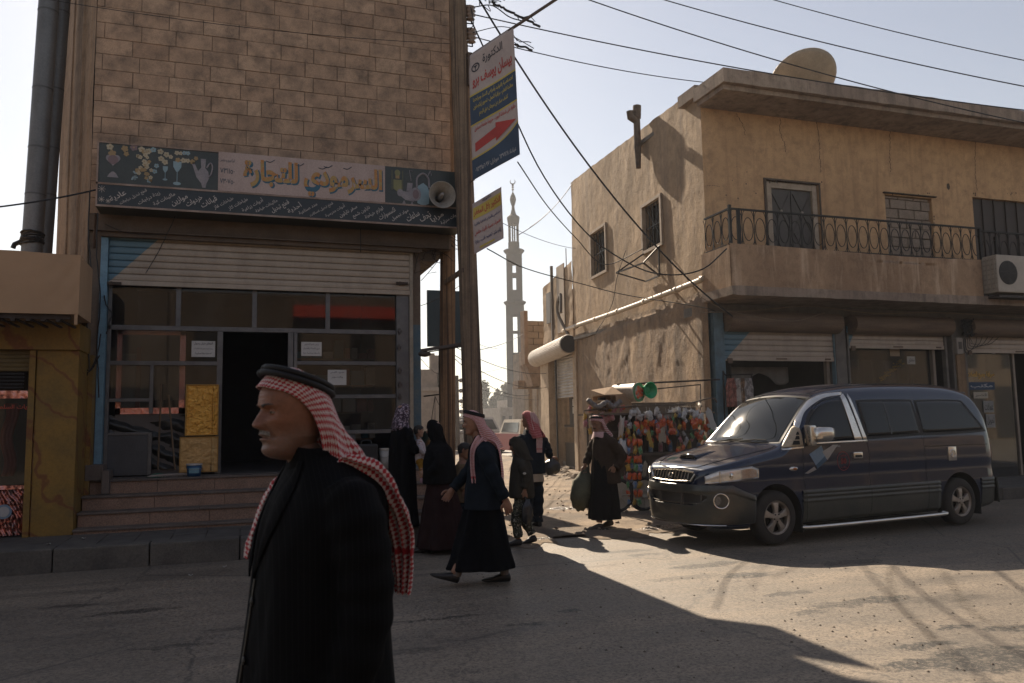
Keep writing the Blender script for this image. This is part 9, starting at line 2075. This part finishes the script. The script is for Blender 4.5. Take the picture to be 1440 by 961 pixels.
for (px, Y_) in ((868, 12.62), (905, 12.62)):
 wc = Vector((PY(px,700,Y_).x, Y_, .30)); w_ = bpy.data.objects.new('wheel', None); COL.objects.link(w_); w_.parent = ct; w_.location = wc-ct.location; OFF[w_.name] = Vector((0,0,0))
 m_ = MB(); m_.lathe((0,0,0), [(.24,-.05),(.29,-.045),(.30,0),(.29,.045),(.24,.05)], 32, axis='y', closed=True); m_.build('tyre', MTyre, w_, smooth=True)
 m_ = MB(); m_.lathe((0,0,0), [(0,-.03),(.06,-.05),(.10,-.03),(.235,-.045),(.24,.02),(0,.03)], 24, axis='y')
 for k in range(8): t = PI*k/4; m_.tube([(.07*math.cos(t), -.05, .07*math.sin(t)), (.22*math.cos(t), -.05, .22*math.sin(t))], .012, 5)
 m_.build('hub', P('hub_cream', (.42,.37,.30), .5, .2), w_)
rk = random.Random(77)
def put(m_, name, mat, label, cat, group=None, **k): return tag(m_.build(name, mat, **k), label, cat, group)
MOr = M('orange_pack', (.72,.17,.02), (.55,.04,.02), scale=18, rough=.3, bmp=.4, bscale=30, coat=.4); MRd = M('red_pack', (.50,.03,.02), (.65,.20,.05), scale=18, rough=.3, bmp=.4, bscale=30, coat=.4)
MClr = M('clear_bag', (.40,.38,.36), (.62,.60,.58), scale=20, rough=.15, bmp=.6, bscale=18, bdist=.02, coat=.6); MYl = M('yellow_pack', (.60,.36,.05), (.30,.22,.06), scale=16, rough=.35); MBl = M('blue_pack', (.04,.16,.38), (.45,.42,.40), scale=14, rough=.35); MGr = M('green_pack', (.04,.25,.10), (.35,.40,.20), scale=14, rough=.35); MPk = M('pink_pack', (.45,.12,.16), (.5,.4,.35), scale=14, rough=.35)
def pouch(c, w_, h_, d_=.03, seed=0):
 m_ = MB(); m_.smooth = True; yaw = rk.uniform(-.6, .6); rl = rk.uniform(-.45, .45); c = Vector(c); w_ *= .85
 for sg in (-1, 1):
  def f(u, v, sg=sg):
   e = (math.sin(PI*u)*math.sin(PI*v))**.5 if 0 < u < 1 and 0 < v < 1 else 0; x = (u-.5)*w_*(1-.12*math.sin(v*PI*3+seed)); y = sg*d_*e*(1+.9*fbm(u*5+seed, v*5)); z = (v-.5)*h_*(1+.15*math.sin(u*7+seed)); x, z = x*math.cos(rl)-z*math.sin(rl), x*math.sin(rl)+z*math.cos(rl)
   return Vector(c)+Vector((x*math.cos(yaw)-y*math.sin(yaw), x*math.sin(yaw)+y*math.cos(yaw), z))
  m_.grid(f, 8, 8, flip=sg > 0)
 return m_
def hangrow(px0, px1, py, n, mats, lab, grp, w_, h_, name, dy=8, Y_=CY-.08):
 for k in range(n):
  px = px0+(px1-px0)*(k+.5)/n+rk.uniform(-3, 3); p = PY(px, py+rk.uniform(-dy, dy), Y_+rk.uniform(-.06,.05)); m_ = pouch(p, w_*rk.uniform(.8,1.25), h_*rk.uniform(.8,1.25), .035, k); m_.smooth = False; m_.tube([p+Vector((0,0,h_*.45)), p+Vector((0,.02,h_*.45+.08))], .003, 4); put(m_, name, rk.choice(mats) if isinstance(mats, list) else mats, lab, 'packet', grp)
hangrow(885, 990, 583, 16, MClr, 'clear plastic packet in the crowded row under the cart roof', 'clear packets under the cart roof', .13, .14, 'clear_packet', 5)
hangrow(908, 945, 593, 9, MOr, 'orange snack packet in the upper hanging cluster of the cart', 'orange packets, upper cluster', .08, .10, 'snack_packet', 6, CY-.13)
hangrow(922, 950, 600, 5, MRd, 'red snack packet among the orange ones at the cart top', 'red packets at the cart top', .10, .12, 'snack_packet', 7, CY-.14)
hangrow(970, 996, 596, 8, MOr, 'orange packet in the right hand cluster of the cart beside the blue pier', 'orange packets, right cluster', .11, .13, 'snack_packet', 9)
hangrow(975, 990, 612, 4, MRd, 'red packet hanging lowest in the cart cluster beside the blue pier', 'red packets by the blue pier', .09, .12, 'snack_packet', 6)
hangrow(952, 963, 630, 14, [MOr, MYl, MClr, MBl, MOr], 'small bright packet in the long column of the cart right of the dark opening', 'column packets', .08, .10, 'snack_packet', 36)
hangrow(893, 912, 602, 6, MOr, 'orange packet hung over the left edge of the dark opening of the cart', 'orange packets at the opening edge', .11, .12, 'snack_packet', 5)
hangrow(822, 885, 592, 26, [MPk, MClr, MBl, MYl, MPk, MRd], 'mixed coloured packet hanging at the left end of the cart', 'packets at the left end', .085, .13, 'sweet_packet', 24, CY)
hangrow(886, 1000, 604, 46, [MClr, MPk, MYl, MBl, MGr, MRd, MClr, MOr], 'small mixed packet in the crowded upper half of the cart', 'mixed packets, upper half', .06, .09, 'mixed_packet', 20, CY-.10)
hangrow(862, 902, 640, 26, [MClr, MGr, MBl, MPk, MOr, MYl], 'small mixed packet dangling left of the dark opening of the cart', 'mixed packets by the opening', .08, .11, 'mixed_packet', 44)
cols_ = [(MOr,'orange'),(MBl,'blue and white'),(MOr,'orange'),(MYl,'yellow'),(MOr,'orange'),(MGr,'green')]
for c_, px in enumerate((884, 893, 900)):
 for k in range(8):
  py = 622+k*12; mt_, nm = cols_[(k+c_*2) % 6]; m_ = pouch(PY(px+rk.uniform(-1.5,1.5), py, CY-.16-.02*c_), .10, .12, .025, k); put(m_, 'strip_packet', mt_, '%s packet in the %s hanging packet strip at the corner of the cart' % (nm, ('left','middle','right')[c_]), 'packet', '%s packets of the %s strip' % (nm, ('left','middle','right')[c_]))
for i, (px, py, w_, h_, mt_, lb) in enumerate([(876, 632, .16, .34, MClr, 'long clear bag of sweets with an orange bottom hanging behind the walking man'), (874, 600, .10, .34, P('white_net', (.55,.5,.45), .7), 'white net bag hanging under the cardboard box'), (931, 612, .20, .26, M('beige_card', (.45,.36,.26), rough=.8), 'beige price card hanging in the dark opening of the cart'), (914, 618, .09, .30, MYl, 'yellow strip hanging just left of the beige card'), (1000, 590, .14, .40, P('white_frame_pack', (.5,.48,.44), .4), 'white framed pack hanging at the far right of the cart'), (907, 660, .16, .26, M('brown_pack', (.22,.15,.10), (.35,.3,.22), scale=14, rough=.4), 'brown packet low on the cart corner')]):
 put(pouch(PY(px, py, CY-.18), w_, h_, .05 if i < 2 else .006, i), ['sweets_bag','net_bag','price_card','yellow_strip','framed_pack','brown_packet'][i], mt_, lb, ['bag','bag','card','strip','pack','packet'][i])
m_ = pouch(PY(876, 644, CY-.19), .165, .14, .055, 3); put(m_, 'sweets', MOr, 'orange sweets filling the bottom of the long clear bag', 'sweets')
for k in range(16):
 x = cx0+.75+k*.1; z = 1.38 if k % 2 else 1.0; r_ = .04; m_ = MB(); h_ = rk.uniform(.14,.24); m_.lathe((x, CY+.25, z), [(0,0),(r_,0),(r_,h_*.8),(r_*.6,h_*.88),(r_*.6,h_),(0,h_)], 14)
 put(m_, 'jar', rk.choice((MPk, MYl, MBl, MRd)), 'small jar standing on the %s of the cart' % ('shelf' if k % 2 else 'counter'), 'jar', 'jars on the cart %s' % ('shelf' if k % 2 else 'counter'))
zr = zt_c+.052
MCard = M('cardboard', (.42,.28,.17), (.34,.22,.13), scale=4, rough=.85)
bx = thing('cardboard_box', 'open cardboard box lying on its side on the cart roof', 'box', (X_(870), CY, zr)); x0, x1 = PY(850,560,CY-.05).x, PY(888,560,CY-.05).x; m_ = MB()
for a_, b_ in (((x0,CY-.05,zr),(x1,CY+.45,zr+.015)), ((x0,CY-.05,zr+.31),(x1,CY+.45,zr+.325)), ((x1-.015,CY-.05,zr+.015),(x1,CY+.45,zr+.31)), ((x0,CY+.435,zr+.015),(x1-.015,CY+.45,zr+.31)), ((x0+.22,CY-.05,zr+.015),(x1-.015,CY-.035,zr+.31))): m_.box(a_, b_)
m_.build('box_walls', MCard, bx); m_ = MB(); m_.add([(x0,CY-.05,zr+.325),(x0+.5,CY-.05,zr+.34),(x0+.3,CY+.25,zr+.48),(x0-.1,CY+.3,zr+.42)], [(0,1,2,3)]); m_.build('box_flap', MCard, bx, thick=.006)
tc_ = PY(897, 552, CY-.12); tub = thing('printed_tub', 'large pale plastic tub lying on its side showing an orange flower print', 'tub', tc_); m_ = MB(); m_.lathe(tc_+Vector((0,0,0)), [(0,-.02),(.165,-.02),(.175,0),(.165,.02),(.16,.5),(0,.5)], 32, axis='y'); m_.v = [tc_+Matrix.Rotation(.45, 3, 'Z') @ (v-tc_) for v in m_.v]; m_.build('tub_body', M('tub_pale', (.55,.47,.38), (.40,.33,.25), scale=8, rough=.5), tub, auto=40)
R45 = Matrix.Rotation(.45, 3, 'Z')
m_ = MB(); m_.lathe((0,0,0), [(.12,-.026),(.17,-.026)], 32, axis='y'); m_.v = [tc_+R45 @ v for v in m_.v]; m_.build('tub_green_ring', P('ring_green', (.03,.22,.08), .4), tub, recalc=False)
m_ = MB()
for k in range(9): t = k*2.4; r_ = .035*math.sqrt(k+.5); m_.sphere(tc_+R45 @ Vector((r_*math.cos(t), -.024, r_*math.sin(t))), .034, 8, 6, (1,.2,1))
m_.build('tub_print', MOr, tub)
gb = PY(915, 549, CY-.15); m_ = MB(); m_.lathe((0,0,0), [(0,.10),(.03,.09),(.05,.10),(.07,.10),(.085,.095),(.125,.0),(.145,-.008),(.15,.0),(.135,.012),(.10,.115),(0,.12)], 36, axis='y'); m_.v = [gb+Matrix.Rotation(.2, 3, 'Z') @ v for v in m_.v]; put(m_, 'green_basin', P('basin_green', (.01,.34,.12), .3), 'bright green plastic basin facing outwards on the cart roof', 'basin', smooth=True)
m_ = MB(); m_.tube(cr([PY(x, y, CY-.12) for x, y in ((826,562),(840,572),(853,566),(862,572),(873,564))], 30), [.035+.012*abs(math.sin(k*.9)) for k in range(31)], 12); put(m_, 'rolled_cloth', M('striped_grey', (.30,.28,.26), (.12,.11,.11), scale=20, rough=.8), 'grey rolled cloth draped over the left end of the cart roof', 'cloth', smooth=True)
for i, (px, py, s_, lb) in enumerate([(838, 556, .17, 'small wooden crate on the far left of the cart roof'), (846, 549, .10, 'dark tin standing between the crate and the cardboard box')]):
 p = PY(px, py, CY+.1); m_ = MB()
 if i: m_.cyl((p.x, p.y, zr), (p.x, p.y, zr+.28), .07, 18)
 else:
  for k in range(4): m_.box((p.x-.12, p.y-.12, zr+.01+k*.06), (p.x+.12, p.y+.12, zr+.05+k*.06))
 put(m_, ('wooden_crate','tin')[i], MCard if not i else MVDark, lb, ('crate','tin')[i])
m_ = MB(); p = PY(966, 571, CY-.05)
for k in range(5): m_.tube([p+Vector((-.25+.02*k, 0, .02*k)), p+Vector((.35, .05, .01*k-.03)), p+Vector((.36,.2,.02*k))], .005, 4)
put(m_, 'wire_basket', MChrome, 'thin wire basket lying on the right end of the cart roof', 'basket')
for o in list(bpy.data.objects):
 if o.parent is None and o.type == 'MESH' and 'kind' not in o and 'category' not in o: o['kind'] = 'thing'
